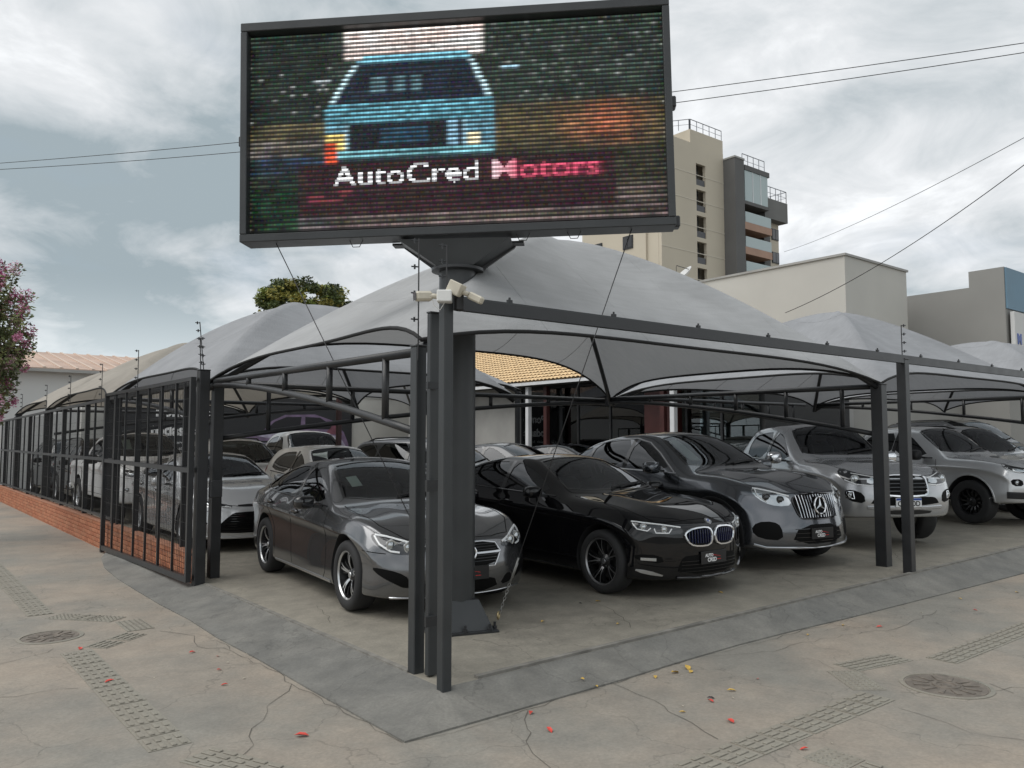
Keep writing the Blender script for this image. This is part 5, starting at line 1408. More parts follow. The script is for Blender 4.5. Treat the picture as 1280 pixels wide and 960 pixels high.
# power conduit along the corner post
ROD_N = [0]
def rod(x, y, z0, z1, label, lean=(0, 0), n=5, side=(-1, 0)):
    t = empty('electric_fence_rod', (x, y, z0), 0, label, 'fence rod')
    mb = MB(); top = (lean[0], lean[1], z1 - z0); mb.tube([(0, 0, -.1), top], .006, 6); mb.build('rod', WIRE, t)
    for k in range(n):
        f = (k + 1) / n * .98; p = Vector(top) * f
        mb = MB(); mb.tube([p, p + Vector((side[0] * .055, side[1] * .055, .004))], .0055, 6); mb.tube([p + Vector((side[0] * .03, side[1] * .03, -.016)), p + Vector((side[0] * .03, side[1] * .03, .018))], .008, 6); mb.build('insulator', STEEL, t)
rod(.02, .37, 2.33, 3.12, 'thin fence rod with insulators on the truss post, left of the tall pole', n=4, side=(-.78, .62))
rod(.012, -.005, 2.67, 3.0, 'thin fence rod rising from the foremost corner post before the screen', n=3, side=(-.78, .62))
rod(6.78, .07, 2.63, 3.06, 'thin fence rod with insulators on the frontage post at right', n=4, side=(.78, -.62))

# security cameras on top of the corner post
IVORY = simple('camera_housing', (.55, .51, .42), .45, var=.08, scale=10); WHITEP = simple('white_box_plastic', (.72, .72, .70), .45)
def aim(d): return Vector(d).normalized().to_track_quat('X', 'Z').to_matrix().to_4x4()
t = empty('security_camera', (.0, -.02, 2.56), 0, 'bullet camera with white junction box looking left from the corner post', 'camera')
R2 = Vector((sin(HEAD), -cos(HEAD), 0)); F2 = Vector((cos(HEAD), sin(HEAD), 0))
def at_(M_, v): M_ = M_.copy(); M_.translation = v; return M_
ax = aim(R2); 
jb = Vector((0, 0, .06)) - F2 * .075 + R2 * -.005
mb = MB(); mb.box(-.05, .05, -.05, .05, -.04, .04, 0, at_(ax, jb), bev=.006); mb.build('junction_box', WHITEP, t)
mb = MB(); mb.tube([jb - R2 * .045, jb - R2 * .075 + Vector((0, 0, .005)), jb - R2 * .10], .018, 8); mb.build('bracket', IVORY, t, smooth=True)
cd_ = aim(-R2 * .9 - F2 * .45 + Vector((0, 0, -.08)))
mb = MB(); mb.box(-.05, .07, -.033, .033, -.03, .036, 0, at_(cd_, jb - R2 * .135), bev=.014); mb.build('housing', IVORY, t)
mb = MB(); mb.box(.071, .074, -.027, .027, -.024, .03, 0, at_(cd_, jb - R2 * .135), bev=.001); mb.build('lens_window', MATS['gloss_black'], t)
mb = MB(); mb.tube([jb + Vector((0, 0, -.04)), jb - R2 * .03 + Vector((0, 0, -.09)), jb - R2 * .07 + Vector((0, 0, -.06)), jb - R2 * .09], .003, 5); mb.build('lead', WHITEP, t)
t = empty('security_camera', (.02, -.02, 2.66), 0, 'ivory camera on a square box tilted down toward the right, atop the corner post', 'camera')
jb = Vector((0, 0, .02)) + R2 * .055 - F2 * .06
tilt = aim(R2 * .85 + Vector((0, 0, -.45)) - F2 * .3)
mb = MB(); mb.box(-.05, .05, -.045, .045, -.045, .045, 0, at_(tilt, jb), bev=.006); mb.build('junction_box', IVORY, t)
mb = MB(); mb.tube([jb + R2 * .04 + Vector((0, 0, -.02)), jb + R2 * .085 + Vector((0, 0, -.04))], .018, 8); mb.build('bracket', IVORY, t, smooth=True)
mb = MB(); mb.box(-.055, .055, -.028, .028, -.026, .026, 0, at_(tilt, jb + R2 * .135 + Vector((0, 0, -.065))), bev=.01); mb.build('housing', IVORY, t)
mb = MB(); mb.box(-.03, .03, -.025, .025, -.07, .07, 0, at_(Matrix.Identity(4), Vector((.035, -.075, -.06))), bev=.01); mb.tube([(.02, -.06, .02), (-.02, -.06, .06), (.0, -.07, -.02), (.03, -.07, -.1)], .008, 6); mb.build('cable_bundle', MATS['black_plastic'], t)

# ------------------------------------------------------------------ tall pole and LED screen
PX, PY = 1.03, 1.33
t = empty('sign_pole', (PX, PY, 0), HEAD - pi / 2 + .35, 'thick round steel pole on a flanged plate, carrying the big screen', 'pole')
mb = MB(); mb.tube([(0, 0, .05), (0, 0, 3.2)], .165, 32); mb.build('shaft', STEEL2, t, sharp=40)
mb = MB(); mb.lathe([(.165, 3.16), (.235, 3.165), (.235, 3.19), (.165, 3.195)], 32, closed=True); mb.build('top_flange', STEEL, t, sharp=30)
mb = MB(); mb.box(-.30, .30, -.30, .30, 0.0, .03, 0, bev=.004); mb.build('base_plate', STEEL, t)
mb = MB(); 
vs = [(-.26, -.26, .03), (.26, -.26, .03), (.26, .26, .03), (-.26, .26, .03), (-.16, -.16, .27), (.16, -.16, .27), (.16, .16, .27), (-.16, .16, .27)]
mb.add([Vector(v) for v in vs], [(0, 1, 5, 4), (1, 2, 6, 5), (2, 3, 7, 6), (3, 0, 4, 7), (4, 5, 6, 7)]); mb.build('base_cone', STEEL2, t)
for sx in (-1, 1):
    for k in (-.22, 0, .22):
        for M_ in (Matrix.Translation((k, sx * .285, .03)), Matrix.Translation((sx * .285, k, .03))):
            mb = MB(); mb.tube([(0, 0, 0), (0, 0, .055)], .012, 6, 0); mb.tube([(0, 0, 0), (0, 0, .02)], .02, 6); o = mb.build('anchor_bolt', STEEL, t); o.matrix_basis = M_
# funnel carrying the screen
YAW = radians(5); SR = R2 * cos(YAW) - F2 * sin(YAW); SN = Vector((-SR.y, SR.x, 0))      # screen right, screen back
ROLL = radians(1.03)
SU = Vector((0, 0, 1)); SX = SR * cos(ROLL) + SU * sin(ROLL); SZ = SU * cos(ROLL) - SR * sin(ROLL)
SC0 = Vector((PX, PY, 0)) - F2 * .2 - SR * .042; SC0.z = 4.471
MS = Matrix(((SX.x, SN.x, SZ.x, SC0.x), (SX.y, SN.y, SZ.y, SC0.y), (SX.z, SN.z, SZ.z, SC0.z), (0, 0, 0, 1)))
sw, sh_ = 3.87, 2.035
scr = empty('led_screen', (0, 0, 0), 0, 'big LED advertising screen in a black frame on the tall pole', 'screen'); scr.matrix_basis = MS
hw, hh, fb = sw / 2, sh_ / 2, .062
for nm, b in (('frame_bar', (-hw, hw, -.05, .20, hh - fb * 1.3, hh)), ('frame_bar', (-hw, hw, -.05, .20, -hh, -hh + fb * 1.15)), ('frame_bar', (-hw, -hw + fb, -.05, .20, -hh + fb * 1.15 + .001, hh - fb * 1.3 - .001)), ('frame_bar', (hw - fb, hw, -.05, .20, -hh + fb * 1.15 + .001, hh - fb * 1.3 - .001))):
    mb = MB(); mb.box(*b, 0, bev=.006); mb.build(nm, STEEL2, scr)
mb = MB(); mb.box(-hw + fb, hw - fb, .12, .19, -hh + .08, hh - .08); mb.build('back_panel', STEEL, scr)
for sx, zz in ((-hw - .015, -.06), (hw + .012, .1), (hw + .012, -hh + .05)):
    mb = MB(); mb.box(-.03, .03, -.03, .08, -.05, .05, 0, bev=.01); mb.build('side_clip', STEEL, scr, loc=(sx, .05, zz))
for k in range(9):
    mb = MB(); mb.box(-.11, .11, -.006, .012, -.010, .012); mb.build('retainer', STEEL, scr, loc=(-1.6 + k * .4 + RND.uniform(-.05, .05), .035, -hh + fb * 1.15 + .006))
# carrier under the screen
tf = empty('screen_carrier', (0, 0, 0), 0, 'tapering steel funnel and braces between the pole top and the screen', 'bracket'); tf.matrix_basis = Matrix(((SR.x, SN.x, 0, PX), (SR.y, SN.y, 0, PY), (0, 0, 1, 3.195), (0, 0, 0, 1)))
mb = MB(); zt = 3.42 - 3.195
V = [(-.17, -.17, 0), (.17, -.17, 0), (.17, .17, 0), (-.17, .17, 0), (-.50, -.22, zt), (.50, -.22, zt), (.50, .22, zt), (-.50, .22, zt)]
mb.add([Vector(v) for v in V], [(0, 1, 5, 4), (1, 2, 6, 5), (2, 3, 7, 6), (3, 0, 4, 7), (4, 5, 6, 7), (3, 2, 1, 0)]); mb.build('funnel', STEEL2, tf)
for sx in (-1, 1):
    mb = MB(); mb.bar((sx * .2, .1, .02), (sx * .5, .15, zt + .02), .06, .05); mb.build('brace', STEEL, tf)
    mb = MB(); mb.bar((sx * .60, .05, zt + .008), (sx * .45, .05, zt + .008), .12, .02); mb.build('cross_bar', STEEL, tf)
# picture: one small cell per lamp cluster of the display
def led_picture():
    NX, NY = 250, 92
    tm = text_mesh('AutoCred Motors', 1.0, 0, 'LEFT', .012)
    bv = BVHTree.FromPolygons([v.co for v in tm.vertices], [tuple(p.vertices) for p in tm.polygons])
    tx0 = min(v.co.x for v in tm.vertices); tx1 = max(v.co.x for v in tm.vertices)
    r = random.Random(5)
    nz = [[r.random() for _ in range(40)] for _ in range(24)]
    def noise(s, t):
        x = s * 30; y = t * 40; i = int(x) % 39; j = int(y) % 23; fx = x - int(x); fy = y - int(y)
        return (nz[j][i] * (1 - fx) + nz[j][i + 1] * fx) * (1 - fy) + (nz[j + 1][i] * (1 - fx) + nz[j + 1][i + 1] * fx) * fy
    def col(s, t):
        n = noise(s, t); n2 = noise(s * 2.3 + .37, t * 2.1 + .2); g = r.random()
        c = Vector((.030, .045, .035)) * (.5 + n)                      # dark wooded surroundings
        if t > .42: c = Vector((.045, .042, .026)) * (.4 + n)
        if s < .2: c = Vector((.022, .036, .027)) * (.3 + n)
        if t < .42 and s > .55 and n2 > .62 - .28 * (s - .55) * (1 - t) and g > .88: c = Vector((.34, .36, .34)) * r.uniform(.15, 1)
        if s < .2 and .18 < t < .45 and g > .985: c = Vector((.4, .4, .4))
        if .40 < t < .66 and s > .58:                                   # road edge and red glow
            k = max(0, 1 - abs(t - .53) / .14); c = c + Vector((.12, .085, .035)) * k * (.2 + 1.0 * n2)
            if s > .74: c = c + Vector((.40, .05, .03)) * max(0, 1 - abs(s - .86) / .13) * k * (.1 + 1.1 * n2)
        if .45 < t < .62 and s < .19: c = c + Vector((.10, .07, .03)) * n * 1.5
        if .55 < t < .72 and s < .2: c = c + Vector((.008, .014, .06)) * n * n2 * 2.2
        if t < .15 + .02 * s and .235 < s < .575: c = Vector((.85, .62 + .25 * n, .55 + .3 * n)) * (.75 + .3 * n)
        # the vehicle
        if .125 < t < .68:
            f = min(1, max(0, t - .135) / .26); lo = .285 - .095 * f ** .75; hi = .535 + .065 * f ** .8
            if lo < s < hi:
                edge = min(s - lo, hi - s)
                if t < .165: c = Vector((.18, .46, .58))
                elif t < .365:
                    c = Vector((.012, .020, .034)) * (.6 + .8 * n)
                    if .235 < t < .32 and (.30 < s < .335 or .36 < s < .385 or .40 < s < .425): c = Vector((.10, .19, .22)) * (.4 + n)
                    if edge < .012: c = Vector((.55, .78, .85))
                elif t < .47: c = Vector((.13, .38, .48)) * (.35 + 1.0 * n2)
                elif t < .605:
                    c = Vector((.16, .36, .46)) * (.4 + .8 * n)
                    if .245 < s < .525: c = Vector((.010, .014, .02))
                    if .325 < s < .44 and .5 < t < .585: c = Vector((.02, .06, .10)) * (.6 + n)
                    if .235 < s < .245 or .525 < s < .533: c = Vector((.3, .5, .6))
                    if s < .235 and t > .52: c = Vector((.8, .62, .2)) * (.5 + n)
                    if .487 < s < .512: c = Vector((.25, .45, .6))
                    if .535 < s < .565 and t > .55: c = Vector((.95, .85, .55))
                elif t < .655: c = Vector((.18, .44, .50)) * (.4 + .8 * n)
                else: c = Vector((.02, .03, .035))
                if t > .57 and s < .215: c = Vector((.8, .10, .04)) * (.4 + .8 * n)
        if .16 < s < .2 and .235 < t < .26: c = Vector((.35, .4, .42))
        if .62 < s < .66 and .22 < t < .25: c = Vector((.25, .4, .5))
        if .12 < s < .885 and .665 < t < .93:
            c = Vector((.032, .013, .015)) * (.75 + .5 * n)
            if .80 < t < .88 and s < .32 and n > .55: c = Vector((.16, .03, .04))
        if t > .93 or (t > .82 and s > .885): c = c + Vector((.09, .06, .07)) * (1 if int(t * 92 / 2) % 2 else .2) * (.5 + n)
        if t > .78 and s < .12: c = Vector((.010, .034, .016)) * (.2 + n2 * n * 2.5)
        return c
    w = sw - 2 * fb; h = sh_ - 2.45 * fb; x0 = -hw + fb; z1 = hh - fb * 1.3 - .02; h -= .05
    V = []; F = []; C = []
    cx = w / NX; cz = h / NY
    img = np.zeros((NY // 2, NX, 3)); txt = np.zeros((NY, NX, 3)); msk = np.zeros((NY, NX))
    for j in range(NY // 2):
        for i in range(NX):
            s = (i + .5) / NX; t_ = (j + .5) / (NY // 2)
            img[j, i] = col(s, t_)
    for j in range(NY):
        for i in range(NX):
            s = (i + .5) / NX; t_ = (j + .5) / NY
            if not (.63 < t_ < .83): continue
            u = tx0 + (s - .205) / .64 * (tx1 - tx0); hgt = (.785 - t_) / .105 * .72
            if bv.ray_cast(Vector((u, hgt, 1)), Vector((0, 0, -1)))[0] is not None:
                k = min(1, max(0, (s - .56) / .10)); msk[j, i] = 1; txt[j, i] = np.array((.80, .82, .84)) * (1 - k) + np.array((.70, .10, .17)) * k
    def blur(a, n, ax):
        for _ in range(n): a = (np.roll(a, 1, ax) + 2 * a + np.roll(a, -1, ax)) / 4
        return a
    img = blur(blur(img, 2, 1), 0, 0)
    rs_ = np.random.RandomState(3); img *= (.55 + .9 * blur(rs_.rand(NY // 2, NX, 1), 1, 1)); img *= .8 + .4 * rs_.rand(NY // 2, 1, 1)
    img += (rs_.rand(NY // 2, NX, 3) - .5) * .02
    fade = np.clip((np.arange(NX) / NX - .55) / .2, 0, 1)[None, :, None]
    img = np.repeat(img, 2, 0); img[1::2] *= .12
    wide = blur(msk, 14, 1)[:, :, None] * fade
    img += wide * np.array((.50, .04, .10)) * np.where(np.arange(NY) % 2, .25, 1)[:, None, None]
    soft = blur(msk, 1, 1)[:, :, None] * (1 - .35 * fade) * np.where(np.arange(NY) % 2, .32, 1)[:, None, None]
    img = img * (1 - soft) + txt * soft
    img = np.clip(img, 0, 1)
    for j in range(NY):
        dark = j % 2 == 1
        for i in range(NX):
            c = img[j, i] * (1.12 * (1 if i % 2 else .85))
            xa = x0 + i * cx; za = z1 - j * cz; y = .040 if not dark else .032
            n = len(V); V += [(xa, y, za), (xa + cx, y, za), (xa + cx, y, za - cz), (xa, y, za - cz)]; F.append((n, n + 3, n + 2, n + 1)); C.append(tuple(c))
    m, nt, b = new_mat('led_cells'); N = nt.nodes.new
    at = N('ShaderNodeAttribute'); at.attribute_name = 'lamp'
    b.inputs['Base Color'].default_value = (.012, .012, .013, 1); b.inputs['Roughness'].default_value = .6; b.inputs['Specular IOR Level'].default_value = .2
    nt.links.new(at.outputs['Color'], b.inputs['Emission Color']); b.inputs['Emission Strength'].default_value = 1.0
    o = mesh_obj('display_face', V, F, m, scr)
    ca = o.data.color_attributes.new('lamp', 'FLOAT_COLOR', 'CORNER')
    arr = np.ones((len(F) * 4, 4), np.float32); arr[:, :3] = np.repeat(np.array(C, np.float32), 4, axis=0)
    ca.data.foreach_set('color', arr.ravel())
    tag(o, kind='stuff')
led_picture()
# guy cables
GALV = simple('galvanised', (.25, .25, .24), .45, metal=.6)
def pt_screen(x, z): return MS @ Vector((x, .05, z))
def cable(name, pts, r, mat, label, cat='cable', n=6, grp=None):
    mb = MB(); mb.tube(pts, r, n); o = mb.build(name, mat, smooth=True); return tag(o, label, cat, grp)
e1 = Vector((1.335, 1.115, .10)); a1 = pt_screen(1.56, -hh); k1 = e1 + (a1 - e1).normalized() * .55
gt = empty('guy_cable', e1, 0, 'steel guy cable with turnbuckle from the right of the screen to the pole base', 'cable')
mb = MB(); mb.tube([k1 - e1, a1 - e1], .0045, 6); mb.build('rope', WIRE, gt, smooth=True)
dirv = (k1 - e1).normalized()
for k in range(9):
    mb = MB(); c = dirv * (.05 + k * .03); u = Vector((0, 0, 1)).cross(dirv).normalized() if k % 2 else dirv.cross(Vector((0, 0, 1)).cross(dirv)).normalized()
    mb.tube([c + dirv * .02 * cos(a) + u * .011 * sin(a) for a in [2 * pi * q / 10 for q in range(11)]], .0035, 5, caps=False); mb.build('chain_link', GALV, gt, smooth=True)
mb = MB(); mb.tube([dirv * .31, dirv * .55], .008, 6); mb.tube([dirv * .36 + Vector((.012, 0, 0)), dirv * .5 + Vector((.012, 0, 0))], .006, 6); mb.build('turnbuckle', GALV, gt, smooth=True)
mb = MB(); mb.tube([Vector((.0, .03 * cos(a), .01 + .03 * sin(a))) for a in [2 * pi * q / 16 for q in range(17)]], .009, 6, caps=False); o = mb.build('eye_ring', simple('brass_ring', (.45, .36, .2), .4, metal=.7), gt, smooth=True); o.rotation_euler = (0, 0, -.9)
cable('guy_cable', [pt_screen(-1.63, -hh), Vector((.93, 1.22, .22))], .0045, WIRE, 'thin guy cable from the left underside of the screen down behind the corner posts')
for sx in (-.95, .55, 1.0):
    p = pt_screen(sx, -hh); mb = MB(); mb.tube([p, p + SX * .03 + Vector((0, 0, -.06)), p + SX * .09 + Vector((0, 0, -.06)), p + SX * .12], .004, 5)
    o = mb.build('cable_loop', WIRE, scr); o.matrix_basis = MS.inverted()

# ------------------------------------------------------------------ shade roofs
def fabric(name, col, seam):
    m, nt, b = new_mat(name); N = nt.nodes.new; L = nt.links.new
    tc = N('ShaderNodeTexCoord'); w = N('ShaderNodeTexWave'); w.inputs['Scale'].default_value = 28; w.inputs['Distortion'].default_value = 1.0
    w2 = N('ShaderNodeTexNoise'); w2.inputs['Scale'].default_value = 1.6; w2.inputs['Detail'].default_value = 7
    mp = N('ShaderNodeMapping'); mp.inputs['Scale'].default_value = (1, 9, 4); L(tc.outputs['Object'], mp.inputs['Vector'])
    n3 = N('ShaderNodeTexNoise'); n3.inputs['Scale'].default_value = 2.4; n3.inputs['Detail'].default_value = 5; L(mp.outputs[0], n3.inputs['Vector'])
    L(tc.outputs['Object'], w2.inputs['Vector'])
    r = N('ShaderNodeValToRGB'); r.color_ramp.elements[0].position = .25; r.color_ramp.elements[1].position = .75
    r.color_ramp.elements[0].color = (*[c * .86 for c in col], 1); r.color_ramp.elements[1].color = (*[c * 1.1 for c in col], 1); L(w2.outputs['Fac'], r.inputs['Fac'])
    mx = N('ShaderNodeMix'); mx.data_type = 'RGBA'; mx.blend_type = 'OVERLAY'; mx.inputs['Factor'].default_value = .16
    L(r.outputs['Color'], mx.inputs['A']); L(n3.outputs['Fac'], mx.inputs['B'])
    L(mx.outputs['Result'], b.inputs['Base Color']); b.inputs['Roughness'].default_value = .75; b.inputs['Specular IOR Level'].default_value = .3
    wv = N('ShaderNodeTexNoise'); wv.inputs['Scale'].default_value = 45; wv.inputs['Detail'].default_value = 3
    mpw = N('ShaderNodeMapping'); mpw.inputs['Scale'].default_value = (1, .25, 1); L(tc.outputs['Object'], mpw.inputs['Vector']); L(mpw.outputs[0], wv.inputs['Vector'])
    bw_ = N('ShaderNodeBump'); bw_.inputs['Strength'].default_value = .5; bw_.inputs['Distance'].default_value = .012
    L(wv.outputs['Fac'], bw_.inputs['Height']); L(bw_.outputs[0], b.inputs['Normal'])
    tr = N('ShaderNodeBsdfTranslucent'); tr.inputs['Color'].default_value = (*[c * .9 for c in col], 1)
    ms = N('ShaderNodeMixShader'); ms.inputs['Fac'].default_value = .28
    out = nt.nodes['Material Output']; L(b.outputs[0], ms.inputs[1]); L(tr.outputs[0], ms.inputs[2]); L(ms.outputs[0], out.inputs['Surface'])
    MATS[name] = m; return m
FGREY = fabric('shade_net_grey', (.475, .48, .485), 1); FBLUE = fabric('shade_net_pale_grey', (.375, .383, .40), 1); FTAN = fabric('shade_net_tan', (.42, .385, .335), 1)
SEAM = simple('seam_thread', (.2, .2, .2), .8)
HEM = simple('hem_rope', (.012, .012, .012), .8)
def tent(x0, x1, y0, y1, zc, H, e, mat, label, power=1.7, posts=(), n=44, twist=None):
    """four-cornered stretched shade roof: hips run from low corners to a raised middle"""
    t = empty('shade_roof', (x0, y0, 0), 0, label, 'shade roof', 'stretched fabric shade roofs over the parked cars')
    zs = zc if isinstance(zc, (list, tuple)) else [zc] * 4        # x0y0, x1y0, x1y1, x0y1
    es = e if isinstance(e, (list, tuple)) else [e] * 4          # rise of the near, right, far, left edge
    def P(u, v):
        a, b = abs(2 * u - 1), abs(2 * v - 1); m_ = max(a, b); s = min(a, b) / m_ if m_ > 1e-6 else 0
        zb = (zs[0] * (1 - u) * (1 - v) + zs[1] * u * (1 - v) + zs[2] * u * v + zs[3] * (1 - u) * v)
        bow = .05 * (1 - s * s) * m_ ** 4
        ub = u + (bow if u < .5 else -bow) * (1 if a >= b else 0); vb = v + (bow if v < .5 else -bow) * (1 if b > a else 0)
        mm = sqrt(m_ * m_ + .012)
        ee = (es[3] if u < .5 else es[1]) if a >= b else (es[0] if v < .5 else es[2])
        z = zb + ee * (1 - s ** 4) * m_ ** 3 + H * (1 - mm ** power + .012) - .10 * H * (1 - s * s) * sin(pi * m_)
        return Vector(((x1 - x0) * ub, (y1 - y0) * vb, z))
    V = [P(i / n, j / n) for i in range(n + 1) for j in range(n + 1)]
    F = []
    for i in range(n):
        for j in range(n):
            a, b, c, d = i * (n + 1) + j, (i + 1) * (n + 1) + j, (i + 1) * (n + 1) + j + 1, i * (n + 1) + j + 1
            F += [(a, b, c), (a, c, d)] if (i < n // 2) == (j < n // 2) else [(a, b, d), (b, c, d)]
    o = mesh_obj('canopy', V, F, mat, t, smooth=True)
    for side in range(4):
        f = [lambda k: P(k, 0), lambda k: P(1, k), lambda k: P(k, 1), lambda k: P(0, k)][side]
        mb = MB(); mb.tube([f(k / 24) + Vector((0, 0, -.012)) for k in range(25)], .017, 6); mb.build('hem', HEM, t, smooth=True)
    # sewn seams of the fabric widths and the hip struts below
    for k in range(1, 5):
        f = k / 5
        mb = MB(); mb.tube([P(f, j / 30) + Vector((0, 0, -.002)) for j in range(31)], .0045, 4); mb.build('seam', mat, t, smooth=True)
    for (ua, va) in ((0, 0), (1, 0), (1, 1), (0, 1)):
        mb = MB(); mb.tube([P(ua + (.5 - ua) * k / 10, va + (.5 - va) * k / 10) + Vector((0, 0, -.10)) for k in range(11)], .035, 8); mb.build('hip_strut', STEEL, t, smooth=True)
    return t
def truss(a, b, deep, label, nv=4, r=.035, z=None, arch=.04):
    """bowed bracket truss: chords meet at a, stand `deep` apart at b"""
    a = Vector(a); b = Vector(b)
    t = empty('roof_truss', a, 0, label, 'truss', 'steel tube trusses under the shade roofs')
    d = b - a
    low = lambda f: d * f + Vector((0, 0, -deep * (f ** 1.55) - .05))
    mb = MB(); mb.tube([d * 0, d], r, 10); mb.build('top_chord', STEEL, t, smooth=True)
    mb = MB(); mb.tube([low(k / 12) for k in range(13)], r * .92, 10); mb.build('bottom_chord', STEEL, t, smooth=True)
    for k in range(nv):
        f = (k + 1.1) / (nv + .6); mb = MB(); mb.tube([d * f, low(f)], r * .85, 8); mb.build('strut', STEEL, t, smooth=True)
A_, B_, C_, D_ = (.10, .42), (7.06, .52), (.16, 5.3), (7.0, 5.3)
tent(.12, 7.06, .48, 5.3, [2.40, 2.38, 2.36, 2.36], 1.86, [.22, .28, .62, .25], FGREY, 'large grey shade roof right behind the pole, over the grey and black sedans', power=1.45)
tent(7.08, 13.6, .50, 5.3, [2.38, 2.40, 2.4, 2.36], 1.62, .24, FBLUE, 'pale grey shade roof right of the largest one, over the two silver pickups', power=1.3)
tent(13.62, 20.2, .50, 5.3, [2.40, 2.45, 2.45, 2.4], 1.50, .24, FBLUE, 'pale grey shade roof farthest right, mostly beyond the picture edge')
tent(.12, 4.9, 5.32, 10.55, [2.36, 2.36, 2.4, 2.38], 1.55, .28, FBLUE, 'pale grey shade roof along the left fence, next behind the largest one')
tent(.12, 4.9, 10.58, 16.7, [2.38, 2.4, 2.38, 2.36], 1.42, .28, FTAN, 'tan shade roof along the left fence, behind the pale grey one')
tent(.12, 4.9, 16.72, 21.8, [2.36, 2.36, 2.36, 2.36], 1.3, .28, FTAN, 'tan shade roof at the far end of the left fence')
tent(5.0, 10.2, 11.6, 17.0, [2.55, 2.95, 2.7, 2.55], 1.35, .3, FBLUE, 'pale grey shade roof deep in the lot before the tiled showroom roof')
truss((.18, 5.2, 2.36), (.09, .46, 2.30), .55, 'arched tube truss from the gate post to the corner post')
truss((6.98, 5.25, 2.36), (7.06, .6, 2.34), .56, 'arched tube truss above the silver pickup, running back from the thick roof post', nv=5)
truss((6.9, 5.3, 2.34), (.3, 5.32, 2.34), .62, 'long tube truss across the lot from the gate post, over the pale hatchback', nv=5)
truss((13.55, 5.25, 2.44), (13.62, .6, 2.44), .5, 'arched tube truss at the far right over the light silver pickup', nv=4)
truss((4.8, 10.56, 2.36), (.3, 10.56, 2.36), .55, 'tube truss between the pale grey and the tan roofs on the left', nv=4)
truss((4.8, 16.7, 2.34), (.3, 16.7, 2.34), .5, 'tube truss between the two tan roofs on the left', nv=4)
truss((.2, 10.5, 2.36), (.2, 5.4, 2.36), .45, 'tube truss along the left fence behind the gate leaf', nv=4)
truss((7.2, 5.4, 2.4), (13.4, 5.4, 2.44), .4, 'tube truss behind the two silver pickups at right', nv=6)
post('roof_post', .24, 5.3, .12, 0, 2.30, 'thick square roof post standing at the open end of the gate leaf')
post('roof_post', .18, 10.56, .15, 0, 2.38, 'thick square roof post behind the left end of the gate leaf')
post('roof_post', .18, 16.7, .15, 0, 2.36, 'thick square roof post in the left fence between the tan roofs')
post('roof_post', .18, 21.6, .15, 0, 2.34, 'thick square roof post at the far end of the left fence')
post('roof_post', 13.62, .52, .145, .1, 2.42, 'thick square roof post at the right edge beside the light silver pickup')
post('roof_post', 5.0, 11.6, .10, .0, 2.6, 'dark maroon post deep in the lot behind the pale hatchback', mat=simple('maroon_paint', (.045, .014, .013), .5, var=.2, scale=6))
post('roof_post', 10.15, 11.7, .10, .0, 2.95, 'thin dark roof post deep in the lot before the showroom windows')

# ------------------------------------------------------------------ brick base, fence and gate along the left side
bw = empty('brick_wall', (0, 5.1, 0), 0, 'low red brick wall under the left fence', 'wall')
mb = MB(); mb.box(-.055, .05, 0, 18.2, -.15, .315); mb.build('core', MORTAR, bw)
bm_ = [MB() for _ in BRICK]
for k in range(4): bm_[k].box(-.012, .012, -.106, .106, -.029, .029, 0, bev=.004)
bms = []
for k in range(4):
    o = bm_[k].build('brick', BRICK[k]); bms.append(o.data); bpy.data.objects.remove(o)
cnt = 0; rest = [MB() for _ in BRICK]
cells = []
for c in range(7):
    z = -.115 + c * .0675
    for k in range(82):
        y = .11 + k * .222 + (.111 if c % 2 else 0)
        if y > 18.1: continue
        if z < -.02 and y < 2.9: continue
        cells.append((y, z))
cells.sort()
for (y, z) in cells:
    q_ = RND.randrange(4); x = -.062 - RND.uniform(0, .004)
    if cnt < 300: share('brick', bms[q_], bw, Matrix.Translation((x, y + RND.uniform(-.003, .003), z)))
    else: rest[q_].box(x - .012, x + .012, y - .106, y + .106, z - .029, z + .029)
    cnt += 1
mb = MB()
for q_ in range(4): mb.add(rest[q_].v, rest[q_].f, q_)
tag(mb.build('far_brick', None, bw, mats=BRICK), kind='stuff')
mb = MB(); mb.box(-.085, .06, 0, 18.2, .316, .335, 0, bev=.004); mb.build('coping', simple('coping_brick', (.33, .15, .09), .9, var=.2, scale=9), bw)
def wire_panel(parent, x, y0, y1, z0, z1, loc=(0, 0, 0), dv=.07, dh=.2):
    mb = MB(); n = int((y1 - y0) / dv)
    for k in range(1, n): y = y0 + (y1 - y0) * k / n; mb.bar((x, y, z0), (x, y, z1), .0034)
    n = int((z1 - z0) / dh)
    for k in range(1, n): z = z0 + (z1 - z0) * k / n; mb.bar((x + .004, y0, z), (x + .004, y1, z), .0034)
    tag(mb.build('wire_mesh', WIRE, parent, loc=loc), kind='stuff')
# the sliding gate leaf, drawn open along the fence
gt = empty('sliding_gate', (-.15, 5.0, 0), 0, 'open sliding gate leaf of bars and wire mesh before the brick wall', 'gate')
GL = 4.3; GZ0, GZ1 = .03, 2.38
def bar_(nm, a, b, w, h=None, par=gt): mb = MB(); mb.bar(a, b, w, h); return mb.build(nm, STEEL, par)
bar_('bottom_rail', (0, 0, GZ0 + .03), (0, GL, GZ0 - .05), .05, .07); bar_('top_rail', (0, .03, GZ1 - .02), (0, GL - .03, GZ1 - .02), .045, .045); bar_('mid_rail', (0, .03, 1.3), (0, GL - .03, 1.33), .045, .055)
bar_('stile', (0, 0, GZ0), (0, 0, GZ1), .06, .06); bar_('stile', (0, GL, GZ0 - .12), (0, GL, GZ1), .06, .06)
for k in range(1, 7):
    y = GL * k / 7; bar_('upright', (0, y, GZ0), (0, y, GZ1 - .04), .028, .028)
wire_panel(gt, .0, .03, GL - .03, GZ0 + .04, GZ1 - .04)
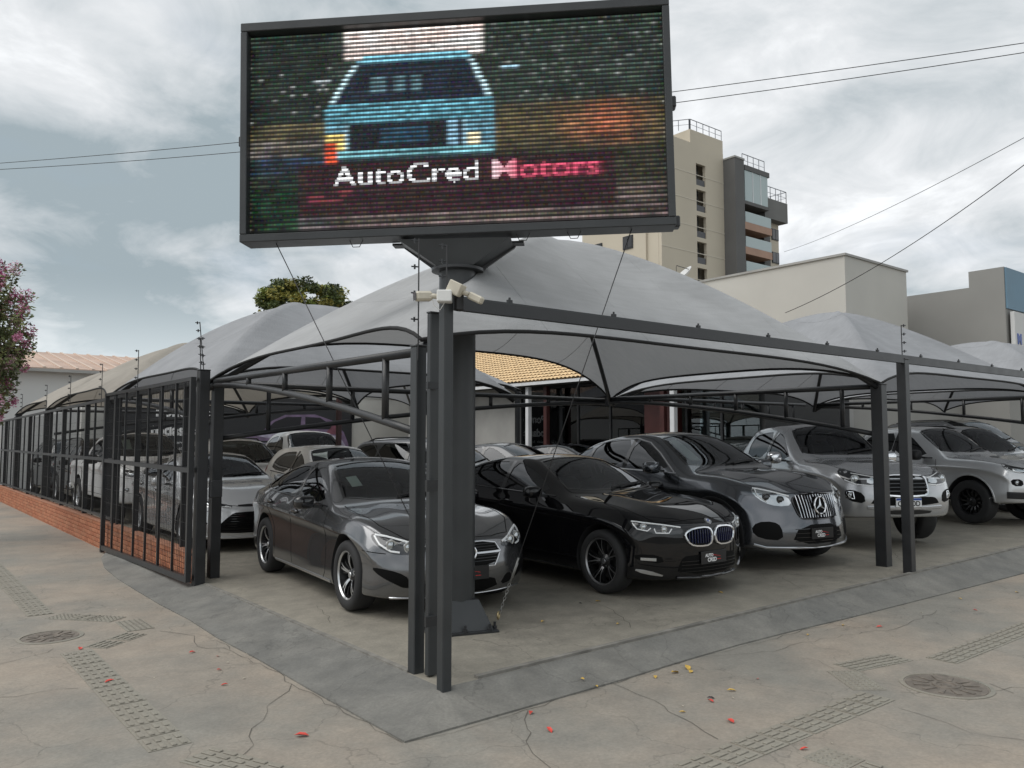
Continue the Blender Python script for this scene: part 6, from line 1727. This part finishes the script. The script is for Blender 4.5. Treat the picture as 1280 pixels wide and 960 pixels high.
fp = post('fence_post', -.03, 5.0, .12, -.02, 2.46, 'stout square post where the gate leaf ends, next to the roof post')
mb = MB(); mb.box(.0, .14, -.1, -.03, 1.02, 1.22, 0, bev=.01); mb.build('lock_box', STEEL, fp, loc=(.08, 0, -.02))
fn = empty('mesh_fence', (0, 9.4, 0), 0, 'dark steel mesh fence on the brick wall beyond the gate', 'fence')
fbar = lambda nm, a, b, w, h=None: bar_(nm, a, b, w, h, fn)
FL = 14.0
fbar('top_rail', (0, 0, 2.33), (0, FL, 2.2), .045, .05); fbar('mid_rail', (0, 0, 1.33), (0, FL, 1.36), .045, .05); fbar('bottom_rail', (0, 0, .40), (0, FL, .40), .04, .04)
for k in range(20):
    y = FL * k / 19; thick = k % 3 == 0; fbar('fence_upright', (.02 if thick else 0, y, -.1 if thick else .36), (.02 if thick else 0, y, 2.34 - .13 * k / 19), .075 if thick else .03, .075 if thick else .03)
wire_panel(fn, .0, 0, FL, .40, 2.2, dv=.08, dh=.22)
fb_ = empty('mesh_fence', (.02, 5.1, 0), 0, 'fixed mesh fence on the brick wall hidden behind the gate leaf', 'fence')
for k in range(4): bar_('fence_upright', (0, .7 + k * 1.12, .33), (0, .7 + k * 1.12, 2.36), .06 if k % 2 == 0 else .035, None, fb_)
bar_('top_rail', (0, .05, 2.34), (0, 4.3, 2.34), .05, .05, fb_); bar_('mid_rail', (0, .05, 1.3), (0, 4.3, 1.3), .045, .05, fb_)
rod(-.03, 4.97, 2.46, 3.05, 'leaning fence rod at the gate end post, the taller of the pair', lean=(-.02, .16), n=6, side=(-.78, .62))
rod(-.03, 5.1, 2.44, 2.86, 'shorter fence rod beside the leaning one at the gate end post', lean=(-.01, .03), n=4, side=(.78, -.62))
for (y, z, lb) in ((8.1, 2.98, 'fence rod standing above the middle of the gate leaf'), (10.45, 2.95, 'fence rod above the left end of the gate leaf'), (13.2, 2.92, 'fence rod over the fence, first one beyond the gate leaf'), (15.9, 2.88, 'fence rod over the fence between the two tan roofs'), (19.6, 2.84, 'farthest fence rod, beside the pink blossom tree')):
    rod(0, y, 2.3, z, lb, n=5, side=(-.78, .62))

# ------------------------------------------------------------------ showroom
MAROON = simple('maroon_wall', (.06, .016, .014), .5, var=.2, scale=3); WALLG = simple('grey_render', (.36, .355, .34), .9, var=.12, scale=1.2, bump=.1)
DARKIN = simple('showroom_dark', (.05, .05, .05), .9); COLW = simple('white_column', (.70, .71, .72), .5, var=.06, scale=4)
glass_mat('showroom_glass', (.45, .5, .5))
sr = empty('showroom', (13, 6.3, 0), 0, 'showroom with tan tiled roof, maroon walls and glass front behind the black sedan', 'building')
def sbox(nm, x0, x1, y0, y1, z0, z1, mat, par=sr, bev=0): mb = MB(); mb.box(x0, x1, y0, y1, z0, z1, 0, bev=bev); return mb.build(nm, mat, par)
sbox('wall', 0, .2, 8.8, 15.5, .1, 3.3, WALLG)
sbox('maroon_panel', 0, .2, 2.45, 3.55, .1, 3.3, MAROON)
sbox('back_wall', 4.0, 4.2, 0, 15.5, .1, 3.3, WALLG); sbox('inner_floor', .0, 4.0, .0, 8.8, .09, .12, simple('tile_floor', (.3, .29, .27), .25))
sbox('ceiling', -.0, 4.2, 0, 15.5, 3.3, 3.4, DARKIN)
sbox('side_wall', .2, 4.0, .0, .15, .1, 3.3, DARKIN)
for (y0, y1, nm) in ((3.57, 8.78, 4), (.05, 2.2, 2)):
    for k in range(nm):
        ya = y0 + (y1 - y0) * k / nm; yb = y0 + (y1 - y0) * (k + 1) / nm
        w_ = sbox('glass_pane', .08, .095, ya + .03, yb - .03, .15, 3.2, MATS['showroom_glass'])
        sbox('mullion', .05, .13, yb - .03, yb + .03, .1, 3.25, STEEL)
sbox('head_rail', .045, .135, 0.0, 8.78, 3.2, 3.28, STEEL); sbox('door_rail', .045, .135, 3.6, 8.7, 1.02, 1.07, STEEL)
for (x, y, mt, lb) in ((-.55, 7.7, COLW, 'c'), (-.35, 7.1, MAROON, 'c'), (-.55, 2.1, COLW, 'c'), (-.4, 2.55, MAROON, 'c'), (-.4, 11.5, MAROON, 'c')):
    sbox('column', x - .07, x + .07, y - .07, y + .07, .1, 3.25, mt, bev=.01)
sbox('sofa_table', 1.2, 2.2, 5.0, 7.4, .12, .9, COLW); sbox('counter', 2.4, 3.0, .6, 1.9, .12, 1.1, COLW); sbox('notice', 3.9, 3.98, 1.0, 1.8, .7, 1.7, simple('notice_board', (.55, .52, .42), .6, var=.5, scale=20))
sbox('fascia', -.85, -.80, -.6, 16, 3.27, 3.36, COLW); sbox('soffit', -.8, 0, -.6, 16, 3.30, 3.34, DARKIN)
# barrel-tile roof: rows of curved tiles
TILE = simple('clay_tile', (.70, .50, .28), .8, var=.22, scale=7, bump=.2, bscale=40)
mb = MB(); nU = 74; rows = 18; e0 = Vector((-.88, 3.4, 3.36)); slope = Vector((4.4, 0, 1.95)); ln = 12.6
for rw in range(rows):
    f0, f1 = rw / rows, (rw + 1.12) / rows
    V = []
    for f, lift_ in ((f0, .035), (f1, .0)):
        for k in range(nU * 4 + 1):
            y = ln * k / (nU * 4); V.append(e0 + slope * f + Vector((0, y, lift_ + .035 * abs(sin(pi * k / 4)))))
    n_ = nU * 4 + 1
    mb.add(V, [(k, k + 1, n_ + k + 1, n_ + k) for k in range(n_ - 1)])
tag(mb.build('roof_tile', TILE, sr), kind='stuff')
mb = MB(); e1_ = e0 + slope; mb.add([e1_, e1_ + Vector((0, ln, 0)), e1_ + Vector((2.5, ln, -1.3)), e1_ + Vector((2.5, 0, -1.3))], [(0, 3, 2, 1)]); mb.build('rear_roof_slope', TILE, sr)
mb = MB(); mb.add([e0, e1_, e1_ + Vector((2.5, 0, -1.3))], [(0, 1, 2)]); mb.add([e0 + Vector((0, ln, 0)), e1_ + Vector((0, ln, 0)), e1_ + Vector((2.5, ln, -1.3))], [(0, 2, 1)]); mb.build('gable', WALLG, sr)

# ------------------------------------------------------------------ back wall, printed panel
bk = empty('boundary_wall', (0, 24, 0), 0, 'grey rendered wall closing the back of the lot', 'wall')
mb = MB(); mb.box(2.2, 21, 0, .2, -.1, 3.3); mb.build('render', simple('pale_render', (.50, .49, .46), .9, var=.1, scale=1.0), bk)
mb = MB(); mb.box(2.15, 21, -.03, .23, 3.301, 3.36, 0); mb.build('coping', WALLG, bk)
bn = empty('printed_banner', (2.9, 23.93, 1.2), 0, 'dark advertising banner on the back wall with white lettering and a purple car', 'banner')
mb = MB(); mb.box(0, 8.8, -.02, .05, -1.0, 2.0); mb.build('panel', simple('banner_black', (.022, .023, .026), .6), bn)
MB_ = Matrix.Rotation(pi / 2, 4, 'X')
def words(txt, x, z, size, bold=0.0): share('lettering', text_copy(txt, size, .001, 'LEFT', bold, 'ink_white'), bn, Matrix.Translation((x, -.023, z)) @ MB_)
words('Ponta do', 1.5, 1.25, .5, .012); words('todas es', 1.35, .62, .5, .02)
for k, l in enumerate(('You unite Con   the subtitle   Servicos e veiculos', 'Todos os dias   Promovendo   atendimento e qualidade', '   a melhor   Financiamento da regiao')): words(l, .3 + .1 * k, .32 - .2 * k, .15)
words('Autocred motors', 1.9, -.32, .2, .008)
# plain print of a car in flat colours, 2 mm sheets
P_ = {'p': simple('print_purple', (.17, .12, .20), .5, var=.35, scale=3), 'd': simple('print_dark', (.012, .012, .016), .5), 'l': simple('print_lilac', (.36, .33, .43), .5, var=.3, scale=4), 'w': simple('print_white', (.55, .58, .62), .5), 'r': simple('print_wine', (.2, .07, .10), .5, var=.3, scale=3), 'k': simple('print_blue', (.25, .40, .46), .5)}
def flat(nm, pts, lay, mt):
    y = -.021 - .003 * lay
    V = [(x, y, z) for x, z in pts] + [(x, -.02, z) for x, z in pts]; n = len(pts)
    F = [tuple(range(n))] + [(i, i + n, (i + 1) % n + n, (i + 1) % n) for i in range(n)]
    o = mesh_obj(nm, V, F, P_[mt], bn)
    bm = bmesh.new(); bm.from_mesh(o.data); bmesh.ops.recalc_face_normals(bm, faces=bm.faces); bm.to_mesh(o.data); bm.free()
X0 = 4.35
S_ = lambda L_: [(X0 + x, z) for x, z in L_]
flat('print', S_([(.0, -.8), (.05, .35), (.35, .62), (.9, .8), (1.2, 1.15), (1.7, 1.38), (2.9, 1.42), (3.6, 1.2), (4.1, .75), (4.3, .3), (4.4, -.8)]), 1, 'p')
flat('print', S_([(1.0, .83), (1.3, 1.12), (1.75, 1.3), (2.35, 1.32), (2.3, .86)]), 2, 'd'); flat('print', S_([(2.5, .86), (2.5, 1.32), (3.1, 1.3), (3.6, 1.0), (3.5, .86)]), 2, 'd')
flat('print', S_([(.5, .62), (1.0, .76), (2.4, .80), (2.1, .55), (1.2, .5)]), 2, 'l'); flat('print', S_([(.62, -.05), (.62, .42), (1.62, .42), (1.62, -.05)]), 2, 'd')
for k in range(4): flat('print', S_([(.66, .02 + .1 * k), (1.58, .02 + .1 * k), (1.58, .05 + .1 * k), (.66, .05 + .1 * k)]), 3, 'l')
flat('print', S_([(1.09, -.05), (1.09, .46), (1.15, .46), (1.15, -.05)]), 4, 'p')
flat('print', S_([(1.9, .25), (1.95, .42), (2.7, .5), (2.8, .38), (2.3, .22)]), 2, 'd'); flat('print', S_([(2.0, .30), (2.35, .40), (2.35, .30)]), 3, 'w'); flat('print', S_([(2.42, .32), (2.7, .44), (2.68, .36)]), 3, 'w')
flat('print', S_([(.2, .2), (.22, .4), (.48, .42), (.46, .26)]), 2, 'k'); flat('print', S_([(2.95, .62), (3.9, .62), (4.2, .2), (4.25, -.4), (2.95, -.3)]), 2, 'l')
flat('print', S_([(3.3, .68), (3.7, 1.1), (4.0, .75), (4.05, .66)]), 2, 'r'); flat('print', S_([(.75, -.22), (.75, -.08), (1.5, -.08), (1.5, -.22)]), 3, 'w')

# ------------------------------------------------------------------ buildings around
CREAMB = simple('cream_plaster', (.56, .50, .40), .9, var=.06, scale=.15, bump=.05, bscale=6); WHITEB = simple('off_white_plaster', (.52, .507, .47), .9, var=.07, scale=.35)
WHITEB2 = simple('white_plaster', (.62, .62, .61), .9, var=.05, scale=.3); GREYB = simple('grey_plaster', (.27, .265, .25), .9, var=.08, scale=.4); DKGREY = simple('dark_grey_plaster', (.125, .123, .12), .85, var=.1, scale=.3)
bx = empty('commercial_building', (22.7, 9.4, 0), 0, 'windowless off-white box building behind the right shade roofs', 'building')
def bbox(nm, par, x0, x1, y0, y1, z0, z1, mat, bev=0): mb = MB(); mb.box(x0, x1, y0, y1, z0, z1, 0, bev=bev); return mb.build(nm, mat, par)
bbox('wall', bx, 0, 4.45, 0, 11, 0, 7.95, WHITEB); bbox('parapet_cap', bx, -.06, 4.51, -.06, 11.06, 7.951, 8.03, WALLG); bbox('door', bx, 1.2, 2.3, -.04, -.002, 0, 2.6, DKGREY)
bbox('lower_wall', bx, -5.5, -.01, .3, .5, 0, 3.2, WHITEB)
gb = empty('commercial_building', (28.9, 7.3, 0), 0, 'grey building with a raised blue-fronted corner at the right edge', 'building')
bbox('wall', gb, 0, 14, .6, 12, 0, 7.35, GREYB); bbox('corner_wall', gb, -.004, 14, -.6, .599, 0, 7.95, GREYB); bbox('blue_front', gb, .05, 14, -.66, -.602, 6.42, 7.93, simple('blue_panel', (.14, .24, .32), .6, var=.1, scale=.8))
bbox('ground_floor_wall', gb, -8, -.01, 1.0, 1.2, 0, 3.0, GREYB)
sg = empty('shop_sign', (29.05, 6.55, 5.75), 0, 'white fascia sign with blue lettering on the grey building', 'sign')
mb = MB(); mb.box(0, 5, -.08, .06, -1.3, .55, 0, bev=.01); mb.build('board', WHITEB2, sg)
share('lettering', text_copy('M', .52, .01, 'LEFT', .02, 'plate_blue'), sg, Matrix.Translation((.17, -.092, -.62)) @ MB_)
mb = MB(); mb.box(.18, 2.2, -.084, -.081, -.80, -.76); mb.build('underline', simple('sign_grey', (.3, .32, .36), .6), sg)
lb_ = empty('warehouse', (-10, 27, 0), 0, 'pale warehouse with a reddish tan ribbed metal roof beyond the left fence', 'building')
bbox('wall', lb_, 0, 22, 0, 12, 0, 4.05, WHITEB2)
mb = MB(); ys = (-.35, 6)
V = [(-.3, -.35, 4.02), (22.3, -.35, 4.02), (22.3, 6, 5.15), (-.3, 6, 5.15), (-.3, -.35, 4.12), (22.3, -.35, 4.12), (22.3, 6, 5.25), (-.3, 6, 5.25)]
mb.add([Vector(v) for v in V], [(3, 2, 1, 0), (4, 5, 6, 7), (0, 1, 5, 4), (1, 2, 6, 5), (2, 3, 7, 6), (3, 0, 4, 7)])
ROOFT = simple('rust_tan_roof', (.46, .33, .26), .7, var=.18, scale=.7); mb.build('roof', ROOFT, lb_)
mb = MB()
for k in range(45): x = .0 + k * .5; mb.bar((x, -.36, 4.135), (x, 6, 5.265), .09, .05)
tag(mb.build('roof_rib', simple('roof_rib_paint', (.56, .44, .36), .7), lb_), kind='stuff')
bbox('gutter', lb_, -.3, 22.3, -.45, -.351, 3.98, 4.08, WALLG)

# apartment tower
tw_ = empty('apartment_tower', (62.7, 51.7, 0), 0, 'tall cream apartment tower with dark fin and glass balconies', 'building')
Z0, ZT = 8, 35.2
tb = lambda nm, *a, **k: bbox(nm, tw_, *a, **k)
def slab_with_holes(nm, y, th, x0, x1, z0, z1, holes, mat):
    """wall in the X-Z plane at depth y with real openings"""
    xs = sorted({x0, x1, *[h[0] for h in holes], *[h[1] for h in holes]}); zs = sorted({z0, z1, *[h[2] for h in holes], *[h[3] for h in holes]})
    mb = MB()
    for i in range(len(xs) - 1):
        run = None
        for j in range(len(zs) - 1):
            cx, cz = (xs[i] + xs[i + 1]) / 2, (zs[j] + zs[j + 1]) / 2
            solid = not any(h[0] < cx < h[1] and h[2] < cz < h[3] for h in holes)
            if solid: run = (run[0], zs[j + 1]) if run else (zs[j], zs[j + 1])
            if (not solid or j == len(zs) - 2) and run: mb.box(xs[i], xs[i + 1], y, y + th, run[0], run[1]); run = None
    return mb.build(nm, mat, tw_)
slots = []
fl = 3.0
for k in range(6):
    zb = 30.85 - k * fl; slots.append((6.05, 7.75, zb - .35, zb + 2.15))
slab_with_holes('wall', 0, .4, 0, 11.1, 0, ZT, slots, CREAMB)
tb('side_wall', -.02, .38, .41, 12, 0, ZT - 1.2, CREAMB); tb('core', .4, 11, 1.6, 12, 0, ZT - .3, CREAMB); tb('slot_back', 5.9, 7.9, 1.2, 1.55, 8, 34, DKGREY)
tb('left_wing', -.3, .38, 2.0, 12.0, 0, 26.5, CREAMB)
for z in (33.3, 30.3, 27.3, 24.3, 21.3): tb('string_course', -.03, 11.1, -.03, -.001, z - 1.7, z - 1.62, simple('pale_band', (.62, .57, .48), .9))
for s_ in slots:
    tb('slot_panel', s_[0] + .15, s_[1] - .05, .12, .2, s_[2] + .05, s_[2] + .75, simple('smoked_panel', (.06, .06, .065), .3)); tb('slot_window', s_[0] + .1, s_[0] + .9, .8, .9, s_[2] + .9, s_[3] - .3, MATS['gloss_black'])
for y in (4.6, 9.4):
    f_ = tb('window', -.40, -.31, y - .75, y + .75, 23.0, 24.5, STEEL)
    for dy in (-.36, .36): mb = MB(); mb.box(-.43, -.405, y + dy - .3, y + dy + .3, 23.15, 24.35); mb.build('pane', MATS['gloss_black'], f_)
tb('roof_block', 5.2, 11.2, .1, 6, ZT + .001, ZT + 1.6, CREAMB); 
def railing(pts, z, h=1.1, nm='roof_railing'):
    mb = MB()
    for a, b in zip(pts[:-1], pts[1:]):
        a = Vector((*a, z)); b = Vector((*b, z)); n = max(2, int((b - a).length / 1.1))
        mb.bar(a + Vector((0, 0, h)), b + Vector((0, 0, h)), .07)
        mb.bar(a + Vector((0, 0, h * .5)), b + Vector((0, 0, h * .5)), .035)
        for k in range(n + 1): p = a + (b - a) * k / n; mb.bar(p, p + Vector((0, 0, h)), .06)
    mb.build(nm, simple('rail_grey', (.22, .23, .26), .5), tw_)
railing([(1.2, 6), (5.3, .3), (5.4, .2), (11.1, .2)], ZT + 1.6, 1.2)
tb('fin', 11.12, 12.9, -1.6, 4, 0, 34.4, DKGREY); tb('fin_cap', 11.05, 12.97, -1.67, 4, 34.401, 34.6, WALLG)
simple('balcony_glass_sky_tone', (.42, .50, .50), .12); PINK = simple('terracotta_slab', (.42, .27, .20), .85, var=.1, scale=.5)  # opaque pale glass: the reflected sky is put into its colour
tb('balcony_wall', 12.91, 19.6, 1.4, 12, 0, 31.0, CREAMB)
for k in range(6):
    z = 27.2 - k * 2.95
    tb('balcony_slab', 12.91, 18.6, -1.4, 1.39, z - .85, z, PINK); tb('balcony_glass_panel', 13.3, 18.5, -1.38, -1.34, z + .02, z + 1.25, MATS['balcony_glass_sky_tone'])
    f_ = tb('balcony_door', 13.7, 15.2, 1.30, 1.395, z + .02, z + 2.0, STEEL); mb = MB(); mb.box(13.8, 15.1, 1.26, 1.295, z + .1, z + 1.9); mb.build('pane', MATS['gloss_black'], f_)
    f_ = tb('balcony_door', 16.6, 17.9, 1.30, 1.395, z + .02, z + 2.0, COLW); mb = MB(); mb.box(16.7, 17.8, 1.26, 1.295, z + .1, z + 1.9); mb.build('pane', MATS['tinted_glass'], f_)
tb('grey_pier', 18.61, 19.9, -.3, 12, 0, 28.7, DKGREY)
tb('penthouse_band', 18.0, 22.9, -.9, 12, 28.701, 31.2, simple('mid_grey_plaster', (.17, .168, .16), .85, var=.1, scale=.4)); tb('balcony_ceiling', 12.91, 17.99, -1.5, 1.39, 29.3, 29.7, DKGREY); tb('penthouse', 12.91, 17.9, 1.0, 10, 31.001, 34.6, CREAMB)
tb('penthouse_glass', 13.3, 17.9, -1.4, .4, 29.72, 33.4, MATS['balcony_glass_sky_tone']); tb('penthouse_roof', 13.2, 18.2, -1.5, 6, 33.41, 34.0, DKGREY)
for x in (14.8, 16.4): tb('glazing_bar', x, x + .12, -1.44, -1.402, 29.72, 33.4, COLW)
railing([(13.4, -1.0), (17.9, -1.0)], 34.0, 1.5); railing([(18.2, -.8), (22.8, -.8), (22.8, 8)], 31.2, 1.5)
tb('end_wall', 19.91, 22.5, .2, 12, 0, 28.69, CREAMB)
for k in range(6):
    z = 26.6 - k * 2.95; f_ = tb('window', 20.9, 22.4, .1, .198, z, z + 1.4, STEEL)
    for dx in (-.36, .36): mb = MB(); mb.box(21.65 + dx - .32, 21.65 + dx + .32, .06, .095, z + .1, z + 1.3); mb.build('pane', MATS['gloss_black'], f_)
    tb('air_conditioner', 22.51, 23.0, 1.5, 2.4, z - .9, z - .2, COLW)
# satellite dish on the box building's edge
dt = empty('satellite_dish', (22.3, 16.0, 7.2), 0, 'white satellite dish tilted up in front of the cream tower', 'dish')
Md = Matrix.Translation((0, 0, 1.0)) @ (R2 * -.75 + Vector((0, 0, .78)) - F2 * .2).normalized().to_track_quat('Z', 'Y').to_matrix().to_4x4()
mb = MB(); mb.lathe([(0.001, .0), (.15, .012), (.3, .05), (.42, .10), (.5, .15), (.5, .135), (.42, .085), (.3, .035), (0.001, -.02)], 24, Md); mb.build('reflector', WHITEB2, dt, smooth=True)
mb = MB(); mb.tube([Md @ Vector((0, .4, .08)), Md @ Vector((0, .1, .55))], .015, 6); mb.tube([Md @ Vector((-.3, -.2, .06)), Md @ Vector((0, .08, .55))], .012, 6); mb.build('feed_arm', WIRE, dt)
mb = MB(); mb.tube([(0, 0, -.3), (0, 0, .5), (.0, .05, .95)], .03, 8); mb.build('mast', GALV, dt)
bbox('rooftop_wall', bx, -3.0, -.01, 5.6, 11, 3.2, 7.0, WHITEB)

# ------------------------------------------------------------------ overhead cables
def sag(a, b, s, n=24): return [a + (b - a) * (k / n) + Vector((0, 0, -s * 4 * (k / n) * (1 - k / n))) for k in range(n + 1)]
BLK = simple('cable_black', (.012, .012, .013), .6)
cable('overhead_cable', sag(Vector((-4.08, 39.84, 13.24)), Vector((22.87, 0.30, 12.49)), .55), .012, BLK, 'upper of two overhead cables crossing the sky behind the screen')
cable('overhead_cable', sag(Vector((-4.08, 39.84, 13.11)), Vector((22.87, 0.30, 12.27)), .75), .012, BLK, 'lower of two overhead cables crossing the sky behind the screen')
cable('overhead_cable', sag(Vector((50.62, 29.33, 15.93)), Vector((21.63, 1.30, 10.75)), .4), .012, BLK, 'thin overhead cable rising right from beside the cream tower')
cable('overhead_cable', sag(Vector((18.41, 9.00, 5.49)), Vector((14.00, -0.28, 7.70)), .35), .010, BLK, 'thin overhead cable rising right from behind the large shade roof')

# ------------------------------------------------------------------ trees
def leaf_cloud(clumps, nleaf, size, mats, parent, name='crown', seed=1):
    r = random.Random(seed); V = []; F = []; M_ = []
    for (c, rad, mi, w) in clumps:
        k = int(nleaf * w)
        for _ in range(k):
            d = Vector((r.gauss(0, 1), r.gauss(0, 1), r.gauss(0, 1))).normalized() * (r.random() ** .45)
            p = Vector(c) + Vector((d.x * rad[0], d.y * rad[1], d.z * rad[2]))
            a = Vector((r.gauss(0, 1), r.gauss(0, 1), r.gauss(0, .6))).normalized(); b = a.cross(Vector((r.gauss(0, 1), r.gauss(0, 1), r.gauss(0, 1)))).normalized()
            s = size * r.uniform(.6, 1.3); n = len(V)
            V += [p - a * s, p + b * s * .45 + a * s * .1, p + a * s, p - b * s * .45 + a * s * .1]; F.append((n, n + 1, n + 2, n + 3)); M_.append(mi if r.random() > .15 else r.randrange(len(mats)))
    return mesh_obj(name, V, F, None, parent, mats=mats, fmat=M_)
def foliage(name, c):
    m = simple(name, c, .55, var=.3, scale=1.5); return m
GR = [foliage('leaf_green_a', (.16, .20, .04)), foliage('leaf_green_b', (.075, .105, .028)), foliage('leaf_green_c', (.26, .24, .05)), foliage('leaf_green_d', (.05, .068, .022))]
tr = empty('tree', (13.7, 33, .95), 0, 'round green tree crown showing above the shade roofs at left', 'tree')
BARK = simple('bark', (.10, .075, .05), .9, var=.3, scale=8, bump=.5, bscale=20)
mb = MB(); mb.tube([(0, 0, -1.2), (.05, .03, 2.2), (0, .1, 4.2), (.1, 0, 6.5)], [.3, .24, .2, .1], 10)
rr_ = random.Random(11); cl = []
for k in range(9):
    a = 2 * pi * k / 9 + rr_.uniform(-.2, .2); e_ = Vector((1.9 * cos(a), 1.9 * sin(a), 6.3 + rr_.uniform(0, 1.6))); mb.tube([(0, .05, 3.8 + .2 * (k % 4)), (e_.x * .5, e_.y * .5, 5.4), e_], [.12, .08, .03], 6)
mb.build('trunk', BARK, tr, smooth=True)
for k in range(95):
    th = rr_.uniform(0, 2 * pi); ph = rr_.uniform(-.3, 1.0); rd = rr_.uniform(.65, 1.0)
    c = (2.35 * rd * cos(th) * sqrt(1 - min(1, max(0, ph)) ** 2 * .8), 2.35 * rd * sin(th) * sqrt(1 - min(1, max(0, ph)) ** 2 * .8), 6.9 + 1.95 * ph * rd)
    s = rr_.uniform(.32, .6); cl.append((c, (s, s, s * .7), rr_.randrange(4), 1))
leaf_cloud(cl, 170, .11, GR, tr, seed=4)
# pink blossom tree on the pavement at left
PK = [simple('blossom_a', (.70, .30, .45), .6, var=.25, scale=20), simple('blossom_b', (.78, .48, .58), .6, var=.25, scale=20), simple('blossom_c', (.48, .12, .27), .6)]
G2_ = [foliage('leaf_olive_a', (.15, .185, .07)), foliage('leaf_olive_b', (.20, .22, .09)), foliage('leaf_olive_c', (.09, .11, .04)), foliage('leaf_rust', (.10, .06, .03))]
tr = empty('blossom_tree', (-1.5, 12.2, ZS), 0, 'slim tree with pink blossom clusters on the pavement at the left edge', 'tree')
mb = MB(); tips = []
mb.tube([(0, 0, -.1), (.02, .03, .9), (-.03, 0, 1.7)], [.07, .06, .05], 8)
for k in range(44):
    a = rr_.uniform(0, 2 * pi); sp_ = rr_.uniform(.35, 1.25); h_ = rr_.uniform(2.3, 5.1); sp_ *= max(.25, 1 - max(0, h_ - 3.6) / 2.2)
    e_ = Vector((sp_ * cos(a), sp_ * sin(a), h_)); m1 = Vector((e_.x * .35, e_.y * .35, 1.5 + (h_ - 1.5) * .5)); mb.tube([(-.03, 0, 1.4 + rr_.uniform(0, .3)), m1, e_], [.028, .018, .006], 5)
    tips.append((e_, m1))
mb.build('trunk', BARK, tr, smooth=True)
lc = []; pc_ = []
for e_, m1 in tips:
    for f in (.35, .55, .7, .85, 1.0):
        p = m1 + (e_ - m1) * f; lc.append((p, (.20, .20, .16), rr_.randrange(4), .6))
    pc_.append((e_ + Vector((0, 0, .05)), (.13, .13, .16), rr_.randrange(3), 1)); 
    if rr_.random() > .4: p = m1 + (e_ - m1) * .7 + Vector((rr_.uniform(-.2, .2), rr_.uniform(-.2, .2), -.05)); pc_.append((p, (.09, .09, .11), rr_.randrange(3), 1))
leaf_cloud(lc, 75, .045, G2_, tr, seed=8)
leaf_cloud(pc_, 150, .024, PK, tr, 'blossom', seed=9)
# ------------------------------------------------------------------ parked cars
def place(o, x, y, a, z=None, label=None):
    o.location = (x, y, zlot(x) if z is None else z); o.rotation_euler = (0, 0, radians(-90 - a))
    if label: o['label'] = label
    o['group'] = 'cars parked in the lot'
    return o
def from_wheel(sp, wx, wy, a):
    """centre of a car from the spot where its right front tyre stands"""
    s, c = sin(radians(a)), cos(radians(a)); b = sp['wb'] / 2; w = sp['Wmax'] - .02
    return wx + w * c + b * s, wy - w * s + b * c
s = sp_cla(); x, y = from_wheel(s, .575, 2.56, 5.6); place(build_car(s), x, y, 5.6)
s = sp_bmw(); x, y = from_wheel(s, 3.03, 1.56, 2); place(build_car(s), x, y, 2)
s = sp_gle(); s_ = radians(8); place(build_car(s), 6.2 + 2.36 * sin(s_), .85 + 2.36 * cos(s_), 8)
s = sp_pickup('hilux'); s_ = radians(30); place(build_car(s), 8.55 + 2.53 * sin(s_), .88 + 2.53 * cos(s_), 30, z=.12)
s = sp_pickup('s10'); x, y = from_wheel(s, 12.75, 1.75, 14); place(build_car(s), x, y, 14, z=.12)
big = place(build_car(sp_suv('big')), 16.9, 3.4, 13, z=.14, label='light silver utility car behind the light silver pickup at right')
s = sp_suv('big'); s['paint'] = BLACKP; s['cladding'] = (.03, BLACKP); s['label'] = 'tall black utility car behind the silver ones at the right edge'
place(build_car(s), 20.0, 4.6, 16, z=.36)
place(build_car(sp_sedan()), 1.55, 9.35, 1)
hat = place(build_car(sp_hatch()), 3.85, 9.5, 4, z=.05, label='pale champagne hatchback just behind the grey coupe sedan')
ws_ = place(build_car(sp_suv('white')), 3.25, 13.0, 3, z=.03, label='white utility car with black roof rails behind the silver sedan')
wp_ = place(build_car(sp_pickup('white')), 5.6, 14.6, 6, z=.08, label='white pickup behind the champagne hatchback, before the purple car banner')
s = sp_pickup('white'); s['label'] = 'white pickup seen through the gate mesh with a pale sheet on its windscreen'; s['sticker'] = (.45, -.45, .16, .26)
place(build_car(s), 1.6, 14.5, 0)
bs = place(build_car(sp_suv('black')), 1.75, 18.6, 0, label='black utility car seen through the fence beyond the gate')
c = copy_car(bs, (1.7, 22.3, 0), radians(-90), 'dark vehicle at the far end of the fence', 'cars parked in the lot')
s = sp_suv('white'); s['paint'] = BLUEGREY; s['label'] = 'dark graphite utility car half hidden behind the tall pole'; s['name'] = 'parked_car'
du = place(build_car(s), 6.1, 9.2, -14, z=.05)
s = sp_cla(); s.update(paint=paint('paint_graphite_sedan', (.06, .062, .066), .7, .3), q=1, sub=2, label='graphite sedan in the second row, by the showroom wall'); s.pop('roof_panel'); s.pop('sticker')
sd_ = place(build_car(s), 8.55, 9.9, -16, z=.16)
s = sp_bmw(); s.update(q=1, label='black low car beside the graphite sedan, before the showroom glass')
place(build_car(s), 10.4, 9.6, -14, z=.13)
